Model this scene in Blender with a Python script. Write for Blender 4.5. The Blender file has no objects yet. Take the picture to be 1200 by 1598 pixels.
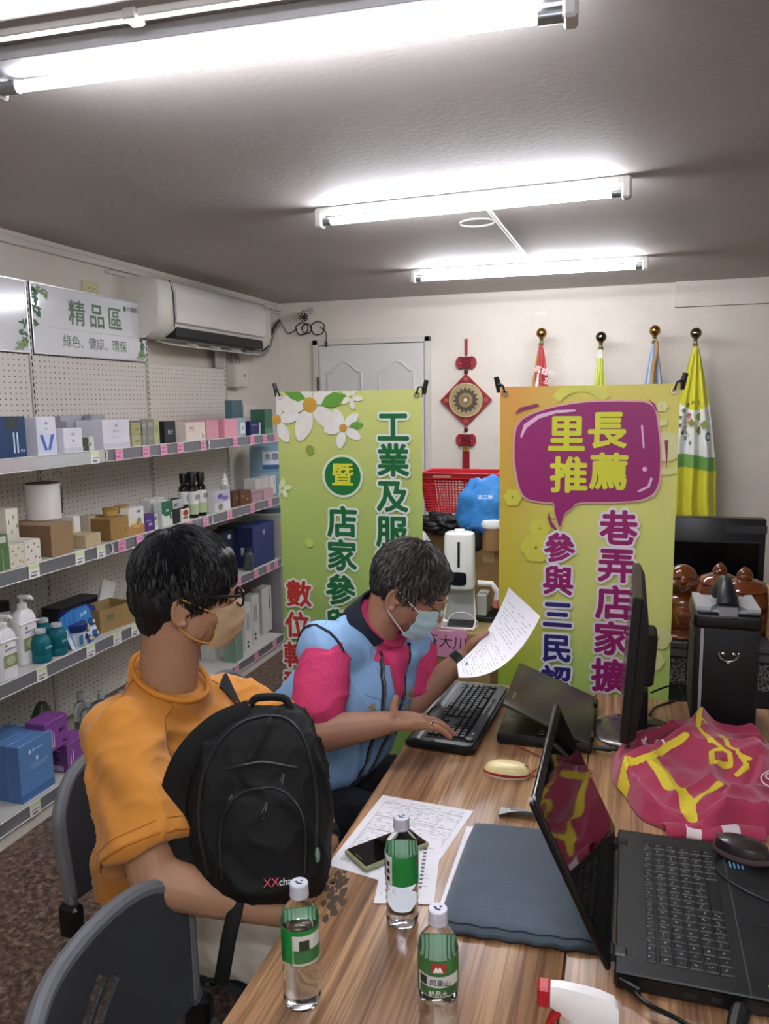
import bpy, bmesh, math, random
from mathutils import Vector, Matrix, noise, Euler

SC = bpy.context.scene
COL = SC.collection
V = Vector
PI = math.pi
R = math.radians

# ------------------------------------------------------------------ camera
EYE = V((0, 0, 1.65)); FPX = 1228.0
_p, _y, _r = R(7.912), R(17.249), R(.754)
FW = V((-math.sin(_y) * math.cos(_p), math.cos(_y) * math.cos(_p), -math.sin(_p)))
_rt = V((math.cos(_y), math.sin(_y), 0)); _up = _rt.cross(FW)
RT = _rt * math.cos(_r) - _up * math.sin(_r)
UP = _up * math.cos(_r) + _rt * math.sin(_r)
cam = bpy.data.cameras.new('camera'); camo = bpy.data.objects.new('camera', cam); COL.objects.link(camo)
camo.matrix_world = Matrix(((RT.x, UP.x, -FW.x, EYE.x), (RT.y, UP.y, -FW.y, EYE.y), (RT.z, UP.z, -FW.z, EYE.z), (0, 0, 0, 1)))
cam.sensor_fit = 'VERTICAL'; cam.sensor_height = 36; cam.lens = 36 * FPX / 1598
cam.clip_start = .02
SC.camera = camo

# ------------------------------------------------------------------ world, exposure
w = bpy.data.worlds.new('world'); SC.world = w; w.use_nodes = True
w.node_tree.nodes['Background'].inputs[0].default_value = (.6, .62, .65, 1)
w.node_tree.nodes['Background'].inputs[1].default_value = .05
SC.view_settings.view_transform = 'Standard'; SC.view_settings.look = 'None'
SC.view_settings.gamma = 1; SC.view_settings.use_curve_mapping = False
SC.view_settings.exposure = 2.95
TUBE_EMIT = 15.0

# ------------------------------------------------------------------ helpers
def at(px, py, ax, val):
    """point of the plane axis=val seen at a photo pixel"""
    d = FW + RT * ((px - 600) / FPX) + UP * ((799 - py) / FPX)
    return EYE + d * ((val - EYE[ax]) / d[ax])

def hexc(h):
    out = []
    for i in (0, 2, 4):
        c = int(h[i:i + 2], 16) / 255
        out.append(c / 12.92 if c <= .04045 else ((c + .055) / 1.055) ** 2.4)
    return (*out, 1)

MATS = {}
def M(col, rough=.5, metal=0, bump=0, bs=80, var=0, vs=6, trans=0, ior=1.45, emit=0, coat=0, alpha=1, sheen=0, sss=0, key=None, stretch=None):
    k = (col, rough, metal, bump, bs, var, vs, trans, ior, emit, coat, alpha, sheen, sss, stretch)
    if k in MATS: return MATS[k]
    m = bpy.data.materials.new('m_' + col); m.use_nodes = True
    nt = m.node_tree; b = nt.nodes['Principled BSDF']; L = nt.links
    c = hexc(col)
    b.inputs['Base Color'].default_value = c; b.inputs['Roughness'].default_value = rough
    b.inputs['Metallic'].default_value = metal; b.inputs['IOR'].default_value = ior
    b.inputs['Transmission Weight'].default_value = trans; b.inputs['Coat Weight'].default_value = coat
    b.inputs['Alpha'].default_value = alpha
    b.inputs['Sheen Weight'].default_value = sheen
    if sss:
        b.inputs['Subsurface Weight'].default_value = sss; b.inputs['Subsurface Radius'].default_value = (.02, .008, .004); b.inputs['Subsurface Scale'].default_value = .4
    if emit:
        b.inputs['Emission Color'].default_value = c; b.inputs['Emission Strength'].default_value = emit
    if bump or var:
        tc = nt.nodes.new('ShaderNodeTexCoord'); src = tc.outputs['Object']
        if stretch:
            mp = nt.nodes.new('ShaderNodeMapping'); mp.inputs['Scale'].default_value = stretch
            L.new(src, mp.inputs['Vector']); src = mp.outputs[0]
    if bump:
        n = nt.nodes.new('ShaderNodeTexNoise'); n.inputs['Scale'].default_value = bs; n.inputs['Detail'].default_value = 4
        bp = nt.nodes.new('ShaderNodeBump'); bp.inputs['Strength'].default_value = bump; bp.inputs['Distance'].default_value = .01
        L.new(src, n.inputs['Vector']); L.new(n.outputs['Fac'], bp.inputs['Height']); L.new(bp.outputs[0], b.inputs['Normal'])
    if var:
        n = nt.nodes.new('ShaderNodeTexNoise'); n.inputs['Scale'].default_value = vs; n.inputs['Detail'].default_value = 6
        r = nt.nodes.new('ShaderNodeValToRGB'); r.color_ramp.elements[0].position = .3; r.color_ramp.elements[1].position = .7
        r.color_ramp.elements[0].color = tuple(x * (1 - var) for x in c[:3]) + (1,)
        r.color_ramp.elements[1].color = tuple(min(1, x * (1 + var)) for x in c[:3]) + (1,)
        L.new(src, n.inputs['Vector']); L.new(n.outputs['Fac'], r.inputs[0]); L.new(r.outputs[0], b.inputs['Base Color'])
    MATS[k] = m
    return m

def nodemat(name):
    m = bpy.data.materials.new(name); m.use_nodes = True
    return m, m.node_tree, m.node_tree.nodes['Principled BSDF']

class B:
    """collects shapes into one bmesh"""
    def __init__(s): s.bm = bmesh.new()
    def faces_since(s, n, mi, mtx=None):
        s.bm.faces.ensure_lookup_table()
    def box(s, x0, x1, y0, y1, z0, z1, bev=0, mi=0, mtx=None, seg=1):
        t = bmesh.new()
        bmesh.ops.create_cube(t, size=1)
        for v in t.verts:
            v.co = V(((x0 + x1) / 2 + v.co.x * (x1 - x0), (y0 + y1) / 2 + v.co.y * (y1 - y0), (z0 + z1) / 2 + v.co.z * (z1 - z0)))
        if bev: bmesh.ops.bevel(t, geom=t.edges[:], offset=bev, segments=seg, profile=.5, affect='EDGES')
        return s.add(t, mi, mtx)
    def add(s, t, mi=0, mtx=None):
        if mtx is not None: t.transform(mtx)
        vm = {}
        for v in t.verts: vm[v.index if False else v] = s.bm.verts.new(v.co)
        for f in t.faces:
            try:
                g = s.bm.faces.new([vm[v] for v in f.verts]); g.material_index = mi if mi >= 0 else f.material_index; g.smooth = True
            except ValueError: pass
        t.free(); return s
    def rings(s, rs, mi=0, cap=True, closed=False, mtx=None):
        """rs: list of vertex rings (lists of Vectors)"""
        vs = [[s.bm.verts.new(mtx @ V(p) if mtx else p) for p in r] for r in rs]
        n = len(vs[0]); N = len(vs)
        for i in range(N if closed else N - 1):
            a, b = vs[i], vs[(i + 1) % N]
            for j in range(n):
                f = s.bm.faces.new((a[j], a[(j + 1) % n], b[(j + 1) % n], b[j])); f.material_index = mi; f.smooth = True
        if cap and not closed:
            f = s.bm.faces.new(list(reversed(vs[0]))); f.material_index = mi; f.smooth = True
            f = s.bm.faces.new(vs[-1]); f.material_index = mi; f.smooth = True
        return s
    def tube(s, pts, r, n=8, mi=0, closed=False, cap=True, flat=None, upv=None):
        pts = [V(p) for p in pts]; N = len(pts)
        rr = r if isinstance(r, (list, tuple)) else [r] * N
        rs = []; prev = None
        for i, p in enumerate(pts):
            if closed: t = pts[(i + 1) % N] - pts[i - 1]
            else: t = pts[min(i + 1, N - 1)] - pts[max(i - 1, 0)]
            t = t.normalized() if t.length > 1e-9 else V((0, 0, 1))
            if prev is None:
                a = V(upv) if upv else (V((0, 0, 1)) if abs(t.z) < .9 else V((1, 0, 0)))
            else: a = prev
            u = (a - t * a.dot(t)); u = u.normalized() if u.length > 1e-9 else t.orthogonal().normalized()
            prev = u; v = t.cross(u); fl = flat or 1
            rs.append([p + u * (math.cos(2 * PI * k / n) * rr[i] * fl) + v * (math.sin(2 * PI * k / n) * rr[i]) for k in range(n)])
        return s.rings(rs, mi, cap, closed)
    def cyl(s, p0, p1, r0, r1=None, n=16, mi=0, cap=True):
        return s.tube([p0, p1], [r0, r0 if r1 is None else r1], n, mi, cap=cap)
    def lathe(s, prof, n=24, mi=0, c=(0, 0, 0), cap=True, mtx=None):
        c = V(c)
        rs = [[c + V((math.cos(2 * PI * k / n) * max(r, 1e-4), math.sin(2 * PI * k / n) * max(r, 1e-4), z)) for k in range(n)] for r, z in prof]
        return s.rings(rs, mi, cap, mtx=mtx)
    def ball(s, c, r, seg=16, mi=0, mtx=None):
        t = bmesh.new(); bmesh.ops.create_uvsphere(t, u_segments=seg, v_segments=max(6, seg * 2 // 3), radius=1)
        rr = r if isinstance(r, (list, tuple)) else (r, r, r)
        mt = Matrix.Translation(V(c)) @ (mtx.to_4x4() if mtx is not None else Matrix.Identity(4)) @ Matrix.Diagonal((*rr, 1))
        return s.add(t, mi, mt)
    def sheet(s, f, nu, nv, mi=0, th=0, mif=None):
        """grid f(u,v)->Vector; th adds a second layer and rim"""
        P = [[V(f(i / nu, j / nv)) for j in range(nv + 1)] for i in range(nu + 1)]
        g = [[s.bm.verts.new(p) for p in row] for row in P]
        def mk(q, k):
            fc = s.bm.faces.new(q); fc.material_index = k; fc.smooth = True
        for i in range(nu):
            for j in range(nv):
                k = mif((i + .5) / nu, (j + .5) / nv) if mif else mi
                mk((g[i][j], g[i + 1][j], g[i + 1][j + 1], g[i][j + 1]), k)
        if th:
            h = []
            for i in range(nu + 1):
                row = []
                for j in range(nv + 1):
                    a = P[min(i + 1, nu)][j] - P[max(i - 1, 0)][j]; b = P[i][min(j + 1, nv)] - P[i][max(j - 1, 0)]
                    nn = a.cross(b); nn = nn.normalized() if nn.length > 1e-12 else V((0, 0, 1))
                    row.append(s.bm.verts.new(P[i][j] - nn * th))
                h.append(row)
            for i in range(nu):
                for j in range(nv):
                    k = mif((i + .5) / nu, (j + .5) / nv) if mif else mi
                    mk((h[i][j], h[i][j + 1], h[i + 1][j + 1], h[i + 1][j]), k)
            for i in range(nu):
                mk((g[i][0], h[i][0], h[i + 1][0], g[i + 1][0]), mi); mk((g[i + 1][nv], h[i + 1][nv], h[i][nv], g[i][nv]), mi)
            for j in range(nv):
                mk((g[0][j + 1], h[0][j + 1], h[0][j], g[0][j]), mi); mk((g[nu][j], h[nu][j], h[nu][j + 1], g[nu][j + 1]), mi)
        return s
    def poly(s, pts, z0, z1, mi=0, mtx=None):
        """extruded outline (x,y) between z0 and z1"""
        mtx = mtx or Matrix.Identity(4)
        if sum(pts[i][0] * pts[(i + 1) % len(pts)][1] - pts[(i + 1) % len(pts)][0] * pts[i][1] for i in range(len(pts))) < 0: pts = pts[::-1]
        a = [s.bm.verts.new(mtx @ V((x, y, z0))) for x, y in pts]; b = [s.bm.verts.new(mtx @ V((x, y, z1))) for x, y in pts]
        n = len(pts); fs = [s.bm.faces.new(a[::-1]), s.bm.faces.new(b)]
        for i in range(n): fs.append(s.bm.faces.new((a[i], a[(i + 1) % n], b[(i + 1) % n], b[i])))
        for f in fs: f.material_index = mi; f.smooth = True
        return s
    def done(s, name, mats, parent=None, angle=35, sub=0, off=None, loc=None):
        if off is not None: bmesh.ops.translate(s.bm, verts=s.bm.verts, vec=-V(off))
        me = bpy.data.meshes.new(name); s.bm.to_mesh(me); s.bm.free()
        for m in (mats if isinstance(mats, (list, tuple)) else [mats]): me.materials.append(m)
        me.set_sharp_from_angle(angle=R(angle))
        o = bpy.data.objects.new(name, me); COL.objects.link(o)
        if parent: o.parent = parent
        if loc: o.location = loc
        if sub:
            md = o.modifiers.new('sub', 'SUBSURF'); md.levels = md.render_levels = sub
        return o

def thing(name, label, cat, loc=(0, 0, 0), rotz=0, group=None, rot=None):
    o = bpy.data.objects.new(name, None); COL.objects.link(o); o.empty_display_size = .05
    o.location = loc; o.rotation_euler = rot or (0, 0, rotz)
    o['label'] = label; o['category'] = cat
    if group: o['group'] = group
    return o
def tag(o, label, cat, group=None):
    o['label'] = label; o['category'] = cat
    if group: o['group'] = group
    return o
def struct(o, label=None, cat='setting'):
    o['kind'] = 'structure'
    if label: o['label'] = label; o['category'] = cat
    return o
def inst(o, parent=None, loc=None, rot=None):
    c = o.copy(); COL.objects.link(c)
    if parent: c.parent = parent
    if loc is not None: c.location = loc
    if rot is not None: c.rotation_euler = rot
    return c
def copy_tree(o, parent=None, loc=None, rot=None, label=None):
    kids = [k for k in bpy.data.objects if k.parent == o]
    c = o.copy(); COL.objects.link(c)
    if parent: c.parent = parent
    if loc is not None: c.location = loc
    if rot is not None: c.rotation_euler = rot
    if label: c['label'] = label
    for k in kids: copy_tree(k, c)
    return c

FRONT = (PI / 2, 0, 0)            # text facing -Y
EAST = (PI / 2, 0, PI / 2)        # text facing +X (on the left shelves)
def txt(body, size, m, parent, loc, rot=(0, 0, 0), bold=0, th=.0002, name='lettering', sx=1, res=3):
    """flat lettering; bold widens every stroke by that many metres"""
    c = bpy.data.curves.new('t', 'FONT'); c.body = body; c.size = size
    if bold < .0012: c.extrude = th
    c.align_x = 'CENTER'; c.align_y = 'CENTER'; c.resolution_u = res
    t = bpy.data.objects.new('t', c); COL.objects.link(t)
    dg = bpy.context.evaluated_depsgraph_get(); dg.update()
    me = bpy.data.meshes.new_from_object(t.evaluated_get(dg))
    bpy.data.objects.remove(t); bpy.data.curves.remove(c)
    if bold >= .0012:
        vs = [v.co.copy() for v in me.vertices]; fs = [tuple(p.vertices) for p in me.polygons]; n = 16 if bold > .007 else 8
        V2, F2 = [], []
        for k in range(n + 1):
            off = V((0, 0, 0)) if k == n else V((bold * math.cos(2 * PI * k / n), bold * math.sin(2 * PI * k / n), k * 8e-6))
            q = len(V2); V2 += [v + off for v in vs]; F2 += [tuple(i + q for i in f) for f in fs]
        me = bpy.data.meshes.new(name); me.from_pydata(V2, [], F2)
    me.materials.clear(); me.materials.append(m)
    o = bpy.data.objects.new(name, me); COL.objects.link(o)
    if parent: o.parent = parent
    o.location = loc; o.rotation_euler = rot; o.scale = (sx, 1, 1)
    return o
def frame_from(o, x, z):
    """matrix with origin o, local x along x, local z near z"""
    x = V(x).normalized(); y = V(z).cross(x).normalized(); z = x.cross(y)
    return Matrix(((x.x, y.x, z.x, o[0]), (x.y, y.y, z.y, o[1]), (x.z, y.z, z.z, o[2]), (0, 0, 0, 1)))
def smoothpath(pts, k=6):
    pts = [V(p) for p in pts]; out = []
    for i in range(len(pts) - 1):
        a = pts[max(i - 1, 0)]; b = pts[i]; c = pts[i + 1]; d = pts[min(i + 2, len(pts) - 1)]
        for j in range(k):
            t = j / k
            out.append(.5 * ((2 * b) + (c - a) * t + (2 * a - 5 * b + 4 * c - d) * t * t + (3 * b - a - 3 * c + d) * t ** 3))
    out.append(pts[-1]); return out

# ------------------------------------------------------------------ surface materials
def mat_plaster(name, col, dirt=.12, bump=.15):
    m, nt, b = nodemat(name); L = nt.links
    tc = nt.nodes.new('ShaderNodeTexCoord')
    n = nt.nodes.new('ShaderNodeTexNoise'); n.inputs['Scale'].default_value = 1.3; n.inputs['Detail'].default_value = 8; n.inputs['Roughness'].default_value = .65
    r = nt.nodes.new('ShaderNodeValToRGB'); c = hexc(col)
    r.color_ramp.elements[0].position = .3; r.color_ramp.elements[0].color = tuple(x * (1 - dirt) for x in c[:3]) + (1,)
    r.color_ramp.elements[1].position = .55; r.color_ramp.elements[1].color = c
    n2 = nt.nodes.new('ShaderNodeTexNoise'); n2.inputs['Scale'].default_value = 45; n2.inputs['Detail'].default_value = 5
    bp = nt.nodes.new('ShaderNodeBump'); bp.inputs['Strength'].default_value = bump; bp.inputs['Distance'].default_value = .01
    for q in (n, n2): L.new(tc.outputs['Object'], q.inputs['Vector'])
    L.new(n.outputs['Fac'], r.inputs[0]); L.new(r.outputs[0], b.inputs['Base Color']); L.new(n2.outputs['Fac'], bp.inputs['Height']); L.new(bp.outputs[0], b.inputs['Normal'])
    b.inputs['Roughness'].default_value = .75
    return m

def mat_wood():
    m, nt, b = nodemat('laminate_wood'); L = nt.links; N = nt.nodes.new
    tc = N('ShaderNodeTexCoord')
    def noise_n(scale, vec, det=5, dist=0, rough=.5):
        mp = N('ShaderNodeMapping'); mp.inputs['Scale'].default_value = vec; L.new(tc.outputs['Object'], mp.inputs['Vector'])
        n = N('ShaderNodeTexNoise'); n.inputs['Scale'].default_value = scale; n.inputs['Detail'].default_value = det; n.inputs['Distortion'].default_value = dist
        n.inputs['Roughness'].default_value = rough
        L.new(mp.outputs[0], n.inputs['Vector']); return n.outputs['Fac']
    a = noise_n(1, (26, 1.3, 26), 4, .6)        # broad streaks along the table
    c = noise_n(1, (150, 3.0, 150), 3, .2)      # fine grain
    d = noise_n(1, (5, .7, 5), 3)
    r = N('ShaderNodeValToRGB'); e = r.color_ramp.elements
    e[0].position = .30; e[0].color = hexc('74533a'); e[1].position = .72; e[1].color = hexc('c49c76')
    x = e.new(.44); x.color = hexc('997150'); x = e.new(.56); x.color = hexc('b18a64')
    L.new(a, r.inputs[0])
    r2 = N('ShaderNodeValToRGB'); r2.color_ramp.elements[0].position = .40; r2.color_ramp.elements[0].color = (.5, .46, .42, 1)
    r2.color_ramp.elements[1].position = .56; r2.color_ramp.elements[1].color = (1.0, 1.0, 1.0, 1)
    L.new(c, r2.inputs[0])
    mx = N('ShaderNodeMix'); mx.data_type = 'RGBA'; mx.blend_type = 'MULTIPLY'; mx.inputs[0].default_value = .8
    L.new(r.outputs[0], mx.inputs[6]); L.new(r2.outputs[0], mx.inputs[7])
    r3 = N('ShaderNodeValToRGB'); r3.color_ramp.elements[0].position = .3; r3.color_ramp.elements[0].color = (.82, .80, .78, 1)
    r3.color_ramp.elements[1].position = .65; r3.color_ramp.elements[1].color = (1.12, 1.12, 1.12, 1); L.new(d, r3.inputs[0])
    m2 = N('ShaderNodeMix'); m2.data_type = 'RGBA'; m2.blend_type = 'MULTIPLY'; m2.inputs[0].default_value = 1
    L.new(mx.outputs[2], m2.inputs[6]); L.new(r3.outputs[0], m2.inputs[7])
    L.new(m2.outputs[2], b.inputs['Base Color'])
    b.inputs['Roughness'].default_value = .3; b.inputs['Specular IOR Level'].default_value = .5
    return m

def mat_floor():
    m, nt, b = nodemat('mottled_floor'); L = nt.links; N = nt.nodes.new
    tc = N('ShaderNodeTexCoord')
    n = N('ShaderNodeTexNoise'); n.inputs['Scale'].default_value = 38; n.inputs['Detail'].default_value = 5; n.inputs['Roughness'].default_value = .7
    v = N('ShaderNodeTexVoronoi'); v.inputs['Scale'].default_value = 75
    L.new(tc.outputs['Object'], n.inputs['Vector']); L.new(tc.outputs['Object'], v.inputs['Vector'])
    r = N('ShaderNodeValToRGB'); e = r.color_ramp.elements
    e[0].position = .36; e[0].color = hexc('33271f'); e[1].position = .66; e[1].color = hexc('8f7662')
    x = e.new(.5); x.color = hexc('5f493a')
    L.new(n.outputs['Fac'], r.inputs[0])
    mx = N('ShaderNodeMix'); mx.data_type = 'RGBA'; mx.blend_type = 'OVERLAY'; mx.inputs[0].default_value = .35
    L.new(r.outputs[0], mx.inputs[6]); L.new(v.outputs['Distance'], mx.inputs[7])
    hs = N('ShaderNodeHueSaturation'); hs.inputs['Saturation'].default_value = .9; L.new(mx.outputs[2], hs.inputs['Color'])
    L.new(hs.outputs[0], b.inputs['Base Color']); b.inputs['Roughness'].default_value = .45
    return m

def mat_peg():
    """painted steel panel with a regular grid of small round holes, pitch 25 mm"""
    m, nt, b = nodemat('pegboard'); L = nt.links; N = nt.nodes.new
    tc = N('ShaderNodeTexCoord'); sp = N('ShaderNodeSeparateXYZ'); L.new(tc.outputs['Object'], sp.inputs[0])
    def math_(op, a, bb=None):
        q = N('ShaderNodeMath'); q.operation = op
        for i, k in enumerate((a, bb)):
            if k is None: continue
            if isinstance(k, (int, float)): q.inputs[i].default_value = k
            else: L.new(k, q.inputs[i])
        return q.outputs[0]
    def cell(o, pt):
        f = math_('FRACT', math_('MULTIPLY', o, 1 / pt)); return math_('MULTIPLY', math_('SUBTRACT', f, .5), pt)
    a = cell(sp.outputs['Y'], .0318); c = cell(sp.outputs['Z'], .0246)
    d = math_('ADD', math_('MULTIPLY', a, a), math_('MULTIPLY', c, c))
    hole = math_('LESS_THAN', d, .0033 ** 2)
    mx = N('ShaderNodeMix'); mx.data_type = 'RGBA'; L.new(hole, mx.inputs[0])
    mx.inputs[6].default_value = hexc('d9d4c9'); mx.inputs[7].default_value = hexc('2c2a28')
    L.new(mx.outputs[2], b.inputs['Base Color']); b.inputs['Roughness'].default_value = .45
    return m

WALL = mat_plaster('wall_paint', 'd6cfc3', .10)
CEIL = mat_plaster('ceiling_paint', 'bbb4b0', .08, .12)
WOOD = mat_wood(); PEG = mat_peg()
WHITE = M('eceae6', .4); DARK = M('17181b', .45); STEEL = M('b9bcc0', .3, 1); CHROME = M('d8d8d8', .12, 1); BLACK = M('0b0b0d', .35)
GREYPL = M('8f9196', .4); CARTON = M('a1835c', .8, bump=.1, bs=60, var=.08, vs=20)

# ------------------------------------------------------------------ ceiling lamps
WX0, WX1, WY0, WY1, CZ = -2.62, 2.3, -2.6, 5.75, 2.42
TUBE = None
def tube_lamp(x0, x1, y, label, gp, yaw=0, far=True):
    """single batten with one glowing tube under it"""
    t = thing('tube_lamp', label, 'ceiling light', ((x0 + x1) / 2, y, CZ), R(yaw), gp)
    h = (x1 - x0) / 2
    B().box(-h - .01, h + .01, -.022, .022, -.026, 0, .004).done('batten', M('e4e3e0', .4), t)
    for s in (-1, 1):
        B().box(s * (h + .0) - .016, s * h + .016, -.024, .024, -.075, -.002, .006).done('lamp_holder', M('cfcfcd', .4), t)
        B().cyl((s * (h - .015), 0, -.052), (s * (h - .05), 0, -.052), .0155, n=14).done('tube_cap', M('9a9da0', .3, .8), t)
    e = M('f5f7ff', .4, emit=TUBE_EMIT)
    B().cyl((-h + .05, 0, -.052), (h - .05, 0, -.052), .0145, n=14).done('glass_tube', e, t)
    return t
GL = 'fluorescent tube lamps on the ceiling'
def trough_lamp():
    t = thing('tube_lamp', 'long glowing fluorescent tube in a grey trough, nearest the camera at the top left', 'ceiling light', (-.747, 1.560, CZ), R(2.6), GL)
    h = .624
    B().box(-h, h, -.045, .02, -.034, 0, .003).done('batten', M('c9c9cb', .35), t)
    B().sheet(lambda u, v: (-h + 2 * h * u, .03 - .085 * v, -.036 - .012 * math.sin(v * PI)), 1, 8, th=.002).done('reflector', M('a9a8ab', .3, .5), t)
    for s in (-1, 1):
        B().box(s * h - .014, s * h + .014, -.03, .03, -.085, -.02, .006).done('lamp_holder', M('cfcfcd', .4), t)
        B().cyl((s * (h - .014), 0, -.068), (s * (h - .06), 0, -.068), .0145, n=14).done('tube_cap', M('9a9da0', .3, .8), t)
    B().cyl((-h + .06, 0, -.068), (h - .06, 0, -.068), .0115, n=14).done('glass_tube', M('f5f7ff', .4, emit=TUBE_EMIT), t)
    c = thing('cable_duct', 'white plastic cable duct running along the ceiling beside the nearest lamp', 'duct', (-.97, 1.452, CZ), R(2.6))
    B().box(-1.2, 1.5, -.012, .012, -.016, 0, .003).done('duct_cover', M('dcdad6', .4), c)
    B().box(.0, .03, -.02, .02, -.022, 0, .003).done('joint_clip', M('c8c6c2', .4), c)
trough_lamp()
tube_lamp(-1.205, -.03, 3.03, 'fluorescent tube lamp in the middle of the ceiling, wire loop behind it', GL, -3.0)
tube_lamp(-1.235, .06, 4.63, 'smallest looking fluorescent tube lamp, nearest the back wall', GL, 1.5)
for yy in (-.2, -1.7):
    tube_lamp(-.3, .9, yy, 'fluorescent tube lamp behind the camera, ' + ('just overhead' if yy > -1 else 'at the rear of the room'), GL)
def wire():
    t = thing('lamp_cable', 'white cable conduit with a small loop joining the two far tube lamps', 'cable', (-.56, 3.8, CZ))
    B().tube([(.0, -.74, -.012), (.0, -.35, -.010), (.02, .80, -.012)], .009, 8).done('conduit', M('d9d7d2', .5), t)
    B().tube([V((-.085 + .075 * math.cos(a), -.33 + .045 * math.sin(a), -.012 - .006 * math.sin(a))) for a in [2 * PI * k / 24 for k in range(24)]], .0035, 6, closed=True).done('cable_loop', M('d9d7d2', .5), t)
wire()

# ------------------------------------------------------------------ room shell
struct(B().box(WX0 - .1, WX1 + .1, WY0 - .1, WY1 + .1, -.1, 0).done('floor', mat_floor()))
struct(B().box(WX0 - .1, WX1 + .1, WY0 - .1, WY1 + .1, CZ, CZ + .1).done('ceiling', CEIL))
struct(B().box(WX0 - .1, WX0, WY0, WY1, 0, CZ).done('wall_left', WALL))
struct(B().box(WX1, WX1 + .1, WY0, WY1, 0, CZ).done('wall_right', WALL))
struct(B().box(WX0 - .1, WX1 + .1, WY0 - .1, WY0, 0, CZ).done('wall_front', WALL))
struct(B().box(WX0 - .1, WX1 + .1, WY1, WY1 + .1, 0, CZ).done('wall_back', WALL))
struct(B().box(.27, WX1, WY1 - .035, WY1, 2.255, CZ, .002).done('trim_1', WALL))
struct(B().box(WX0, WX0 + .022, WY0, WY1, CZ - .06, CZ - .028, .003).box(WX0, WX0 + .014, 3.6, WY1, CZ - .085, CZ - .068, .002).done('trim_2', M('c9c4bb', .5)))
def door():
    f = B()
    f.box(-2.34, -2.295, WY1 - .03, WY1, 0, 2.13, .004).box(-1.455, -1.41, WY1 - .03, WY1, 0, 2.13, .004).box(-2.34, -1.41, WY1 - .03, WY1, 2.09, 2.13, .004)
    d = bpy.data.objects.new('door_1', None); COL.objects.link(d); d.location = (0, 0, 0); d['kind'] = 'structure'
    f.done('door_frame', M('cfcac2', .45), d)
    B().box(-2.29, -1.46, WY1 - .022, WY1 - .002, .01, 2.085, .003).done('door_leaf', M('d3d1cd', .4), d)
    for cx in (-2.08, -1.67):
        for z0, z1, arch in ((1.15, 1.96, 1), (.2, 1.0, 0)):
            w_ = .135
            pts = [V((cx - w_, WY1 - .026, z0)), V((cx + w_, WY1 - .026, z0)), V((cx + w_, WY1 - .026, z1 - .08 * arch))]
            if arch:
                pts += [V((cx + w_ * (1 - k / 6), WY1 - .026, z1 - .08 + .08 * (.5 - .5 * math.cos(PI * k / 6)))) for k in range(1, 7)]
                pts += [V((cx - w_ * (k / 6), WY1 - .026, z1 - .08 * (.5 - .5 * math.cos(PI * k / 6)))) for k in range(1, 7)]
            else: pts += [V((cx - w_, WY1 - .026, z1))]
            B().tube(pts, .011, 6, closed=True).done('panel_moulding', M('dcdad6', .4), d)
            pp = [(p.x, p.z) for p in pts]
            B().poly([(x, z) for x, z in pp], 0, .004, mtx=Matrix(((1, 0, 0, 0), (0, 0, -1, WY1 - .021), (0, 1, 0, 0), (0, 0, 0, 1)))).done('door_panel', M('cfcdca', .4), d)
    for z in (1.80, .35):
        B().cyl((-2.297, WY1 - .035, z - .05), (-2.297, WY1 - .035, z + .05), .008, n=8).done('hinge', M('3a3632', .4, .8), d)
    B().ball((-1.53, WY1 - .06, 1.0), .028).cyl((-1.53, WY1 - .05, 1.0), (-1.53, WY1, 1.0), .012).done('door_knob', M('a98d4a', .25, 1), d)
door()
tag(B().box(-.645, -.585, WY1 - .002, WY1, 2.255, 2.268).box(-.63, -.6, WY1 - .003, WY1, 2.26, 2.264).done('paper_sticker', M('f4f2ee', .6)), 'small white strip of tape stuck high on the back wall', 'sticker')
tag(B().box(-.13, -.10, WY1 - .002, WY1, 1.985, 2.0).done('wall_hook', M('dedbd4', .6)), 'tiny clear hook stuck on the back wall between flag poles', 'hook')

# ------------------------------------------------------------------ tables
def table(x0, x1, label, shift=0):
    t = thing('folding_table', label, 'table', (x0, .65, 0), R(shift))
    w_, l_ = x1 - x0, 1.80
    B().box(0, w_, 0, l_, .715, .74, .003, seg=2).done('tabletop', WOOD, t)
    B().box(-.0015, w_ + .0015, -.0015, l_ + .0015, .719, .736, .003).done('edge_band', M('5b3f28', .4), t)
    for yy in (.22, l_ - .22):
        B().box(.05, w_ - .05, yy - .015, yy + .015, .685, .714, .003).done('cross_bar', M('3a3b3e', .4, .6), t)
        for xx in (.07, w_ - .07):
            B().cyl((xx, yy, 0), (xx, yy, .69), .0125, n=12).done('leg', M('3a3b3e', .4, .6), t)
            B().cyl((xx, yy, 0), (xx, yy, .03), .016, n=12).done('foot_cap', BLACK, t)
    return t
ta = table(-.553, -.0775, 'brown wood-grain folding table on the left with the water bottles')
tb = table(-.0745, .56, 'brown wood-grain folding table on the right carrying the red flag cloth')
def patch():
    b = B(); random.seed(4)
    for c_, n_ in (((-.512, 1.31), 16), ((-.497, 1.245), 14), ((-.525, 1.285), 14)):
        for i in range(n_):
            x, y = c_[0] + random.gauss(0, .009), c_[1] + random.gauss(0, .022); r_ = random.uniform(.004, .012)
            pts = [(x + r_ * random.uniform(.5, 1.2) * math.cos(2 * PI * k / 7) * .7, y + r_ * random.uniform(.6, 1.6) * math.sin(2 * PI * k / 7)) for k in range(7)]
            b.poly(pts, .7399, .7402 + .00002 * i)
    o = b.done('worn_patch', M('4a3b2c', .7)); 
    bmesh_off = V((-.553, .65, 0)); 
    for v in o.data.vertices: v.co -= bmesh_off
    o.parent = ta; o['label'] = 'dark worn patch in the laminate near the edge'
patch()
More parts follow.
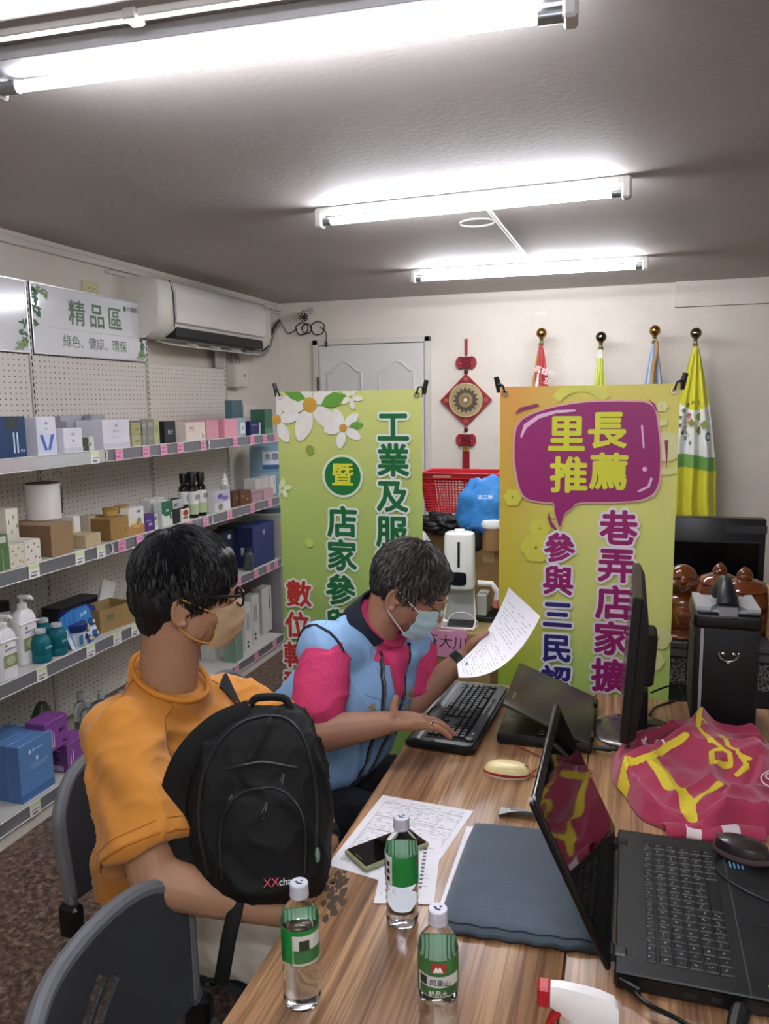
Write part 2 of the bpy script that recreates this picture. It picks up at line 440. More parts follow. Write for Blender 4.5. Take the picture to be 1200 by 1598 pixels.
# ------------------------------------------------------------------ shelving along the left wall
SX = -2.20; SB = -2.56        # shelf front and back panel planes
SZ = (1.462, 1.047, .632, .112)
BAYS = ((2.06, 2.95), (2.95, 3.84), (3.84, 4.73))
STRIP = M('85868b', .35, .3); SHELFW = M('c9c6c0', .4); PINKT = M('eba3c4', .6); GREENT = M('d8e3b4', .6); WHT = M('f0efec', .5)
def price_tag(parent, y, z, pink, w_=.058):
    if pink: o = B().box(0, .0015, -w_ / 2, w_ / 2, -.028, .024).box(.0015, .0018, -w_ * .36, w_ * .3, .008, .011, mi=1).box(.0015, .0018, -w_ * .36, w_ * .1, -.012, -.006, mi=1)
    else: o = B().box(0, .0015, -w_ / 2, w_ / 2, -.028, .010, mi=2).box(0, .0015, -w_ / 2, w_ / 2, .010, .026).box(.0015, .0018, -w_ * .3, w_ * .36, -.006, -.002, mi=1).box(.0015, .0018, -w_ * .3, w_ * .2, -.020, -.013, mi=1)
    o = o.done('price_tag', [PINKT if pink else GREENT, M('c25f94' if pink else '6a6f74', .6), WHT], parent)
    o.location = (SX + .0066, y, z - .028); o['label'] = 'pink price tag' if pink else 'white and green price tag'
    return o
TAGS = {  # bay -> shelf -> (pixel centres on the strip, pink?)
    0: {0: [(2.87, 0)], 1: [(2.21, 0), (2.46, 0), (2.73, 0), (2.87, 0)], 2: [(2.46, 0), (2.76, 0), (2.945, 0)], 3: [(2.15, 0), (2.37, 0), (2.7, 0)]},
    1: {0: [(3.04, 1), (3.25, 1), (3.40, 1), (3.55, 1), (3.78, 1)], 1: [(3.02, 1), (3.16, 1), (3.31, 1), (3.45, 1), (3.60, 1), (3.77, 1)], 2: [(3.08, 0), (3.3, 0), (3.5, 1), (3.7, 1)], 3: [(3.1, 0), (3.5, 1)]},
    2: {0: [(4.14, 1), (4.36, 1), (4.54, 1), (4.70, 1)], 1: [(4.04, 1), (4.33, 1), (4.58, 1)], 2: [(4.12, 1), (4.35, 1), (4.52, 1), (4.64, 1)], 3: [(4.05, 1), (4.31, 1), (4.58, 1)]},
}
bays = []
LB = ['left bay of the white pegboard shelving, topped by a cut-off sign', 'middle bay of the white pegboard shelving, under the green lettered sign', 'right bay of the white pegboard shelving, with no sign on top']
for bi, (y0, y1) in enumerate(BAYS):
    t = thing('shelving_bay', LB[bi], 'shelving', (0, 0, 0), 0)
    bays.append(t)
    npan = 4; zt = 1.885; zb = .16; h = (zt - zb) / npan
    for k in range(npan):
        B().box(SB - .012, SB, y0 + .012, y1 - .012, zb + k * h + .0015, zb + (k + 1) * h - .0015, .0015).done('peg_panel', PEG, t)
    up = B().box(SB - .035, SB + .006, y0 - .010, y0 + .010, 0, 2.205 if bi < 2 else 2.205, .001)
    for z in range(14, 73):
        up.box(SB + .0058, SB + .0064, y0 - .003, y0 + .003, z * .03, z * .03 + .017, mi=1)
    up.done('upright', [SHELFW, M('1c1b1a', .8)], t)
    if bi == 2:
        up = B().box(SB - .035, SB + .006, y1 - .010, y1 + .010, 0, 2.03, .001)
        for z in range(14, 67): up.box(SB + .0058, SB + .0064, y1 - .003, y1 + .003, z * .03, z * .03 + .017, mi=1)
        up.done('upright', [SHELFW, M('1c1b1a', .8)], t)
        B().box(SB - .01, SB - .004, y1 - .11, y1 - .01, 1.89, 2.02).done('top_filler_panel', M('b5b2ac', .4, .4), t)
    for si, z in enumerate(SZ):
        s = B().box(SB + .008, SX - .005, y0 + .003, y1 - .003, z - .028, z - .002, .001).done('shelf_board', SHELFW, t)
        B().box(SX - .004, SX + .004, y0 + .004, y1 - .004, z - .052, z + .0, .001).box(SX + .002, SX + .0065, y0 + .004, y1 - .004, z - .003, z + .002, .0008, mi=1).box(SX + .002, SX + .0065, y0 + .004, y1 - .004, z - .055, z - .051, .0008, mi=1).done('price_rail', [STRIP, M('e0dfdc', .3)], s)
        if si == 0 and bi == 0:
            B().box(SX + .0046, SX + .006, y0 + .01, y1 - .01, z - .05, z - .004).done('clear_rail_cover', M('e9ecf0', .15, .5), s)
        B().tube([(SX + .008, y1 - .018, z + .004), (SX + .010, y1 - .004, z - .01), (SX + .010, y1 - .002, z - .04), (SX + .008, y1 - .012, z - .05)], .004, 6).done('rail_clip', M('e9e9ea', .3), s)
        for yy in (y0 + .02, y1 - .02):
            B().poly([(SB, z - .03), (SX - .06, z - .03), (SX - .06, z - .045), (SB, z - .10)], yy - .002, yy + .002, mtx=Matrix(((1, 0, 0, 0), (0, 0, 1, 0), (0, 1, 0, 0), (0, 0, 0, 1)))).done('shelf_bracket', M('b4b1ab', .4), s)
        for y, pk in TAGS[bi][si]: price_tag(s, y, z, pk)
    B().box(SB, SX - .006, y0 + .003, y1 - .003, .0, .058, .001).box(SB, SX - .03, y0 + .003, y1 - .003, .055, .085).done('base_plinth', M('d3cfc6', .45), t)

# header signs
GREENTX = M('5f7f62', .5); LEAF = M('3f6b45', .5); LEAF2 = M('7f9c6a', .5)
def sign(y0, y1, z0, z1, label, letters):
    t = thing('header_sign', label, 'sign', (SB + .008, (y0 + y1) / 2, z0))
    w_ = (y1 - y0) / 2; h = z1 - z0
    B().box(-.006, 0, -w_, w_, 0, h, .001).done('sign_board', M('e4e6ea', .12, coat=.6), t)
    B().box(-.008, .003, -w_, w_, -.004, .004, .001).box(-.008, .003, -w_, w_, h - .004, h + .004, .001).box(-.008, .003, -w_, -w_ + .005, 0, h, .001).box(-.008, .003, w_ - .005, w_, 0, h, .001).done('sign_frame', M('c6c7c9', .3, .6), t)
    random.seed(int(y0 * 10))
    def sprig(cy, cz, dy, dz, n, name, m):
        b = B()
        for i in range(n):
            f = i / n; y = cy + dy * f + random.uniform(-.018, .018); z = cz + dz * f + random.uniform(-.014, .014)
            a = random.uniform(0, 2 * PI); L_ = random.uniform(.013, .022); W_ = L_ * .45
            pts = [(y + math.cos(a) * q * L_ - math.sin(a) * s_ * W_, z + math.sin(a) * q * L_ + math.cos(a) * s_ * W_) for q, s_ in ((-1, 0), (-.3, .8), (.4, .7), (1, 0), (.4, -.7), (-.3, -.8))]
            pts = [(min(max(p[0], -w_ + .006), w_ - .006), min(max(p[1], .006), h - .006)) for p in pts]
            b.poly(pts, .0004 + i * .00002, .0008 + i * .00002, mtx=Matrix(((0, 0, 1, 0), (1, 0, 0, 0), (0, 1, 0, 0), (0, 0, 0, 1))))
        b.done(name, m, t)['label'] = 'printed sprig of green leaves'
    sprig(-w_ + .02, h - .02, .02, -.16, 22, 'leaf_print', LEAF); sprig(-w_ + .03, h - .02, .09, -.03, 14, 'leaf_print', LEAF2)
    sprig(w_ - .07, .02, .05, .02, 12, 'leaf_print', LEAF2); sprig(w_ - .03, .02, 0, .13, 14, 'leaf_print', LEAF)
    if letters:
        txt('精', .125, GREENTX, t, (.001, -.125, h * .63), EAST, .0018); txt('品', .125, GREENTX, t, (.001, .025, h * .63), EAST, .0018); txt('區', .125, GREENTX, t, (.001, .17, h * .63), EAST, .0018)
        B().box(.0004, .001, -.32, .34, h * .39, h * .395).done('printed_rule', M('a9b0aa', .5), t)
        txt('綠色、健康、環保', .062, M('6d8271', .5), t, (.001, .01, h * .2), EAST, .0006)
        txt('台灣綠購', .030, M('59655c', .5), t, (.001, w_ - .10, h - .045), EAST, .0004)
        B().ball((.001, w_ - .175, h - .045), (.0005, .012, .014), 10).done('printed_logo', LEAF, t)
    else:
        B().box(.0004, .001, -.3, .2, h * .39, h * .395).done('printed_rule', M('a9b0aa', .5), t)
sign(2.965, 3.83, 1.892, 2.20, 'white header sign with green characters 精品區 above the middle bay', True)
sign(2.075, 2.94, 1.892, 2.20, 'white header sign with leaf print cut off at the left edge of the photo', False)

# ------------------------------------------------------------------ goods on the shelves
def side_of(pxl, pyl, X): return at(pxl, pyl, 0, X).y
def carton(name, label, cat, si, y0, y1, h, dep, col, rot=0, xf=None, group=None, z=None, side=None, top=None, bev=.0015, decals=()):
    """a folded box standing on shelf si; front faces +X.  decals: (kind, u0,u1,v0,v1,colour) in fractions of the front"""
    xf = (SX - .018) if xf is None else xf
    zb = (SZ[si] - .002) if z is None else z
    t = thing(name, label, cat, (xf, (y0 + y1) / 2, zb), R(rot), group)
    w_ = (y1 - y0) / 2
    m = M(col, .45, var=.04, vs=15)
    B().box(-dep, 0, -w_, w_, .0005, h, bev).done('box_body', m, t)
    B().box(-dep * .98, -.002, -w_ + .002, w_ - .002, h - .0005, h + .0012, .0004).done('lid_flap', M(top or col, .45), t)
    if side: B().box(-dep + .002, -.002, -w_ - .0004, -w_ + .001, .002, h - .002).done('side_shade', M(side, .45), t)  # near side in a darker tone of the front: shade put into the colour
    for d in decals:
        k, u0, u1, v0, v1, c = d[:6]
        if k == 'r': B().box(-.0005, .0006, -w_ + 2 * w_ * u0, -w_ + 2 * w_ * u1, h * v0, h * v1).done('printed_panel', M(c, .5), t)
        elif k == 'o': B().ball((.0002, -w_ + w_ * (u0 + u1), h * (v0 + v1) / 2), (.0006, w_ * (u1 - u0), h * (v1 - v0) / 2), 14).done('printed_mark', M(c, .5), t)
        elif k == 't': txt(d[6], h * (v1 - v0), M(c, .5), t, (.001, -w_ + w_ * (u0 + u1), h * (v0 + v1) / 2), EAST if len(d) < 8 else (PI / 2, PI / 2, PI / 2), .0002, res=1)
        elif k == 'v':
            b = B()
            for s in (-1, 1):
                b.poly([(s * w_ * .75, h * v1), (s * w_ * .42, h * v1), (s * w_ * .02, h * v0), (s * w_ * .3, h * v0)], .0004, .001, mtx=Matrix(((0, 0, 1, 0), (1, 0, 0, 0), (0, 1, 0, 0), (0, 0, 0, 1))))
            b.done('printed_mark', M(c, .4), t)
        elif k == 's':
            B().box(-dep + dep * u0, -dep + dep * u1, -w_ - .0008, -w_ + .001, h * v0, h * v1).done('side_label', M(c, .5), t)
    return t
def yy(px, si, X=None):     # Y of a point on a shelf front line seen at pixel column px
    X = (SX - .018) if X is None else X
    lo, hi = 1.9, 5.0
    for _ in range(40):
        mid = (lo + hi) / 2; d = V((X, mid, SZ[si])) - EYE; u = 600 + FPX * d.dot(RT) / d.dot(FW)
        if u < px: lo = mid
        else: hi = mid
    return lo
def hh(px, py, si, X=None): return at(px, py, 0, (SX - .018) if X is None else X).z - SZ[si]
GS1 = 'goods on the top shelf'
# top shelf
carton('gift_box', 'dark navy box with two white tubes printed on it, leftmost on the top shelf', 'box', 0, yy(-12, 0), yy(43, 0), .155, .14, '24416b', decals=(('r', .62, .66, .12, .62, 'dfe6ef'), ('r', .72, .76, .12, .62, 'dfe6ef'), ('r', .42, .8, .72, .98, '3a3f3a'), ('t', .78, .98, .12, .2, 'e8eef6', '草本')))
carton('gift_box', 'white box with a big blue V shape on its front', 'box', 0, yy(60, 0), yy(90, 0), .150, .15, 'e3e3ee', decals=(('r', .08, .92, .1, .56, 'd4d9f0'), ('v', .1, .9, .13, .54, '4c68b4'), ('o', .42, .58, .8, .88, '9aa0b8'), ('t', .2, .8, .66, .72, 'b0b3c4', '純淨'), ('r', .1, .9, .06, .075, 'b9bccb')))
carton('gift_box', 'small plain white box beside the one with the blue V', 'box', 0, yy(101, 0), yy(130, 0), .100, .11, 'e4e4ec', decals=(('o', .44, .56, .42, .56, 'a9abb6'), ('t', .3, .7, .7, .82, 'b3b5c0', '護膚'), ('r', .25, .75, .3, .33, 'c0c1ca'), ('r', 0, 1, 0, .22, 'cdced8')))
carton('gift_box', 'flat grey box standing behind the small white box', 'box', 0, yy(92, 0, -2.38), yy(150, 0, -2.38), .150, .04, 'a7a7ae', xf=-2.36, decals=(('r', 0, .14, .5, .85, '7e7f87'),))
carton('gift_box', 'grey box standing beside the big white box, behind the tiny green one', 'box', 0, yy(140, 0, -2.33), yy(161, 0, -2.33), .150, .04, '9c9ca4', xf=-2.31)
carton('gift_box', 'tiny dark green box on the top shelf', 'box', 0, yy(129, 0), yy(139, 0), .058, .05, '47513a')
carton('gift_box', 'tiny white box with a green leaf beside the tiny dark green box', 'box', 0, yy(140, 0), yy(148, 0), .060, .04, 'dcdcd8', decals=(('o', .05, .4, .35, .6, '6f8a4a'),))
carton('gift_box', 'large square white box with a faint grey emblem', 'box', 0, yy(162, 0), yy(203.5, 0), .128, .14, 'e2e1ea', decals=(('o', .44, .56, .74, .88, 'b6b6c6'), ('t', .25, .75, .56, .66, 'c2c2d0', '雅韻生活'), ('r', .3, .7, .4, .42, 'c6c6d2'), ('r', 0, 1, 0, .2, 'd0cfda')))
for k, (z_, h_, lb, cc) in enumerate(((SZ[0] - .002, .052, 'lower of two stacked olive soap boxes', 'b5b184'), (SZ[0] + .052, .056, 'upper of two stacked olive soap boxes', 'a9a776'))):
    carton('soap_box', lb, 'box', 0, yy(207, 0), yy(223, 0), h_, .08, cc, z=z_, group='stacked olive soap boxes', decals=(('r', .3, .7, .4, .55, '8a865a'),))
carton('soap_box', 'olive box half hidden at the left of the stacked soap boxes', 'box', 0, yy(198, 0, -2.33), yy(208, 0, -2.33), .11, .06, '8f8d5e', xf=-2.31)
for k, (a, b_) in enumerate(((221, 230.5), (231.2, 241))):
    carton('skincare_box', ['slim grey box, left of a pair on the top shelf', 'slim grey box, right of a pair on the top shelf'][k], 'box', 0, yy(a, 0), yy(b_, 0), .118, .07, '8c8c84', group='pair of slim grey boxes', decals=(('r', .15, .85, .75, .9, 'a9a99e'), ('r', .2, .8, .2, .4, '9c9b8d')))
carton('skincare_box', 'slim pale yellow-green box between grey and black boxes', 'box', 0, yy(241.5, 0), yy(250, 0), .124, .08, 'b7b78a', decals=(('r', .2, .8, .45, .75, 'a2a273'),))
carton('perfume_box', 'black box with small white lettering on the top shelf', 'box', 0, yy(258, 0), yy(275, 0), .110, .14, '2a2b30', decals=(('t', .15, .85, .38, .62, 'd8d8dc', '男士'), ('s', .42, .72, .45, .62, '9a9aa0')))
carton('tea_box', 'cream box with fine plant drawing beside the pink boxes', 'box', 0, yy(291, 0), yy(321, 0), .098, .14, 'e6d8cb', decals=(('t', .06, .5, .62, .78, '57504a', '草本茶'), ('r', .06, .4, .52, .54, '9a8f86'), ('o', .8, .86, .1, .42, 'a7a083'), ('o', .88, .93, .1, .34, 'c08c84')))
carton('gift_box', 'pink box partly behind the cream tea box', 'box', 0, yy(318, 0, -2.27), yy(337, 0, -2.27), .105, .16, 'd79aa6', xf=-2.25)
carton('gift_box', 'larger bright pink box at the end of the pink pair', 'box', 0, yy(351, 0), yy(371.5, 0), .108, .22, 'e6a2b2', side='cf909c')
carton('gift_box', 'tall slate blue box at the right end of the top shelf', 'box', 0, 4.36, 4.50, .215, .05, '4f6f7c', xf=-2.32)
carton('gift_box', 'pale pink and white striped box behind the navy box', 'box', 0, 4.52, 4.70, .185, .05, 'd9cdc8', xf=-2.32, decals=(('r', 0, 1, .45, .6, 'cfaab0'),))
carton('cream_tube_pack', 'small pale blue packet at the right end of the top shelf', 'packet', 0, yy(371, 0), yy(384, 0), .11, .04, '9db8c0', decals=(('r', .35, .9, .15, .75, 'e6ebea'), ('t', .4, .85, .3, .55, '5d7a70', '草')))
carton('gift_box', 'small navy box with white side lettering on the top shelf', 'box', 0, yy(391, 0), yy(408, 0), .085, .05, '22285a', decals=(('r', .8, .92, .1, .9, 'cfd2e6'), ('r', .1, .65, .72, .78, '8d92c0'), ('r', .1, .9, .0, .1, 'b9bbcb')))
carton('gift_box', 'tall dark green box at the far right end of the top shelf', 'box', 0, yy(414, 0), yy(426, 0), .155, .10, '3b6b52', decals=(('r', 0, 1, 0, .22, '5f8a72'),))
# second shelf
carton('tea_box', 'green patterned box at the left edge on the second shelf', 'box', 1, yy(-20, 1), yy(16, 1), .135, .12, '5c7a52', decals=(('r', .1, .9, .78, .96, 'c5d0bb'), ('r', .4, .44, .02, .6, '9db38d'), ('r', .7, .73, .02, .6, '9db38d')))
FL = tuple(('o', u, u + .1, v, v + .1, c) for u, v, c in ((.1, .15, 'a9714c'), (.35, .5, '6d7c5a'), (.6, .2, 'a06a52'), (.8, .6, '6d7c5a'), (.15, .7, '6d7c5a'), (.55, .78, 'a9714c'), (.82, .12, '7a8b66')))
carton('soap_box', 'tall cream box with small leaf pattern behind the patterned pair', 'box', 1, yy(8, 1, -2.36), yy(27, 1, -2.36), .205, .1, 'e1dccd', xf=-2.34, decals=FL)
carton('soap_box', 'cream flower-patterned box, left of the pair on the second shelf', 'box', 1, yy(17, 1), yy(40, 1), .088, .1, 'd9d5c0', decals=FL)
carton('soap_box', 'cream flower-patterned box, right of the pair on the second shelf', 'box', 1, yy(41, 1), yy(65, 1), .090, .1, 'e3dfd2', decals=FL)
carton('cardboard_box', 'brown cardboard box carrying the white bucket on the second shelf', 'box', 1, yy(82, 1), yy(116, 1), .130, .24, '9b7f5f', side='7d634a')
def bucket():
    p = V((-2.375, 2.75, SZ[1] + .1305))
    t = thing('white_bucket', 'white paper drum wrapped in clear plastic on the cardboard box', 'bucket', p)
    r = .070
    B().lathe([(r - .004, 0), (r, .003), (r, .150), (r - .004, .152), (r - .004, .148), (r - .006, .01), (0, .01)], 32).done('drum', M('e6e3e0', .5), t)
    B().lathe([(0, .1485), (r - .003, .1485), (r - .003, .1545), (0, .1545)], 28).done('grey_lid', M('6d6561', .6), t)
    B().box(r - .003, r + .0012, .02, .026, .02, .14, mtx=Matrix.Rotation(R(12), 4, 'Z')).done('black_tape', M('2b2a2c', .4), t)
    def film(u, v):
        a = 2 * PI * u; rr = r + .004 + .003 * math.sin(a * 9 + v * 7) * v + .010 * max(0, math.cos(a - R(20))) * v
        return (rr * math.cos(a), rr * math.sin(a), v * .158)
    B().sheet(film, 48, 8).done('plastic_film', M('ffffff', .08, trans=1, ior=1.1, alpha=.28), t)
    B().tube(smoothpath([(.02, .03, .155), (.03, .04, .19), (.05, .05, .2), (.05, .06, .17), (.04, .05, .156)]), .004, 6).done('film_knot', M('e9ecef', .1, trans=.6, alpha=.6), t)
bucket()
carton('display_tray', 'small kraft tray of white sachets on the second shelf', 'box', 1, yy(134, 1), yy(158, 1), .055, .10, 'c4b28c', decals=())
for k, (a, b_, h_, c, lb) in enumerate(((122, 131, .125, 'e4e1da', 'white sachet box standing in front of the kraft tray group'), (146, 156, .11, 'c9bfae', 'beige sachet box behind the kraft tray'), (112, 122, .095, 'd0bd94', 'pale kraft sachet box beside the cardboard box'))):
    carton('sachet_box', lb, 'box', 1, yy(a + 2, 1, -2.30), yy(b_ + 3, 1, -2.30), h_, .06, c, xf=-2.325 if k == 1 else -2.322, decals=(('r', .2, .8, .3, .34, 'b9a98c'),))
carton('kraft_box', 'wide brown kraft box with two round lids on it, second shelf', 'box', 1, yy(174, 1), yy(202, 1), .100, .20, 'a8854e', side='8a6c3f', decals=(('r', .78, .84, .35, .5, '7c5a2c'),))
for k, px in enumerate((176, 194)):
    t = thing('paper_can', ['round kraft paper can, left of two on the kraft box', 'round kraft paper can, right of two on the kraft box'][k], 'can', (-2.29, yy(px + 4, 1, -2.27) , SZ[1] + .1015), 0, 'kraft paper cans')
    B().lathe([(0, 0), (.034, 0), (.034, .022), (0, .022)], 24).done('can_body', M('b99a5c', .5), t)
    B().lathe([(0, .0221), (.0355, .0221), (.0355, .034), (.032, .036), (0, .036)], 24).done('can_lid', M('a98744', .45), t)
carton('food_pack', 'white pack with a picture of food in a bowl on the second shelf', 'box', 1, yy(203, 1), yy(226, 1), .128, .05, 'e9e7e2', decals=(('r', 0, 1, .0, .35, 'b98a4e'), ('o', .1, .9, .2, .5, 'd1a96a'), ('o', .2, .5, .36, .58, 'e6dfb2'), ('o', .5, .8, .4, .62, '8c8a55'), ('o', .4, .7, .32, .46, '413b2c'), ('t', .35, .95, .78, .9, '3c3c3a', '好食')))
for k, (a, b_, h_, c, lb, dec) in enumerate((
    (228, 238, .135, 'd5d4d2', 'slim grey box with black characters, left of a pair', (('t', .1, .9, .62, .72, '26262a', '養'), ('t', .1, .9, .5, .6, '26262a', '生'))),
    (240, 252, .135, 'dad9d7', 'slim grey box with black characters, right of a pair', (('t', .1, .9, .62, .72, '26262a', '養'), ('t', .1, .9, .5, .6, '26262a', '生'))))):
    carton('medicine_box', lb, 'box', 1, yy(a + 4, 1, -2.3), yy(b_ + 4, 1, -2.3), h_, .06, c, xf=-2.285, decals=dec)
carton('medicine_box', 'purple box with a white flower on the second shelf', 'box', 1, yy(227, 1), yy(247, 1), .078, .045, '5c3b86', decals=(('r', .75, 1, 0, 1, 'dfe3dc'), ('t', .1, .7, .3, .5, 'efe9f5', '保健'), ('r', .1, .5, .62, .68, 'b79fd4'), ('o', .72, .95, .5, .9, '6f9a55')))
carton('medicine_box', 'white box with a green wave and leaves on the second shelf', 'box', 1, yy(254, 1), yy(270, 1), .128, .05, 'e4e8e2', decals=(('r', 0, 1, .52, 1, '2f6d52'), ('o', .1, .9, .4, .62, '2f6d52'), ('t', .2, .8, .56, .66, 'eef5ef', '順暢'), ('o', .7, .98, .25, .45, '5d8f4c')))
carton('medicine_box', 'grey-topped black box behind the red mushroom box', 'box', 1, yy(271, 1), yy(287, 1), .125, .05, '24262a', decals=(('r', 0, 1, .62, 1, 'b9bab9'), ('t', .1, .5, .7, .84, '3a3a3c', '靈芝')))
carton('medicine_box', 'small white box with a red mushroom picture on the second shelf', 'box', 1, yy(285, 1, -2.205), yy(297, 1, -2.205), .066, .012, 'ece7e2', xf=-2.2075, decals=(('o', .15, .85, .45, .95, 'a5442a'), ('o', .3, .6, .3, .6, 'd9a13a'), ('o', .1, .9, .25, .42, '6f7c4a')))
def bottle_dark(y, x, lb, green=0):
    t = thing('sauce_bottle', lb, 'bottle', (x, y, SZ[1] - .002), 0, 'tall black glass bottles on the second shelf')
    B().lathe([(0, 0), (.026, 0), (.029, .004), (.029, .155), (.026, .168), (.017, .176), (.016, .19), (0, .19)], 24).done('glass_body', M('121214', .12, coat=.5), t)
    B().lathe([(0, .188), (.0215, .188), (.022, .235), (.020, .24), (0, .24)], 20).done('screw_cap', M('0c0c0e', .4), t)
    B().lathe([(.0295, .02), (.0298, .02), (.0298, .145), (.0295, .145)], 24, cap=False).done('paper_label', M('e6e6e4', .5), t)
    B().lathe([(.0299, .02), (.0301, .02), (.0301, .075), (.0299, .075)], 24, cap=False).done('label_stripe', M('b9c69a' if green else '2e3035', .5), t)
    txt('茶籽', .03, M('232428', .5), t, (.0304, 0, .11), EAST, .0003, res=1, sx=.8)
bottle_dark(yy(289, 1, -2.29) , -2.29, 'black bottle at the left rear of the bottle group', 0)
bottle_dark(yy(302, 1, -2.31), -2.315, 'black bottle at the middle rear of the bottle group', 0)
bottle_dark(yy(304, 1, -2.24), -2.247, 'black bottle with green striped label, front left', 1)
bottle_dark(yy(313, 1, -2.24) + .025, -2.247, 'black bottle with green striped label, front right', 1)
carton('soap_box', 'small pale green box beside the black bottles', 'box', 1, yy(320, 1, -2.3), yy(328, 1, -2.3), .08, .05, 'b9c2a6', xf=-2.28)
carton('lavender_box', 'white box with a purple lavender picture on the second shelf', 'box', 1, yy(336, 1), yy(360, 1), .112, .12, 'd8dad8', decals=(('r', .0, .95, .48, .98, 'c3bfd6'), ('o', .1, .6, .6, .95, '6a5fa0'), ('o', .4, .95, .5, .8, '7d72ad'), ('o', .2, .5, .06, .42, '8c8a72'), ('r', .55, .95, .05, .42, 'e7e4ea')))
t = thing('dropper_bottle', 'white dropper bottle with pointed cap behind the lavender box', 'bottle', (-2.37, yy(352, 1, -2.37), SZ[1] - .002))
B().lathe([(0, 0), (.028, 0), (.03, .004), (.03, .115), (.014, .125), (0, .125)], 20).done('bottle_body', M('c8c9cf', .3), t)
B().lathe([(0, .12), (.02, .12), (.021, .15), (.011, .153), (.008, .18), (.003, .19), (0, .19)], 18).done('pointed_cap', M('ededed', .35), t)
carton('wooden_box', 'brown glossy box, left of two on the second shelf', 'box', 1, yy(362, 1, -2.24), yy(375, 1, -2.24), .088, .08, '5c4230', xf=-2.232, decals=(('o', .3, .7, .4, .7, '8a6a48'),))
carton('wooden_box', 'brown glossy box with an orange mark on the second shelf', 'box', 1, yy(376, 1), yy(392, 1), .085, .08, '6a4630', decals=(('r', .5, .75, .35, .45, 'c98a4a'), ('o', .1, .3, .6, .72, 'b89066')))
for k, (a, b_) in enumerate(((396, 407), (407.6, 418), (419, 428))):
    carton('white_carton', ['tall white carton in front of the water jug, left of three', 'tall white carton in front of the water jug, middle of three', 'tall white carton in front of the water jug, right of three'][k], 'box', 1, yy(a, 1, -2.3), yy(b_, 1, -2.3), .125, .08, 'cdc9c8' if k < 2 else 'dedcdc', xf=-2.285, group='three white cartons', decals=(('r', .6, .8, .5, .9, 'aeb3bd'),) if k == 2 else ())
carton('pink_pouch_box', 'translucent pink box, left of two before the white cartons', 'box', 1, yy(394, 1), yy(409, 1), .068, .04, 'b793a0', decals=(('r', .1, .9, .8, .9, '8d6f7c'),))
carton('pink_pouch_box', 'translucent pink box, right of two before the white cartons', 'box', 1, yy(412, 1), yy(427, 1), .062, .04, 'c79fac')
# third shelf
def pump_bottle(x, y, lb, ang=0, sc=1.0):
    t = thing('pump_bottle', lb, 'bottle', (x, y, SZ[2] - .002), R(ang), 'white pump bottles on the third shelf'); t.scale = (sc, sc, sc)
    def ring(w1, d1, z, n=28):
        out = []
        for k in range(n):
            a = 2 * PI * k / n; c, s_ = math.cos(a), math.sin(a)
            out.append(V((d1 * math.copysign(abs(c) ** .6, c), w1 * math.copysign(abs(s_) ** .6, s_), z)))
        return out
    B().rings([ring(.043, .026, 0), ring(.046, .029, .004), ring(.046, .029, .15), ring(.044, .028, .166), ring(.034, .022, .186), ring(.018, .016, .196), ring(.0155, .0155, .2)]).done('bottle_body', M('e9e8ec', .3), t)
    B().lathe([(.0165, .199), (.0175, .2), (.0175, .216), (.012, .219), (.006, .222), (.006, .238), (0, .238)], 20).done('pump_collar', WHITE, t)
    B().box(-.012, .040, -.010, .010, .236, .250, .005, seg=2).cyl((.034, 0, .243), (.05, 0, .236), .006, .005, 10).done('pump_head', WHITE, t)
    B().box(.0285, .0297, -.034, .034, .05, .098, .0004).done('green_label', M('8a9a66', .5), t)
    B().ball((.0297, 0, .074), (.0008, .022, .018), 16).done('label_picture', M('b9bf9e', .5), t)
    txt('綠茶洗手乳', .011, M('6b7280', .5), t, (.0302, 0, .118), EAST, .0002, res=1)
    B().ball((.0292, -.018, .134), (.0008, .006, .005), 10).done('printed_logo', M('5d8a3c', .5), t)
    B().tube([(.027, -.046, .150), (.0305, 0, .152), (.027, .046, .148)], .0035, 6).done('tie_band', WHITE, t)
    return t
pump_bottle(-2.235, yy(10, 2, -2.235) , 'white pump bottle with green label, at the left edge', 0, 1.0)
pump_bottle(-2.30, yy(41, 2, -2.30), 'white pump bottle with green label, in front of the teal bottles', 0, 1.12)
t = thing('dark_jar', 'small black-capped bottle behind the white pump bottles', 'bottle', (-2.46, yy(10, 2, -2.46), SZ[2] - .002))
B().lathe([(0, 0), (.03, 0), (.03, .17), (.02, .19), (0, .19)], 20).done('bottle_body', M('c9cbc9', .3), t)
B().lathe([(0, .186), (.027, .186), (.027, .225), (0, .225)], 20).done('black_cap', M('15171b', .35), t)
TEAL = M('1f7f8c', .15, trans=.35, ior=1.33)
def teal(x, y, lb):
    t = thing('teal_bottle', lb, 'bottle', (x, y, SZ[2] - .002), 0, 'teal liquid bottles on the third shelf')
    B().lathe([(0, 0), (.034, 0), (.038, .005), (.038, .028), (.0365, .032), (.038, .036), (.038, .085), (.030, .105), (.017, .114), (.017, .122), (0, .122)], 28).done('bottle_body', TEAL, t)
    B().lathe([(0, .1185), (.0215, .1185), (.0215, .132), (.019, .134), (0, .134)], 24).done('grey_cap', M('c4cacc', .4), t)
    txt('潔淨液', .012, M('bfe3e6', .5), t, (.0385, 0, .062), EAST, .0002, res=1)
teal(-2.245, yy(66, 2, -2.245), 'teal bottle with grey cap, front left of three')
teal(-2.245, yy(91, 2, -2.245), 'teal bottle with grey cap, right of three beside the blue lidded jar')
teal(-2.35, yy(70, 2, -2.35), 'teal bottle with grey cap, hidden behind the front left one')
t = thing('cream_jar', 'white octagonal jar with navy blue lid beside the teal bottles', 'jar', (-2.25, yy(119, 2, -2.25), SZ[2] - .002))
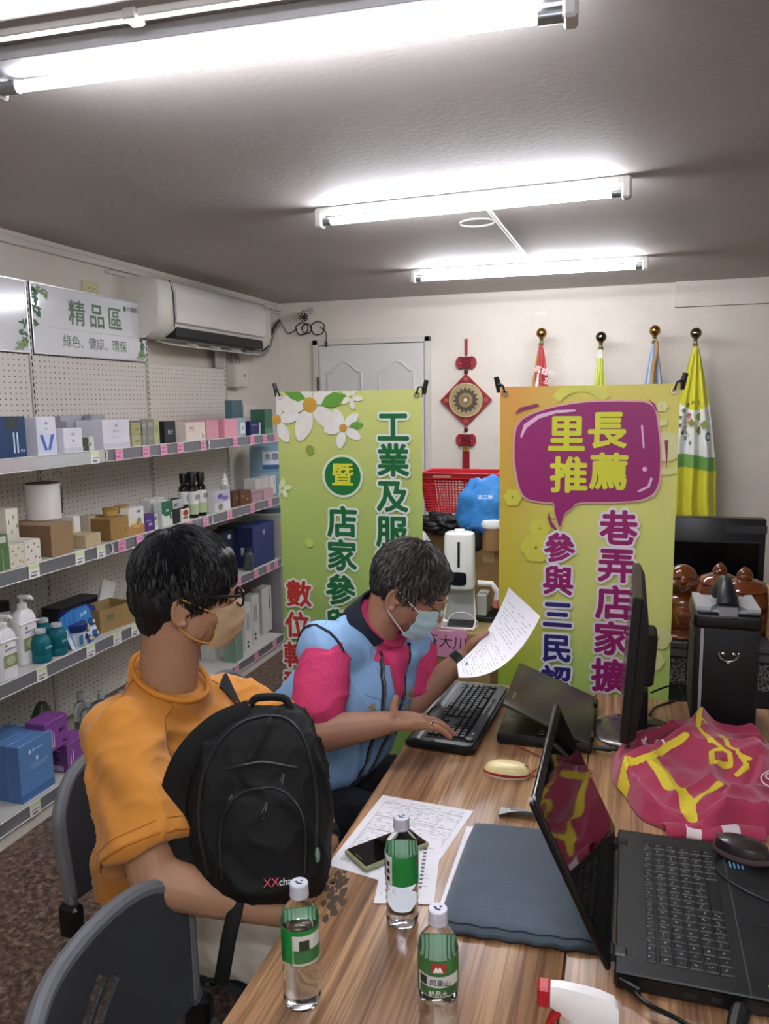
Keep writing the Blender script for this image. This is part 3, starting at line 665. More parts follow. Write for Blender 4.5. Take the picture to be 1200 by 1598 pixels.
B().lathe([(0, 0), (.040, 0), (.046, .006), (.046, .062), (.040, .07), (0, .07)], 8).done('jar_body', M('c9ced3', .3), t)
B().lathe([(0, .0685), (.049, .0685), (.051, .074), (.051, .096), (.046, .101), (0, .101)], 28).done('navy_lid', M('1d2f6d', .3), t)
B().box(.0425, .0435, -.03, .005, .012, .055).done('blue_label', M('3f7da6', .5), t); B().ball((.0435, .018, .04), (.0008, .010, .013), 12).done('printed_mark', M('1d2f6d', .4), t)
t = thing('black_tray', 'dark low tray behind the teal bottles on the third shelf', 'tray', (-2.475, 3.00, SZ[2] - .002))
B().box(-.055, .05, -.14, .14, 0, .11, .006).done('tray_body', M('15161b', .5), t); B().box(-.055, .054, -.143, .143, .111, .119, .003).done('tray_rim', M('2c3038', .4), t)
t = thing('blue_bag', 'folded royal blue plastic pouch behind the navy-lidded jar', 'pouch', (-2.372, 2.94, SZ[2] - .002))
B().box(-.035, .04, -.13, .06, 0, .115, .02, seg=3).done('pouch_body', M('1a2f86', .35), t); B().box(-.036, .041, -.131, .061, .06, .066, .001).done('pouch_seam', M('2c46a8', .35), t)
def blister(i):
    t = thing('blister_pack', ['front blue blister card holding four yellow daisy pucks', 'second blue blister card from the front, leaning', 'third blue blister card from the front, leaning', 'rearmost blue blister card of the leaning row'][i], 'blister pack',
              (-2.225 - .0 * i, yy(148, 2, -2.23) - .028 * i - .02, SZ[2] - .001), 0, 'blue blister cards with daisies')
    t.rotation_euler = (R(8), R(-16), R(6)); w_ = .062
    B().poly([(-w_, 0), (w_, 0), (w_, .135), (w_ - .012, .155), (-w_ + .012, .155), (-w_, .135)], -.001, .001, mtx=Matrix(((0, 0, 1, 0), (1, 0, 0, 0), (0, 1, 0, 0), (0, 0, 0, 1)))).done('card', M('2e7cc0', .4), t)
    B().box(.001, .0016, -w_ + .004, w_ - .004, .004, .085).done('white_print', M('dfe6ef', .4), t)
    txt('清新錠', .018, M('bfe0f4', .5), t, (.0012, .01, .125), EAST, .0002, res=1)
    B().box(.001, .0018, -w_ + .006, -w_ + .03, .06, .095).done('printed_panel', M('b8c4cc', .5), t)
    if i == 0:
        for a, b_ in ((-.03, .022), (.03, .022), (-.022, .068), (.034, .076)):
            B().lathe([(0, 0), (.018, 0), (.017, .012), (.012, .018), (0, .018)], 18, mtx=Matrix.Translation((.0015, a, b_)) @ Matrix.Rotation(PI / 2, 4, 'Y')).done('blue_puck', M('3c5d9c', .2, coat=.5), t)
            B().ball((.0195, a, b_), (.003, .0085, .0085), 12).done('yellow_daisy', M('ead77c', .5), t)
for i in range(4): blister(i)
t = thing('snack_bag', 'white glossy packet with teal stripe behind the blister cards', 'packet', (-2.40, yy(160, 2, -2.4), SZ[2] - .001)); t.rotation_euler = (R(-22), 0, 0)
B().sheet(lambda u, v: (.012 * math.sin(PI * u) * math.sin(PI * v), -.05 + .1 * u, .19 * v), 10, 14, th=.02).done('packet_body', M('d9dbd8', .25), t)
B().box(.010, .0135, -.02, .03, .06, .10).done('teal_print', M('4f9aa0', .4), t)
def open_box():
    y0, y1 = yy(168, 2), yy(212, 2); t = thing('open_cardboard_box', 'open brown cardboard tray on the third shelf behind the young man', 'box', (-2.24, (y0 + y1) / 2, SZ[2] - .002), R(-8)); w_ = (y1 - y0) / 2; d = .15; h = .105
    m = M('a08455', .8)
    B().box(-.003, 0, -w_, w_, 0, h).done('front_wall', m, t); B().box(-d, -d + .003, -w_, w_, 0, h).done('rear_wall', m, t)
    B().box(-d + .003, -.003, -w_, -w_ + .003, 0, h).done('side_wall', m, t); B().box(-d + .003, -.003, w_ - .003, w_, 0, h).done('side_wall', m, t); B().box(-d + .003, -.003, -w_ + .003, w_ - .003, 0, .003).done('box_floor', m, t)
    B().box(0, .0006, -w_ * .6, -w_ * .2, h * .5, h * .75).done('printed_label', M('6f7a55', .6), t)
open_box()
carton('blue_gift_box', 'dark navy box standing upright, left one under the second shelf', 'box', 2, yy(343, 2, -2.3), yy(367, 2, -2.3), .26, .12, '181d3c', xf=-2.30, decals=(('r', .6, .8, .82, .92, 'b9c0d8'),))
carton('grey_gift_box', 'dark grey box between the two navy boxes', 'box', 2, yy(368, 2, -2.34), yy(392, 2, -2.34), .26, .12, '3b3d44', xf=-2.34)
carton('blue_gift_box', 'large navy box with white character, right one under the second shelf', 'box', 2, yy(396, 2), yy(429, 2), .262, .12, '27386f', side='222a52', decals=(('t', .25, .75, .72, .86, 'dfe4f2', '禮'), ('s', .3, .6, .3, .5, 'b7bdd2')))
t = thing('glass_jar', 'small smoky glass jar in front of the grey box on the third shelf', 'jar', (-2.235, yy(388, 2, -2.235), SZ[2] - .002))
B().lathe([(0, 0), (.03, 0), (.032, .004), (.032, .10), (.02, .115), (.02, .12), (0, .12)], 20).done('jar_body', M('6f7a78', .15, trans=.6), t); B().lathe([(0, .1195), (.0225, .1195), (.0225, .14), (0, .14)], 18).done('jar_cap', M('34383a', .4), t)
# bottom shelf
for i in range(4):
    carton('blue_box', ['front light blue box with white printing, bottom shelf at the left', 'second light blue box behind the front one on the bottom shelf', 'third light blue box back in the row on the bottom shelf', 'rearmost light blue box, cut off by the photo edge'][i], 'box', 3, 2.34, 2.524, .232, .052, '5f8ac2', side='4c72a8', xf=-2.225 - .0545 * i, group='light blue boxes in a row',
           decals=(('o', .28, .36, .78, .86, 'dfe8f4'), ('o', .4, .45, .8, .86, 'dfe8f4'), ('r', .48, .72, .82, .835, 'c9d8ee'), ('o', .48, .56, .62, .7, 'dfe8f4'), ('r', .3, .85, .56, .57, 'b4c8e4'), ('r', .3, .8, .51, .52, 'b4c8e4'), ('r', 0, 1, 0, .13, '4a73ac')) if i == 0 else ())
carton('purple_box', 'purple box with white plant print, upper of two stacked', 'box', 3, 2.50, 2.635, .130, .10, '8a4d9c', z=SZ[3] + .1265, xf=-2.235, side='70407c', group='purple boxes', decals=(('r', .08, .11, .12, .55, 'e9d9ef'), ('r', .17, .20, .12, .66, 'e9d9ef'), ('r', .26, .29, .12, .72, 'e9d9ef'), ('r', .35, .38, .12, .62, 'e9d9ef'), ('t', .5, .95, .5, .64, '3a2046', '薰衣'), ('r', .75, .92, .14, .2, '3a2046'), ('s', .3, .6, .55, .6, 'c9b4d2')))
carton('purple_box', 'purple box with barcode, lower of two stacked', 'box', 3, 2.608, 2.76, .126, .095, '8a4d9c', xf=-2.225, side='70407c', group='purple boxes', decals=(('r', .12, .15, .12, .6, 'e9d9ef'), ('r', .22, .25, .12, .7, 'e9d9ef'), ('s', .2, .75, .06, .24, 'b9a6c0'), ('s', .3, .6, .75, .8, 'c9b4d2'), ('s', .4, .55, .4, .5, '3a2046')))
t = thing('green_jug', 'dark green bottle behind the upper purple box', 'bottle', (-2.42, yy(46, 3, -2.42) + .1, SZ[3] - .002))
B().lathe([(0, 0), (.045, 0), (.048, .01), (.048, .20), (.03, .24), (.02, .26), (0, .26)], 20).done('bottle_body', M('39462f', .3), t); B().lathe([(.0482, .05), (.0486, .05), (.0486, .16), (.0482, .16)], 20, cap=False).done('green_label', M('4d6b2c', .5), t)
def clear_bottle(x, y, lb):
    t = thing('clear_spray_bottle', lb, 'bottle', (x, y, SZ[3] - .002), 0, 'clear bottles with green labels on the bottom shelf')
    B().lathe([(0, 0), (.03, 0), (.033, .005), (.033, .06), (.031, .065), (.033, .07), (.033, .14), (.024, .165), (.013, .175), (.013, .19), (0, .19)], 22).done('bottle_body', M('e3eaea', .06, trans=.85, ior=1.33), t)
    B().lathe([(.0334, .01), (.0337, .01), (.0337, .07), (.0334, .07)], 22, cap=False).done('green_label', M('7c9a45', .5), t)
    B().lathe([(0, .185), (.0165, .185), (.0165, .215), (.014, .218), (0, .218)], 18).done('clear_cap', M('cfd6d8', .1, trans=.5), t)
for i, (x, y) in enumerate(((-2.24, 2.83), (-2.24, 2.92), (-2.33, 2.88), (-2.33, 2.98), (-2.24, 3.02), (-2.42, 2.95))):
    clear_bottle(x, y, 'clear bottle with green label, ' + ['first in the front row beside the purple boxes', 'second in the front row on the bottom shelf', 'first in the second row on the bottom shelf', 'second in the second row on the bottom shelf', 'third in the front row, nearest the orange shirt', 'rearmost on the bottom shelf'][i])
for k, (a, b_, h_) in enumerate(((383, 393, .30), (394, 405, .315), (410, 424, .31))):
    carton('tall_white_box', ['tall white box with black marks, left of three on the bottom shelf', 'tall white box with black marks, middle of three on the bottom shelf', 'tall white box with dark stripe, right of three on the bottom shelf'][k], 'box', 3, yy(a, 3, -2.26 - .03 * k), yy(b_, 3, -2.26 - .03 * k), h_, .07, 'd3d3cf', xf=-2.255 - .03 * k, group='tall white boxes', decals=(('r', .25, .5, .06, .12, '3b3b3b'), ('r', .25, .5, .15, .21, '3b3b3b'), ('r', .2, .7, .45, .8, 'a9aaa8')) if k < 2 else (('r', .7, .8, .5, .95, '55575a'),))
carton('green_box', 'pale green box beside the tall white boxes on the bottom shelf', 'box', 3, yy(368, 3), yy(380, 3), .22, .08, '7d9a86')
carton('red_box', 'dark red box hanging below the third shelf near the glasses', 'box', 3, yy(373, 3, -2.4), yy(392, 3, -2.4), .40, .1, '6d3a38', xf=-2.4)
carton('white_carton', 'white carton at the back of the bottom shelf', 'box', 3, yy(350, 3, -2.3), yy(372, 3, -2.3), .34, .1, 'cfcfcb', xf=-2.36)
# ------------------------------------------------------------------ on the left and back walls
def aircon():
    y0, y1 = 3.77, 5.16; z0, z1 = 2.02, 2.335
    t = thing('air_conditioner', 'long white wall-mounted air conditioner above the shelving', 'air conditioner', (WX0, y0, z0))
    L_ = y1 - y0; D = .215; Hh = z1 - z0
    def prof(f):   # cross section x,z ; f scales depth
        return [(0, .03), (.03, .0), (D * .55 * f, -.005), (D * .92 * f, .045), (D * f, .09), (D * f, .24), (D * .94 * f, Hh - .02), (D * .8 * f, Hh), (0, Hh)]
    B().rings([[V((x, yq, z)) for x, z in prof(f)] for yq, f in ((0, .9), (.012, .97), (.03, 1), (L_ - .03, 1), (L_ - .012, .97), (L_, .9))]).done('casing', M('d9d5cb', .3), t, angle=50)
    B().rings([[V((x, yq, z)) for x, z in [(D * .97, .075), (D + .012, .085), (D + .016, .12), (D + .014, .25), (D * .96 + .006, Hh - .03), (D * .9, Hh - .012), (D * .88, Hh - .03), (D * .9, .09)]] for yq in (.13, .145, L_ - .16, L_ - .145)]).done('front_panel', M('dcdad6', .2, coat=.4), t, angle=50)
    B().box(D * .45, D * .98, .15, L_ - .16, .004, .06, .006, mtx=Matrix.Translation((0.004, 0, .0))).done('air_slot', M('14171d', .5), t)
    fl = B().box(0, .10, .135, L_ - .15, -.004, .004, .002)
    for k in range(1, 4): fl.box(0, .10, .135 + k * .27, .141 + k * .27, .003, .016, .001)
    o = fl.done('louvre_flap', M('d2cfc7', .3), t); o.location = (D * .42, 0, -.012); o.rotation_euler = (0, R(14), 0)
    B().tube([(D - .002, .125, .06), (D + .005, .122, .1), (D + .004, .118, .24), (D * .9, .125, Hh - .005)], .004, 6).done('side_seam', M('45423e', .6), t)
    h = thing('drain_hose', 'grey wrapped pipe curving from the air conditioner to the corner', 'hose', (WX0, y1, z0))
    pts = smoothpath([(.12, -.26, -.012), (.13, -.05, -.02), (.10, .14, .03), (.06, .33, .16), (.03, .52, .25)], 7)
    B().tube(pts, [.021 + .0025 * math.sin(i * 2.1) for i in range(len(pts))], 10).done('wrapped_pipe', M('8d8b88', .55, bump=.4, bs=60), h)
    B().tube([p + V((.004, 0, .016)) for p in pts[8:]], .010, 8).done('black_cable', M('2d2b2a', .6), h)
aircon()
def outlet():
    p = V((WX0, 3.47, 2.24)); t = thing('wall_outlet', 'beige double wall outlet above the green lettered sign', 'outlet', p)
    B().box(0, .008, -.062, .062, -.034, .034, .003, seg=2).done('cover_plate', M('c9c196', .45), t)
    for s in (-1, 1):
        f = B().box(.008, .011, s * .024 - .016, s * .024 + .016, -.017, .017, .002).done('socket', M('d6cfa8', .45), t)
        B().box(.011, .0115, s * .024 - .006, s * .024 - .003, -.008, .006).box(.011, .0115, s * .024 + .003, s * .024 + .006, -.008, .006).done('slot', M('2a2820', .6), f)
outlet()
def junction():
    t = thing('junction_box', 'white plastic junction box under the air conditioner beside the shelving', 'junction box', (WX0, 4.92, 1.845))
    B().box(0, .085, -.085, .085, -.08, .08, .008, seg=2).done('box_body', M('cfc9bd', .45), t)
    B().box(.0851, .0875, -.08, .08, -.075, .075, .004).done('lid', M('d5d0c4', .45), t)
    B().box(.0875, .0895, .03, .045, -.01, .01, .001).done('latch', M('6d675d', .5), t)
    for k in (-.03, .01, .045):
        B().tube(smoothpath([(.04, k, .078), (.045, k - .01, .13), (.03, k * .4 - .02, .17), (.02, k * .2, .2)], 5), .011, 8).done('conduit', M('9d9a95', .5), t)
junction()
def cctv():
    t = thing('security_camera', 'white bullet camera with a ring of lights in the back corner', 'camera', (-2.36, WY1, 2.29))
    d = V((.45, -1, -.28)).normalized(); p = V((-.02, -.09, .02))
    B().cyl(p - d * .05, p + d * .06, .034, n=20).cyl(p + d * .055, p + d * .075, .037, n=20).done('camera_barrel', M('c2bfb8', .4), t)
    f = B().cyl(p + d * .0755, p + d * .077, .033, n=20).done('lens_face', M('151518', .3), t)
    u = d.orthogonal().normalized(); v = d.cross(u)
    for k in range(8):
        q = p + d * .078 + (u * math.cos(k * PI / 4) + v * math.sin(k * PI / 4)) * .022
        B().ball(q, .0045, 8).done('light_dot', M('dfe0e2', .3), t)
    B().ball(p + d * .078, .010, 10).done('lens', M('30323a', .1), t)
    B().cyl((0, 0, .06), (0, -.012, .06), .03, n=16).cyl((0, -.01, .06), (-.01, -.06, .045), .009, n=8).done('bracket', M('b5b2ab', .4), t)
    c = thing('camera_cable', 'tangle of black cables hanging under the corner camera', 'cable', (-2.36, WY1 - .02, 2.2)); random.seed(3)
    for cx, r_ in ((-.06, .05), (.07, .055), (-.02, .04)):
        B().tube([V((cx + r_ * math.cos(a) * (1 + .15 * math.sin(a * 3)), -.012 - .012 * math.sin(2 * a), r_ * .9 * math.sin(a) + .02)) for a in [2 * PI * k / 28 for k in range(28)]], .0045, 6, closed=True).done('cable_loop', M('1b1b1c', .5), c)
    B().tube(smoothpath([(.09, -.01, .03), (.14, -.02, -.02), (.14, -.02, -.09)], 6), .004, 6).cyl((.14, -.02, -.085), (.14, -.02, -.125), .011, .007, 8).done('cable_plug', M('1b1b1c', .5), c)
    B().tube(smoothpath([(-.10, -.01, .02), (-.18, .0, -.01), (-.225, .0, .05)], 6), .004, 6).done('cable_lead', M('3a3937', .5), c)
cctv()

def ornament():
    X, Y = -1.143, WY1; RED = M('9b2230', .6); DR = M('7d1622', .5); GOLD = M('b08a4a', .35, .6)
    t = thing('chinese_knot_ornament', 'red knotted hanging with a diamond panel and round gold disc on the back wall', 'wall hanging', (X, Y - .02, 1.66))
    B().tube([(0, 0, .44), (0, 0, .32)], .010, 6).done('hanging_cord', RED, t)
    B().cyl((0, .02, .43), (0, -.01, .43), .004, n=8).done('nail', STEEL, t)
    def knot(z, s):
        b = B()
        for sx in (-1, 1):
            for r_ in (.052, .036, .022):
                b.tube([V((sx * (.042 + r_ * .55 * math.cos(a)), -.004, z + r_ * .75 * math.sin(a))) for a in [2 * PI * k / 20 for k in range(20)]], .0065, 6, closed=True)
        o = b.done('knot_loops', RED, t)
        b = B()
        for k in range(-3, 4):
            b.tube([(-.035, -.012, z + k * .012), (.035, -.012, z + k * .012)], .0055, 6)
            b.tube([(k * .011, -.008, z - .04), (k * .011, -.008, z + .04)], .0055, 6)
        b.done('knot_body', DR, t)
    knot(.27, 1); knot(-.29, 1)
    for z in (.205, -.215): B().ball((0, -.003, z), (.016, .014, .018), 10).done('bead', M('5a1018', .3), t)
    w_ = .186
    m45 = Matrix(((1, 0, 0, 0), (0, 0, -1, 0), (0, 1, 0, 0), (0, 0, 0, 1)))
    B().poly([(-w_, 0), (0, -w_), (w_, 0), (0, w_)], -.012, .006, mtx=m45).done('diamond_panel', M('7a1a22', .5, var=.1), t)
    b = B()
    for k in range(4):
        a, c = [(-w_, 0), (0, -w_), (w_, 0), (0, w_)][k], [(0, -w_), (w_, 0), (0, w_), (-w_, 0)][k]
        b.tube([(a[0], -.006, a[1]), (c[0], -.006, c[1])], .0055, 6)
    b.done('diamond_border', M('a82f38', .5), t)
    B().lathe([(0, 0), (.123, 0), (.123, .008), (0, .008)], 40, mtx=Matrix.Translation((0, -.006, 0)) @ Matrix.Rotation(PI / 2, 4, 'X')).done('round_disc', M('a4956c', .4, .3, bump=.4, bs=200), t)
    B().tube([V((.121 * math.cos(a), -.014, .121 * math.sin(a))) for a in [2 * PI * k / 40 for k in range(40)]], .0045, 6, closed=True).done('disc_rim', M('d8c79a', .35, .5), t)
    g = B(); n = 16
    pts = []
    for k in range(n * 4):
        a = 2 * PI * k / (n * 4); rr = .092 if k % 4 in (0, 1) else .076; pts.append((rr * math.cos(a), rr * math.sin(a)))
    g.poly(pts, .014, .017, mtx=m45).done('gear_ring', M('4c4038', .5), t)
    B().lathe([(0, 0), (.05, 0), (.052, .003), (.0, .004)], 28, mtx=Matrix.Translation((0, -.0175, 0)) @ Matrix.Rotation(PI / 2, 4, 'X')).done('inner_disc', M('9a8a5c', .35, .5), t)
    B().tube([V((.034 * math.cos(a) * (1 - a / 14), -.022, .034 * math.sin(a) * (1 - a / 14))) for a in [k / 4 for k in range(44)]], .003, 5).done('spiral', M('6d5f3a', .4, .4), t)
    B().ball((0, -.023, 0), (.013, .005, .013), 12).done('white_stud', M('e8e4d8', .3), t)
    for x, z, c in ((-.15, 0, '吉'), (.148, 0, '祥'), (0, .152, '福'), (0, -.152, '壽')):
        B().ball((x, -.0125, z), (.017, .002, .017), 12).done('seal_disc', M('b8574f', .5), t); txt(c, .026, M('8c1f28', .5), t, (x, -.0152, z), FRONT, .0002, res=1)
    for x in (-.012, .012):
        B().cyl((x, -.004, -.335), (x, -.004, -.375), .0115, n=10).done('gold_cap', GOLD, t)
    b = B()
    for k in range(14): b.tube([(-.022 + k * .0034, -.004 + .003 * (k % 2), -.37), (-.024 + k * .0037, -.004 + .003 * (k % 2), -.60)], .0032, 5)
    o = b.done('tassel', RED, t); o['kind'] = 'stuff'
ornament()

# flags standing along the back wall
def flag(px, py, zt, ball_, cols, label, y=5.55, spread=.10, length=1.1, right=0):
    p = at(px, py, 1, y); t = thing('flag', label, 'flag', (p.x, y, 0), 0, 'flags on poles along the back wall')
    zt = p.z
    B().cyl((0, 0, .04), (0, 0, zt - .03), .0125, n=12).done('pole', M('c8c9c8', .25, .7), t)
    B().lathe([(0, 0), (.13, 0), (.13, .02), (.03, .05), (.02, .12), (0, .12)], 24).done('pole_base', M('3b3c40', .4, .5), t)
    B().ball((0, 0, zt), .036, 20).done('finial_ball', M(ball_, .12, 1), t)
    B().lathe([(0, zt - .085), (.017, zt - .085), (.020, zt - .07), (.012, zt - .06), (.014, zt - .04), (.018, zt - .035), (0, zt - .03)], 16).done('finial_neck', M('bfae86', .2, .9), t)
    z1 = zt - .085
    def cloth(u, v):
        wd = .012 + (spread) * min(1, v * 1.5) ** .8
        x = -wd * (1 - right) + 2 * wd * u * 1.0 + right * wd * 0
        fold = (.006 + .028 * v) * math.sin(u * 21 + 1.4 * math.sin(v * 3) + px)
        return (x + .008 * math.sin(v * 9 + u * 5) * v, -.03 + fold - .02 * math.sin(u * PI), z1 - length * v + .02 * math.sin(u * 5) * v)
    mats = [M(c, .5, sheen=.3) for c in cols]
    return t, cloth, mats
t, cl, ms = flag(845, 520, 0, 'b98a4a', ('b3262e', 'e6e2dc', 'b08a3a'), 'red and white flag under a copper ball, behind the pink banner', spread=.10)
B().sheet(cl, 40, 40, th=.002, mif=lambda u, v: 2 if u < .12 and v < .5 else (1 if (.12 < u < .42 and v > .14 + .4 * (.42 - u)) else 0)).done('flag_cloth', ms, t)
txt('高雄市', .05, M('e9dcd4', .6), t, (.035, -.10, 1.84), (PI / 2, R(20), 0), .0004); txt('友', .05, M('e9dcd4', .6), t, (.05, -.105, 1.775), (PI / 2, R(20), 0), .0004)
t, cl, ms = flag(938, 526, 0, '6f6a5c', ('c6cc3c', 'dcdcd4'), 'plain yellow-green flag under a dark bronze ball', spread=.06)
B().sheet(cl, 30, 40, th=.002, mif=lambda u, v: 1 if v < .05 else 0).done('flag_cloth', ms, t)
t, cl, ms = flag(1022, 516, 0, 'b98a4a', ('8fa9cc', 'd9dde4', 'a9814c'), 'pale blue and white flag with a tan cord under a copper ball', spread=.10)
B().sheet(cl, 40, 40, th=.002, mif=lambda u, v: 1 if (int(u * 9) % 3 == 1) else 0).done('flag_cloth', ms, t)
b = B(); b.tube(smoothpath([(.01, -.06, zz) for zz in (2.02,)] + [(.012, -.075, 1.95), (-.005, -.09, 1.85), (-.01, -.10, 1.75), (-.03, -.11, 1.6)], 8), .013, 8).done('tan_cord', M('a9814c', .7, bump=.6, bs=90), t)
t, cl, ms = flag(1086, 520, 0, '7a705c', ('d4cf2e', 'e4e6e0', '6ca04a', 'b9b62c'), 'big yellow flag with a round green club emblem, rightmost', spread=.15, length=1.17)
B().sheet(cl, 60, 80, th=.002, mif=lambda u, v: (2 if v > .60 else 1) if .30 + .05 * math.sin(u * 3) < v < .68 and .02 < u else 0).done('flag_cloth', ms, t)
def emblem(t, cl):
    K = M('3c4a44', .6); z1 = 1.995
    def pt(dx, dz, lift=.006):
        v = (z1 - (1.50 + dz)) / 1.17; wd = .012 + .15 * min(1, v * 1.5) ** .8; u = .5 + dx / (2 * wd)
        p = V(cl(max(0, min(1, u)), v)); a = V(cl(min(1, u + .02), v)) - V(cl(max(0, u - .02), v)); d = V(cl(u, v + .01)) - V(cl(u, v - .01))
        n = a.cross(d).normalized(); n = -n if n.y > 0 else n
        return p + n * lift, a.normalized(), n
    def put(o, dx, dz, rot):
        p, a, n = pt(dx, dz); o.matrix_local = frame_from(p, a, n) @ Matrix.Rotation(R(rot), 4, 'Z')
    for dx, dz in ((.03, .045), (.03, -.045), (-.006, 0), (.066, 0)):
        b = B(); b.poly([(-.028, 0), (0, -.030), (.028, 0), (0, .030)], 0, .002); put(b.done('emblem_diamond', M('87903c', .6), t), dx, dz, 0)
    for i, ch in enumerate('三民區'): put(txt(ch, .050, M('b9434a', .6), t, (0, 0, 0), (0, 0, 0), .0006, th=.001), -.045 + .012 * i, -.05 + .048 * i, 65)
    for i, ch in enumerate('市雄高樂福環保大同'):
        a = R(250 - i * 21); put(txt(ch, .030, K, t, (0, 0, 0), (0, 0, 0), .0003, th=.001, res=1), .02 + .098 * math.cos(a) * .95, .135 * math.sin(a), math.degrees(a) - 90)
    for i, ch in enumerate('Chung City'):
        a = R(235 - i * 9); put(txt(ch, .024, M('5c9a55', .6), t, (0, 0, 0), (0, 0, 0), .0002, th=.001, res=1), .02 + .072 * math.cos(a), .10 * math.sin(a), math.degrees(a) - 90)
    b = B().tube([V((.020 * math.cos(a), .024 * math.sin(a), 0)) for a in [R(30) + 2 * PI * k / 18 for k in range(16)]], .0045, 6).done('emblem_letter', M('2f6a72', .5), t); put(b, .085, -.075, 0)
emblem(t, cl)

# ------------------------------------------------------------------ banners
def grad_mat(name, stops, axis='Z', scale=1.0):
    m, nt, b = nodemat(name); L = nt.links; N = nt.nodes.new
    tc = N('ShaderNodeTexCoord'); sp = N('ShaderNodeSeparateXYZ'); L.new(tc.outputs['Object'], sp.inputs[0])
    src = sp.outputs[axis] if len(axis) == 1 else None
    if axis == 'XZ':   # diagonal print
        q = N('ShaderNodeMath'); q.operation = 'MULTIPLY_ADD'; q.inputs[1].default_value = .9; L.new(sp.outputs['X'], q.inputs[0]); 
        q2 = N('ShaderNodeMath'); q2.operation = 'MULTIPLY'; q2.inputs[1].default_value = -1; L.new(sp.outputs['Z'], q2.inputs[0]); L.new(q2.outputs[0], q.inputs[2]); src = q.outputs[0]
    mr = N('ShaderNodeMapRange'); mr.inputs[1].default_value = scale[0]; mr.inputs[2].default_value = scale[1]; L.new(src, mr.inputs[0])
    r = N('ShaderNodeValToRGB'); e = r.color_ramp.elements; e[0].position = stops[0][0]; e[0].color = hexc(stops[0][1]); e[1].position = stops[-1][0]; e[1].color = hexc(stops[-1][1])
    for p_, c in stops[1:-1]: x = e.new(p_); x.color = hexc(c)
    L.new(mr.outputs[0], r.inputs[0]); L.new(r.outputs[0], b.inputs['Base Color']); b.inputs['Roughness'].default_value = .38
    return m
def banner(x0, x1, y, z0, z1, label, m, rz=0, name='standing_banner', tilt=0):
    t = thing(name, label, 'banner', ((x0 + x1) / 2, y, 0), R(rz)); w_ = (x1 - x0) / 2
    B().sheet(lambda u, v: (-w_ + 2 * w_ * u, .002 + .004 * math.sin(u * 5 + v * 3) * (1 - v) + .004, z0 + (z1 - z0) * v), 16, 30, th=.0012).done('printed_sheet', m, t).location = (0, 0, 0)
    k = B()
    B().cyl((0, .06, .75), (-w_ - .01, .02, z1 + .025), .006, n=8).done('stand_rod', M('26272a', .4), t)
    B().cyl((0, .06, .75), (w_ + .01, .02, z1 + .025), .006, n=8).done('stand_rod', M('26272a', .4), t)
    B().cyl((0, .06, .75), (-w_ + .02, .02, z0), .006, n=8).done('stand_rod', M('26272a', .4), t)
    B().cyl((0, .06, .75), (w_ - .02, .02, z0), .006, n=8).done('stand_rod', M('26272a', .4), t)
    B().cyl((0, .06, .75), (0, .34, .01), .007, n=8).box(-.03, .03, .04, .08, .7, .8, .008).done('rear_strut', M('26272a', .4), t)
    for s in (-1, 1):
        B().cyl((s * (w_ + .006), .018, z1 - .02), (s * (w_ + .016), .02, z1 + .035), .0075, .0095, 8).done('corner_tip', M('161618', .4), t)
        B().tube([V((s * (w_ - .018) + .010 * math.cos(a), -.003, z1 - .022 + .010 * math.sin(a))) for a in [2 * PI * q / 14 for q in range(14)]], .0028, 6, closed=True).done('eyelet', CHROME, t)
        B().tube(smoothpath([(s * (w_ - .018), -.004, z1 - .02), (s * (w_ - .01), -.008, z1 + .006), (s * (w_ + .008), .01, z1 + .008)], 4), .0035, 6).done('hook', M('161618', .4), t)
    return t, w_
def flower(t, cx, cz, r, rot0, parts=5, zc=1, cm='f4f2ec', full=None):
    b = B(); pm = Matrix(((1, 0, 0, 0), (0, 0, -1, 0), (0, 1, 0, 0), (0, 0, 0, 1)))
    for k in range(parts):
        a = rot0 + 2 * PI * k / parts
        if full and not full(a): continue
        out = []
        for q in range(14):
            f = 2 * PI * q / 14; lx = r * (.56 + .44 * math.cos(f)); ly = r * .21 * math.sin(f) * (1.15 if math.cos(f) < .3 else 1)
            out.append((cx + lx * math.cos(a) - ly * math.sin(a), cz + lx * math.sin(a) + ly * math.cos(a)))
        out = [(min(max(x, -W_LIM), W_LIM), min(z, Z_LIM)) for x, z in out]
        b.poly(out, .0032 + .00008 * k, .0036 + .00008 * k, mtx=pm)
    o = b.done('flower_print', M(cm, .45, var=.05, vs=40), t); o['label'] = 'printed white blossom'
    if zc: B().ball((cx, -.0042, cz), (r * .2, .0008, r * .2), 16).done('flower_centre', M('d9a742', .6, bump=.3, bs=300), t)
PM = Matrix(((1, 0, 0, 0), (0, 0, -1, 0), (0, 1, 0, 0), (0, 0, 0, 1)))
def flat(t, pts, col, name='printed_shape', d=.003, m=None):
    return B().poly(pts, d, d + .0004, mtx=PM).done(name, m or M(col, .42), t)
def disc(t, cx, cz, r, col, d=.003, n=32, name='printed_circle', sx=1):
    return flat(t, [(cx + r * sx * math.cos(2 * PI * k / n), cz + r * math.sin(2 * PI * k / n)) for k in range(n)], col, name, d)
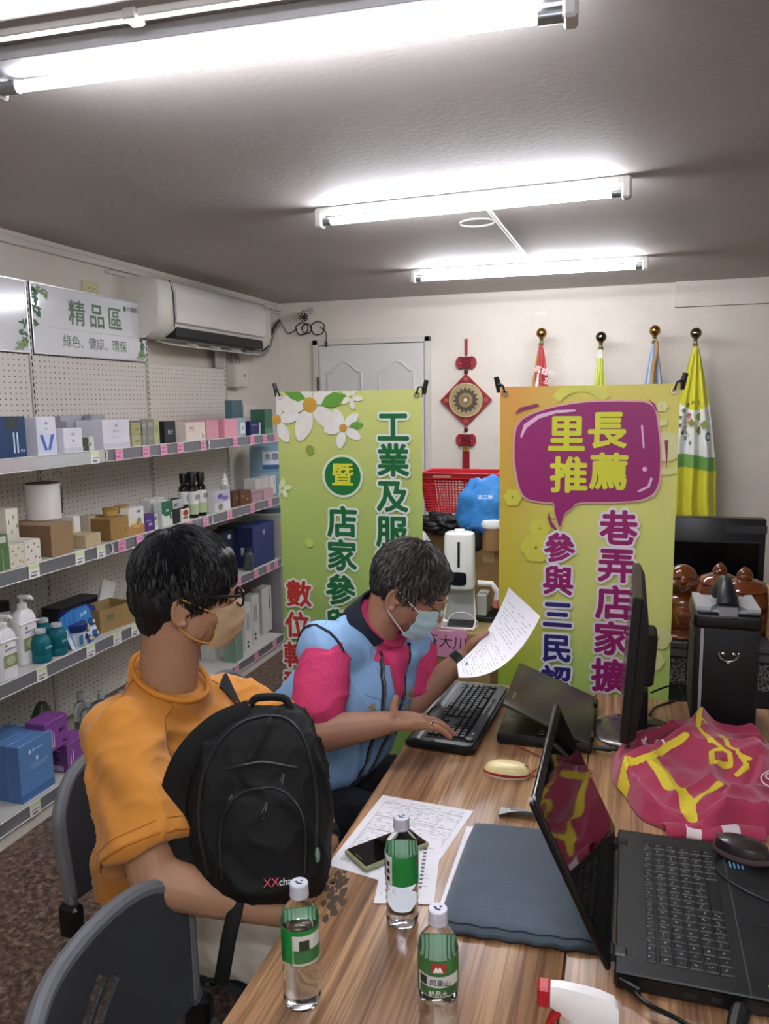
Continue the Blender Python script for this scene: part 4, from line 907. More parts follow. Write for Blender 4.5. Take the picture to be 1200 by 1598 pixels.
def ring_(t, cx, cz, r0, r1, col, d, a0=0, a1=360, n=40, clip=None):
    o = []
    for k in range(n + 1): a = R(a0 + (a1 - a0) * k / n); o.append((cx + r1 * math.cos(a), cz + r1 * math.sin(a)))
    for k in range(n, -1, -1): a = R(a0 + (a1 - a0) * k / n); o.append((cx + r0 * math.cos(a), cz + r0 * math.sin(a)))
    o = [(min(max(x, -W_LIM), W_LIM), min(z, 1.699)) for x, z in o]; b = B()
    for k in range(n):
        if abs(o[k][0] - o[k + 1][0]) + abs(o[k][1] - o[k + 1][1]) < 1e-6: continue
        q = [o[k], o[k + 1], o[-k - 2], o[-k - 1]]
        b.poly(q, d, d + .0003, mtx=PM)
    return b.done('printed_ring', M(col, .42), t)
def bigchar(t, ch, x, z, s, col, outline='eff0ea', ob=.012, bold=.004, d=.0045, sx=1.0):
    txt(ch, s, M(outline, .42), t, (x, -d, z), FRONT, ob, name='letter_outline', sx=sx, res=2)
    txt(ch, s, M(col, .42), t, (x, -d - .0012, z), FRONT, bold, name='letter', sx=sx, res=2)

GY = 3.0
gm = grad_mat('green_banner_print', ((0, '8fb85a'), (.35, '9ec066'), (.62, 'b3cb6e'), (.82, 'c9d57a'), (1, 'd9df86')), 'Z', (.2, 1.70))
tg, gw = banner(-1.392, -.775, GY, .12, 1.70, 'tall green and white banner with flowers and green characters, left one', gm)
W_LIM, Z_LIM = gw - .001, 1.699
gx = lambda px: at(px, 800, 1, GY).x + 1.0835
def gp(px, py): p = at(px, py, 1, GY); return p.x + 1.0835, p.z
x_, z_ = gp(484, 632); flower(tg, x_, z_, .155, R(250), 5, 1, 'f1ece2')
x_, z_ = gp(536, 668); flower(tg, x_, z_, .085, R(-30), 5)
x_, z_ = gp(432, 655); flower(tg, x_, z_, .105, R(-62), 5)
x_, z_ = gp(548, 620); flower(tg, x_, z_, .05, R(-80), 5, 0, 'eeeeda')
x_, z_ = gp(441, 762); flower(tg, x_, z_, .045, R(-62), 5, 0, 'e9efc2')
for a, c_, e in (((444, 611), (478, 622), (455, 612)), ((500, 634), (540, 616), (528, 648)), ((545, 666), (567, 662), (556, 674))):
    pa, pb = V((*gp(*a), 0)), V((*gp(*c_), 0)); dd = pb - pa; nn = V((-dd.y, dd.x, 0)) * .28
    pts = [pa, pa + dd * .3 + nn * .8, pa + dd * .65 + nn * .9, pb, pa + dd * .7 - nn * .8, pa + dd * .35 - nn * .7]
    flat(tg, [(min(max(p.x, -W_LIM), W_LIM), min(p.y, Z_LIM)) for p in pts], '6aa840', 'leaf_print', .0040)
x_, z_ = gp(484, 702); disc(tg, x_, z_, .019, '96ab4a'); x_, z_ = gp(483, 847); disc(tg, x_, z_, .019, 'c9da72')
x_, z_ = gp(535, 743); disc(tg, x_, z_, .088, 'e6f0dc', .003, 40); disc(tg, x_, z_, .078, '1f7a3c', .0036, 40)
txt('暨', .098, M('e6e23c', .42), tg, (x_, -.0052, z_), FRONT, .0020)
for ch, px, py in (('工', 614, 670), ('業', 614, 722), ('及', 613, 778), ('服', 612, 833), ('務', 612, 887), ('業', 611, 940)):
    x_, z_ = gp(px, py); bigchar(tg, ch, x_, z_, .135, '17703a', ob=.013, bold=.0042)
for ch, px, py in (('店', 535, 818), ('家', 534, 870), ('參', 532, 924), ('與', 531, 978)):
    x_, z_ = gp(px, py); bigchar(tg, ch, x_, z_, .135, '17703a', ob=.013, bold=.0042)
for ch, px, py in (('數', 467, 929), ('位', 465, 978), ('轉', 463, 1025), ('型', 462, 1070)):
    x_, z_ = gp(px, py); bigchar(tg, ch, x_, z_, .118, 'c23a30', ob=.012, bold=.0036)

MY = 2.82
mm, nt, b_ = nodemat('pink_banner_print')
def pink_mat():
    L = nt.links; N = nt.nodes.new
    tc = N('ShaderNodeTexCoord'); sp = N('ShaderNodeSeparateXYZ'); L.new(tc.outputs['Object'], sp.inputs[0])
    def mr(o, a, c): q = N('ShaderNodeMapRange'); q.inputs[1].default_value = a; q.inputs[2].default_value = c; L.new(o, q.inputs[0]); return q.outputs[0]
    x = mr(sp.outputs['X'], -.31, .31); z = mr(sp.outputs['Z'], .1, 1.7)
    r1 = N('ShaderNodeValToRGB'); e = r1.color_ramp.elements; e[0].color = hexc('8fc24a'); e[1].color = hexc('dd9a4a')
    e[0].position = .28
    for p_, c in ((.45, 'c9c338'), (.7, 'cdb83e')): k = e.new(p_); k.color = hexc(c)
    L.new(z, r1.inputs[0])
    r2 = N('ShaderNodeValToRGB'); e = r2.color_ramp.elements; e[0].color = hexc('a9cf66'); e[0].position = .3; e[1].color = hexc('dccd58')
    for p_, c in ((.5, 'dade84'), (.8, 'd9da78')): k = e.new(p_); k.color = hexc(c)
    L.new(z, r2.inputs[0])
    n = N('ShaderNodeTexNoise'); n.inputs['Scale'].default_value = 4; n.inputs['Detail'].default_value = 1; L.new(tc.outputs['Object'], n.inputs['Vector'])
    ad = N('ShaderNodeMath'); ad.operation = 'MULTIPLY_ADD'; ad.inputs[1].default_value = .22; L.new(n.outputs['Fac'], ad.inputs[0]); 
    sb = N('ShaderNodeMath'); sb.operation = 'SUBTRACT'; sb.inputs[1].default_value = .11; L.new(x, sb.inputs[0]); L.new(sb.outputs[0], ad.inputs[2])
    mx = N('ShaderNodeMix'); mx.data_type = 'RGBA'; sm = N('ShaderNodeMapRange'); sm.interpolation_type = 'SMOOTHSTEP'; sm.inputs[1].default_value = .0; sm.inputs[2].default_value = .55
    L.new(ad.outputs[0], sm.inputs[0]); L.new(sm.outputs[0], mx.inputs[0]); L.new(r1.outputs[0], mx.inputs[6]); L.new(r2.outputs[0], mx.inputs[7])
    L.new(mx.outputs[2], b_.inputs['Base Color']); b_.inputs['Roughness'].default_value = .38
pink_mat()
MXC = (at(780, 603, 1, MY).x + at(1062, 600, 1, MY).x) / 2
tm, mw = banner(at(780, 603, 1, MY).x, at(1062, 600, 1, MY).x, MY, .12, 1.70, 'tall yellow banner with a magenta speech bubble, right one', mm)
W_LIM = mw - .001
def mp_(px, py): p = at(px, py, 1, MY); return p.x - MXC, p.z
def clampw(pts): return [(min(max(x, -W_LIM), W_LIM), min(z, 1.699)) for x, z in pts]
x_, z_ = mp_(905, 650); ring_(tm, x_, z_, .085, .118, 'd9d660', .0024, 35, 145)
x_, z_ = mp_(1040, 697)
for r0, r1, c in ((.072, .095, 'e0e092'), (.0, .05, 'dcdc9a')): ring_(tm, x_, z_, r0, r1, c, .0026, 90 if r0 else 0, 300 if r0 else 360)
for px, py, r_ in ((1033, 634, .018), (800, 776, .03), (836, 855, .05), (842, 825, .035), (1028, 995, .04), (1020, 1030, .035), (860, 800, .02), (1018, 770, .012)):
    x_, z_ = mp_(px, py)
    b = B()
    for k in range(6): b.poly([(x_ + r_ * .6 * math.cos(2 * PI * k / 6) + r_ * .5 * math.cos(2 * PI * q / 10), z_ + r_ * .6 * math.sin(2 * PI * k / 6) + r_ * .5 * math.sin(2 * PI * q / 10)) for q in range(10)], .0020 + .00006 * k, .0023 + .00006 * k, mtx=PM)
    b.done('blossom_print', M('dfe09a' if px > 1000 else 'd6d452', .42), tm)
def bubble(pxs, col, d, name):
    pts = [mp_(*p) for p in pxs]
    sm = smoothpath([V((x, z, 0)) for x, z in pts] + [V((*pts[0], 0))], 6)[:-1]
    return flat(tm, [(p.x, p.y) for p in sm], col, name, d)
outline = [(803, 716), (808, 665), (840, 643), (905, 629), (985, 627), (1018, 634), (1027, 670), (1030, 710), (1026, 758), (1005, 778), (960, 783), (905, 784), (893, 792), (880, 803), (874, 822), (866, 800), (864, 785), (848, 783), (822, 777), (810, 757)]
cx_, cy_ = 917, 705
big = [(cx_ + (a - cx_) * 1.025, cy_ + (b - cy_) * 1.03) for a, b in outline]
bubble(big, 'e0a8b0', .0030, 'bubble_outline'); bubble(outline, '98256c', .0036, 'speech_bubble')
for ch, px, py in (('里', 884, 681), ('長', 947, 675), ('推', 888, 745), ('薦', 950, 740)):
    x_, z_ = mp_(px, py); txt(ch, .132, M('d9dc3c', .42), tm, (x_, -.0052, z_), FRONT, .0042, name='letter', res=2)
for pts in ([(812, 681), (818, 662), (840, 647), (868, 640), (898, 639), (898, 642), (868, 645), (842, 653), (822, 668), (814, 684)], [(1000, 664), (1003, 663), (1006, 698), (1003, 700)], [(994, 766), (1010, 758), (1015, 745), (1019, 746), (1014, 760), (998, 768)]):
    flat(tm, [mp_(*p) for p in pts], 'ecc0dc', 'bubble_highlight', .0048)
x_, z_ = mp_(1006, 732); disc(tm, x_, z_, .008, 'ecc0dc', .0048)
for pts in ([(803, 646), (812, 636), (838, 630), (842, 633), (816, 640)], [(1010, 622), (1022, 630), (1026, 640), (1023, 641), (1018, 631)], [(1037, 687), (1043, 687), (1040, 734)], [(857, 798), (860, 812), (872, 830), (860, 822), (855, 808)]):
    flat(tm, [mp_(*p) for p in pts], '98256c', 'accent_stroke', .0036)
for ch, px, py in (('巷', 965, 828), ('弄', 962, 886), ('店', 958, 944), ('家', 954, 1000), ('擴', 951, 1058)):
    x_, z_ = mp_(px, py); bigchar(tm, ch, x_, z_, .128, '9a1f6a', 'ece3ec', ob=.0125, bold=.0038)
for ch, px, py, c in (('參', 873, 858, '9a1f6a'), ('與', 871, 909, '9a1f6a'), ('三', 870, 962, '2c2870'), ('民', 869, 1014, '2c2870'), ('認', 868, 1064, '2c2870')):
    x_, z_ = mp_(px, py); bigchar(tm, ch, x_, z_, .110, c, 'e6e4f0', ob=.012, bold=.0036)

# ------------------------------------------------------------------ clutter between and behind the banners
def bench():
    t = thing('wooden_bench', 'low wooden side table behind the man in the blue vest', 'table', (-.72, 3.72, 0))
    B().box(-.42, .30, -.25, .25, .705, .735, .004).done('bench_top', M('a87c50', .4), t)
    for x in (-.38, .26):
        for y in (-.2, .2): B().box(x - .02, x + .02, y - .02, y + .02, 0, .705, .003).done('leg', M('6d4f35', .5), t)
bench()
def cbox(name, label, x0, x1, y0, y1, z0, z1, col='a1835c', extra=()):
    t = thing(name, label, 'box', ((x0 + x1) / 2, (y0 + y1) / 2, z0))
    w_, d, h = (x1 - x0) / 2, (y1 - y0) / 2, z1 - z0
    B().box(-w_, w_, -d, d, 0, h, .003).done('box_body', M(col, .75, var=.06, vs=12), t)
    B().box(-.025, .025, -d - .0006, d + .0006, h - .06, h + .0008).done('packing_tape', M('b39a6c', .3), t)
    B().box(-w_ + .002, w_ - .002, -.0015, .0015, h, h + .0006).done('flap_seam', M('5f4a33', .8), t)
    for u0, u1, v0, v1, c in extra: B().box(-w_ + 2 * w_ * u0, -w_ + 2 * w_ * u1, -d - .0012, -d, h * v0, h * v1).done('printed_label', M(c, .6), t)
    return t
cbox('cardboard_box', 'brown cardboard box with green print carrying the sanitizer dispenser', -.87, -.515, 3.1, 3.42, .0, .705, 'a18a5c', ((.3, .5, .58, .66, '5f8a4a'), (.55, .75, .88, .92, '6b5a38'), (.6, .85, .30, .45, '8a6f45'), (.15, .45, .40, .44, '8a5a3c')))
t = thing('name_card', 'pink paper card with handwriting taped to the cardboard box', 'card', (-.712, 3.093, .66))
B().box(-.098, .098, -.001, .001, -.062, .062).done('card_paper', M('e39ac4', .6), t); t.rotation_euler = (0, R(3), 0)
txt('汪大川', .062, M('2d2630', .6), t, (.01, -.0014, 0), FRONT, -.0008)
def dispenser():
    t = thing('sanitizer_dispenser', 'white automatic hand sanitizer dispenser standing on the cardboard box', 'dispenser', (-.665, 3.20, .7065), R(5))
    def rr(w_, d, z, cy=0, n=28, e=.55):
        return [V((w_ * math.copysign(abs(math.cos(2 * PI * k / n)) ** e, math.cos(2 * PI * k / n)), cy + d * math.copysign(abs(math.sin(2 * PI * k / n)) ** e, math.sin(2 * PI * k / n)), z)) for k in range(n)]
    B().rings([rr(.058, .050, .165), rr(.064, .056, .172), rr(.066, .058, .21), rr(.064, .055, .25), rr(.063, .053, .385), rr(.060, .050, .398), rr(.050, .042, .403)]).done('dispenser_body', M('eceded', .25), t)
    B().rings([rr(.022, .018, .402), rr(.022, .018, .412), rr(.018, .014, .415)]).done('fill_cap', WHITE, t)
    B().box(-.006, .006, -.0585, -.050, .26, .37, .004, seg=2).done('level_window', M('121316', .2), t).location = (.002, .002, 0)
    B().rings([[V((.036 * c_ , yq, .215 + .028 * s_)) for c_, s_ in [(math.copysign(abs(math.cos(a)) ** .5, math.cos(a)), math.copysign(abs(math.sin(a)) ** .5, math.sin(a))) for a in [2 * PI * k / 20 for k in range(20)]]] for yq in (-.05, -.062)]).done('sensor_window', M('17181b', .2), t)
    B().sheet(lambda u, v: (-.052 - .012 * v + 2 * (.052 + .012 * v) * u, .035 + .012 * math.sin(PI * v) , .175 - .17 * v), 6, 10, th=.006).done('back_stand', M('b9bcc0', .3), t)
    for s in (-1, 1): B().tube(smoothpath([(s * .055, .03, .17), (s * .06, .03, .09), (s * .068, -.02, .02), (s * .068, -.07, .006)], 5), .0035, 6).done('stand_edge', WHITE, t)
    B().box(-.068, .068, -.075, .05, 0, .012, .004).done('base_plate', WHITE, t)
    B().box(-.062, .062, -.072, .03, .0125, .018, .002).done('drip_tray', M('1b1c1f', .5), t)
    c = thing('usb_cable', 'white USB cable with plug coiled around the dispenser base', 'cable', (-.665, 3.12, .708))
    B().tube(smoothpath([(-.04, -.02, .03), (-.01, -.0, .07), (.05, .0, .075), (.09, .02, .03), (.06, .02, .003), (-.02, -.03, .0035), (-.12, -.01, .0035), (-.13, .02, .02), (-.09, .04, .05)], 7), .0022, 6).done('cable_loop', WHITE, c)
    B().box(-.07, -.035, -.045, -.02, .012, .04, .004, mtx=Matrix.Rotation(R(15), 4, 'Y')).done('plug', WHITE, c)
dispenser()
def basket():
    x0, x1, y0, y1, z0, z1 = -.98, -.60, 3.75, 4.0, 1.11, 1.30
    t = thing('shopping_basket', 'red plastic shopping basket on top of the boxes under the red knot', 'basket', ((x0 + x1) / 2, (y0 + y1) / 2, z0))
    w_, d, h = (x1 - x0) / 2, (y1 - y0) / 2, z1 - z0; m = M('b3202a', .35)
    def rc(f, z): return [V((sx * w_ * f, sy * d * f, z)) for sx, sy in ((-1, -1), (1, -1), (1, 1), (-1, 1))]
    B().box(-w_ * .84, w_ * .84, -d * .84, d * .84, 0, .006, .002).done('basket_floor', m, t)
    b = B()
    for k in range(15):
        f = .84 + .16 * k / 14; b.tube(rc(f, h * k / 14), .0026, 4, closed=True)
    n = 22
    for k in range(n + 1):
        u = -1 + 2 * k / n
        for s in (-1, 1):
            b.tube([(u * w_ * .84, s * d * .84, 0), (u * w_, s * d, h)], .0026, 4)
            b.tube([(s * w_ * .84, u * d * .84, 0), (s * w_, u * d, h)], .0026, 4)
    o = b.done('lattice_wall', m, t); o['kind'] = 'stuff'
    b = B(); b.box(-w_ - .012, w_ + .012, -d - .012, -d + .004, h - .025, h + .006, .004).box(-w_ - .012, w_ + .012, d - .004, d + .012, h - .025, h + .006, .004).box(-w_ - .012, -w_ + .004, -d, d, h - .025, h + .006, .004).box(w_ - .004, w_ + .012, -d, d, h - .025, h + .006, .004)
    b.done('basket_rim', M('c22530', .3), t)
    B().box(-w_ + .07, -w_ + .16, -d - .0135, -d - .012, h - .016, h - .004).done('printed_text', M('e3a8a8', .5), t)
    B().tube([(-w_ + .02, -d - .014, h - .01), (-w_ + .02, -d - .02, h + .004), (w_ - .02, -d - .02, h + .004), (w_ - .02, -d - .014, h - .01)], .005, 6).done('handle', m, t)
basket()
cbox('cardboard_box', 'brown cardboard box under the red basket', -1.02, -.62, 3.72, 4.02, .737, 1.02, '8d744e')
def lumpy(name, label, cat, c, r, col, seed, amp=.25, fr=9, rough=.8, seg=40, group=None, extra=None, sheen=0):
    t = thing(name, label, cat, (c[0], c[1], c[2] - r[2]))
    tb = bmesh.new(); bmesh.ops.create_icosphere(tb, subdivisions=5, radius=1)
    for v in tb.verts:
        n = noise.noise(v.co * fr * .2 + V((seed, 0, 0))) * amp + abs(noise.noise(v.co * fr * .5 + V((0, seed, 0)))) * amp * .6
        v.co = V((v.co.x * r[0] * (1 + n), v.co.y * r[1] * (1 + n), max(-r[2], v.co.z * r[2] * (1 + n)) + r[2]))
    B().add(tb).done('cloth_folds' if cat != 'statue' else 'body', M(col, rough, sheen=sheen), t, angle=180)
    return t
lumpy('black_bag', 'crumpled black bag stuffed in front of the red basket', 'bag', (-.83, 3.66, .0 + 1.065), (.12, .05, .045), '121216', 3, .5, 14, .5)
def cap():
    t = lumpy('blue_jacket', 'bright blue jacket heaped beside the red basket, partly behind the banner', 'jacket', (-.60, 3.50, 1.155), (.135, .10, .155), '2f7cc4', 8, .18, 10, .6)
    B().tube(smoothpath([(-.10, -.06, .03), (-.07, -.10, .09), (-.01, -.12, .10), (.03, -.11, .05)], 6), .012, 8).done('elastic_hem', M('1f5a9a', .6), t)
    B().ball((-.045, -.082, .035), (.05, .03, .05), 16).done('dark_lining', M('15161d', .7), t)
    txt('志工隊', .022, M('e6eef4', .6), t, (.01, -.118, .235), (R(62), 0, R(3)), .0003)
cap()
cbox('cardboard_box', 'small brown box behind the dispenser, under the blue jacket', -.66, -.50, 3.42, 3.70, .737, 1.0, '9b7a50')
def appliance():
    t = thing('white_appliance', 'small white machine with a pink edged slot behind the dispenser', 'appliance', (-.565, 3.33, .7065))
    B().box(-.05, .055, -.06, .06, 0, .022, .003).done('base', M('1c1d20', .5), t)
    B().box(-.045, .0, -.05, .05, .022, .12, .006).done('column', M('b7bab4', .4), t)
    B().tube([(-.04, -.03, .165), (.02, -.03, .165), (.045, -.03, .13), (.038, -.03, .075)], .013, 8).done('arm', WHITE, t)
    B().box(.028, .05, -.045, -.015, .06, .10, .004).done('pink_grip', M('d27a84', .5), t)
    B().cyl((.03, -.03, .022), (.03, -.03, .06), .008, n=10).done('black_peg', M('1c1d20', .5), t)
    b = thing('white_board', 'tall thin white board standing against the edge of the yellow banner', 'panel', (-.497, 3.30, .7065))
    B().box(-.006, .006, -.06, .06, 0, .36, .003).box(-.0065, .0065, -.061, .061, .0, .01, .001).done('panel_sheet', M('e9e9e8', .4), b)
    c = thing('white_helmet', 'rounded white lid poking up behind the man beside the green banner', 'lid', (-.925, 3.45, .95))
    B().lathe([(0, 0), (.07, 0), (.075, .03), (.07, .07), (.045, .11), (.0, .125)], 28).done('dome', M('cfcfca', .4), c)
    B().lathe([(.0755, .02), (.079, .022), (.079, .03), (.0755, .032)], 28, cap=False).done('dome_rim', M('b9b9b3', .4), c)
    cbox('cardboard_box', 'brown cardboard box carrying the white lid behind the man', -1.0, -.85, 3.45 - .1, 3.45 + .1, .737, .949, '8d744e')
appliance()
t = thing('white_roll', 'rounded white and brown container under the blue jacket', 'container', (-.555, 3.36, 0.89))
B().lathe([(.0, 0), (.045, 0), (.046, .10), (0, .10)], 24).done('container_body', M('94704a', .6), t); B().lathe([(0, .1005), (.05, .1005), (.052, .115), (.045, .13), (0, .135)], 24).done('white_lid', M('e6e8ea', .4), t)
t.location = (-.56, 3.405, 1.001)

# water jug on its stand in the left back corner
def jug():
    p = V((-2.40, 5.02, .93)); t = thing('water_jug', 'large blue translucent water jug with a printed label by the shelf end', 'water jug', p)
    m = M('9dbdd2', .15, trans=.25, ior=1.2)
    B().lathe([(0, 0), (.125, 0), (.135, .012), (.135, .10), (.128, .115), (.135, .13), (.135, .24), (.128, .255), (.135, .27), (.135, .40), (.13, .43), (.10, .455), (.06, .46), (0, .46)], 36).done('jug_body', m, t)
    B().sheet(lambda u, v: (.137 * math.sin(R(-28 + 52 * u) + R(35)), -.137 * math.cos(R(-28 + 52 * u) + R(35)), .28 + .12 * v), 12, 2, th=.001).done('jug_label', M('d3dde6', .5), t)
    B().sheet(lambda u, v: (.1385 * math.sin(R(-28 + 52 * u) + R(35)), -.1385 * math.cos(R(-28 + 52 * u) + R(35)), .28 + .03 * v), 12, 2, th=.0005).done('label_band', M('2f5f9c', .5), t)
    a = R(33); txt('水康', .052, M('1f2a44', .5), t, (.141 * math.sin(a) , -.141 * math.cos(a), .362), (PI / 2, 0, a), .0006)
    s = thing('water_dispenser', 'pale grey stand under the water jug', 'stand', (p.x, p.y, 0))
    B().box(-.15, .15, -.15, .15, 0, .90, .02, seg=2).done('cabinet', M('a5a4a0', .4), s); B().box(-.13, .13, -.152, -.148, .1, .6, .001).done('front_door', M('98979a', .4), s)
    B().lathe([(0, .90), (.12, .90), (.13, .929), (0, .929)], 28).done('collar', M('5a5f6a', .4), s)
jug()

# ------------------------------------------------------------------ rear right: cabinet, television, statues, speaker
def rack():
    t = thing('metal_cabinet', 'dark metal cabinet with a mesh band under the brown statues', 'cabinet', (.62, 3.52, 0))
    B().box(-.45, .5, -.14, .36, 0, .628, .004).done('cabinet_body', M('1a1b1f', .5), t)
    B().box(-.46, .51, -.16, .37, .629, .655, .004).done('top_ledge', M('55585c', .4, .6), t)
    m, nt, b_ = nodemat('mesh_metal'); v = nt.nodes.new('ShaderNodeTexVoronoi'); v.inputs['Scale'].default_value = 60; v.feature = 'DISTANCE_TO_EDGE'
    tc = nt.nodes.new('ShaderNodeTexCoord'); r = nt.nodes.new('ShaderNodeValToRGB'); r.color_ramp.elements[0].color = hexc('8a8c8e'); r.color_ramp.elements[1].color = hexc('2a2b2d'); r.color_ramp.elements[1].position = .12
    nt.links.new(tc.outputs['Object'], v.inputs['Vector']); nt.links.new(v.outputs['Distance'], r.inputs[0]); nt.links.new(r.outputs[0], b_.inputs['Base Color'])
    B().box(-.44, .49, -.146, -.141, .47, .58).done('mesh_band', m, t)
    B().box(-.45, .5, -.152, -.141, .59, .625, .003).done('metal_strip', M('6d7074', .35, .7), t)
rack()
def tv():
    t = thing('television', 'large black television seen from the front behind the statues', 'television', (.50, 4.45, 0))
    a = at(1053, 806, 1, 4.45); c = at(1196, 808, 1, 4.45); z1 = a.z; x0, x1 = -.42, c.x - .5
    B().box(x0, x1, -.02, .06, .42, z1, .006, seg=2).done('tv_case', M('0f1013', .3), t)
    B().box(x0 + .03, x1 - .03, -.024, -.02, .47, z1 - .13).done('tv_screen', M('0a0b0f', .12), t)
    B().box(x0 + .02, x1 - .02, -.023, -.02, z1 - .125, z1 - .12).done('bezel_line', M('2c2d31', .4), t)
    B().box(.0, .2, -.0235, -.02, z1 - .075, z1 - .035).done('maker_plate', M('2f3034', .4), t)
    B().box(-.15, .15, -.12, .15, .0, .42, .01).done('tv_stand', M('141518', .5), t)
    s = thing('teal_crate', 'dark blue crate standing right of the television', 'crate', (.95, 4.6, 0))
    B().box(-.12, .25, -.1, .2, 0, .96, .006).done('crate_body', M('1d2f4c', .5), s); B().box(-.13, .26, -.11, .21, .961, 1.02, .006).done('crate_lid', M('b0b2a0', .5), s); B().box(-.12, .25, -.104, -.1, .8, .81).done('crate_line', M('0f1a30', .5), s)
tv()
BR = M('6b3415', .15, coat=.7, var=.12, vs=9)
def buddha(px, pyt, pyb, Y, wpx, label, child=False, big=True):
    top = at(px, pyt, 1, Y); base = .656; h = top.z - base; t = thing('wooden_statue', label, 'statue', (top.x, Y, base), 0, 'lacquered wooden laughing figures'); s = h
    b = B()
    b.lathe([(0, 0), (.34 * s, 0), (.36 * s, .03 * s), (.33 * s, .07 * s), (0, .08 * s)], 28)
    b.ball((0, 0, .27 * s), (.42 * s, .30 * s, .24 * s), 28)
    b.ball((0, -.02 * s, .47 * s), (.34 * s, .24 * s, .18 * s), 24)
    b.ball((0, -.12 * s, .33 * s), (.22 * s, .19 * s, .17 * s), 24)
    for q in (-1, 1):
        b.ball((q * .24 * s, -.12 * s, .12 * s), (.17 * s, .15 * s, .09 * s), 20)
        b.tube(smoothpath([(q * .22 * s, 0, .55 * s), (q * .34 * s, -.06 * s, .40 * s), (q * .27 * s, -.2 * s, .26 * s)], 5), .075 * s, 12)
        b.ball((q * .24 * s, -.23 * s, .24 * s), .055 * s, 12)
    b.ball((0, -.0 * s, .60 * s), (.2 * s, .16 * s, .09 * s), 20)
    sb = b.done('body', BR, t, angle=180)
    rm = sb.modifiers.new('r', 'REMESH'); rm.mode = 'VOXEL'; rm.voxel_size = .006 * max(1, s / .3); rm.use_smooth_shade = True; sm = sb.modifiers.new('s', 'SMOOTH'); sm.iterations = 4
    hz = .80 * s
    if child:
        B().lathe([(0, .42 * s), (.40 * s, .44 * s), (.40 * s, .55 * s), (.33 * s, .66 * s), (.36 * s, .70 * s), (.30 * s, .78 * s), (.14 * s, .84 * s), (0, .85 * s)], 28).done('robe', BR, t)
        B().tube([V((.34 * s * math.cos(a), .34 * s * math.sin(a), .69 * s)) for a in [2 * PI * q / 24 for q in range(24)]], .022 * s, 8, closed=True).done('robe_collar', M('8a5226', .15, coat=.6), t)
    s0 = s
    if child: s = s * .55; hz = .90 * s0
    b = B(); b.ball((0, -.03 * s, hz), (.20 * s, .19 * s, .20 * s), 28); b.ball((0, -.08 * s, hz - .08 * s), (.20 * s, .16 * s, .13 * s), 24); b.ball((0, -.225 * s, hz - .01 * s), (.045 * s, .045 * s, .035 * s), 12)
    for q in (-1, 1):
        b.ball((q * .10 * s, -.18 * s, hz - .05 * s), (.065 * s, .06 * s, .055 * s), 16); b.ball((q * .20 * s, -.0, hz - .03 * s), (.022 * s, .045 * s, .085 * s), 12); b.tube([(q * .025 * s, -.185 * s, hz + .055 * s), (q * .07 * s, -.18 * s, hz + .075 * s), (q * .115 * s, -.14 * s, hz + .05 * s)], .012 * s, 6)
    hb = b.done('head', BR, t, angle=180); rm = hb.modifiers.new('r', 'REMESH'); rm.mode = 'VOXEL'; rm.voxel_size = .0035 * max(1, s / .3); rm.use_smooth_shade = True; sm = hb.modifiers.new('s', 'SMOOTH'); sm.iterations = 2
    B().tube(smoothpath([(-.10 * s, -.215 * s, hz - .075 * s), (0, -.252 * s, hz - .13 * s), (.10 * s, -.215 * s, hz - .075 * s)], 6), .018 * s, 8).done('smiling_mouth', M('2e150a', .4), t)
    for q in (-1, 1): B().tube(smoothpath([(q * .04 * s, -.212 * s, hz + .030 * s), (q * .09 * s, -.200 * s, hz + .045 * s), (q * .14 * s, -.172 * s, hz + .022 * s)], 4), .010 * s, 6).done('closed_eye', M('2e150a', .4), t)
    s = s0
    B().tube(smoothpath([(-.25 * s, -.06 * s, .60 * s), (-.15 * s, -.24 * s, .45 * s), (-.05 * s, -.30 * s, .22 * s)], 6), .018 * s, 8).tube(smoothpath([(.25 * s, -.06 * s, .60 * s), (.17 * s, -.24 * s, .45 * s), (.1 * s, -.30 * s, .22 * s)], 6), .018 * s, 8).done('robe_edge', M('7d4824', .15, coat=.6), t)
    if child:
        B().lathe([(0, .95 * s), (.07 * s, .95 * s), (.05 * s, 1.0 * s), (0, 1.03 * s)], 14).done('top_knot', BR, t)
buddha(1066, 880, 1060, 3.48, 60, 'large brown lacquered laughing statue beside the yellow banner')
buddha(1124, 880, 1000, 3.74, 50, 'middle brown lacquered statue behind the black speaker', True)
buddha(1163, 887, 1000, 3.60, 50, 'rightmost brown lacquered statue behind the black speaker', True)
cbox('cardboard_box', 'brown cardboard box at the right photo edge behind the speaker', .575, .80, 3.40, 3.62, .656, .865, 'b08a62', ((.1, .3, .3, .38, '5a4a38'),))
t = thing('plastic_bag', 'clear plastic cover over the box at the right photo edge', 'bag', (.69, 3.51, .8665))
B().lathe([(0, 0), (.10, 0), (.105, .05), (.08, .11), (.03, .14), (0, .14)], 20).done('plastic_film', M('dfe8e4', .1, trans=.9, ior=1.1, alpha=.35), t)
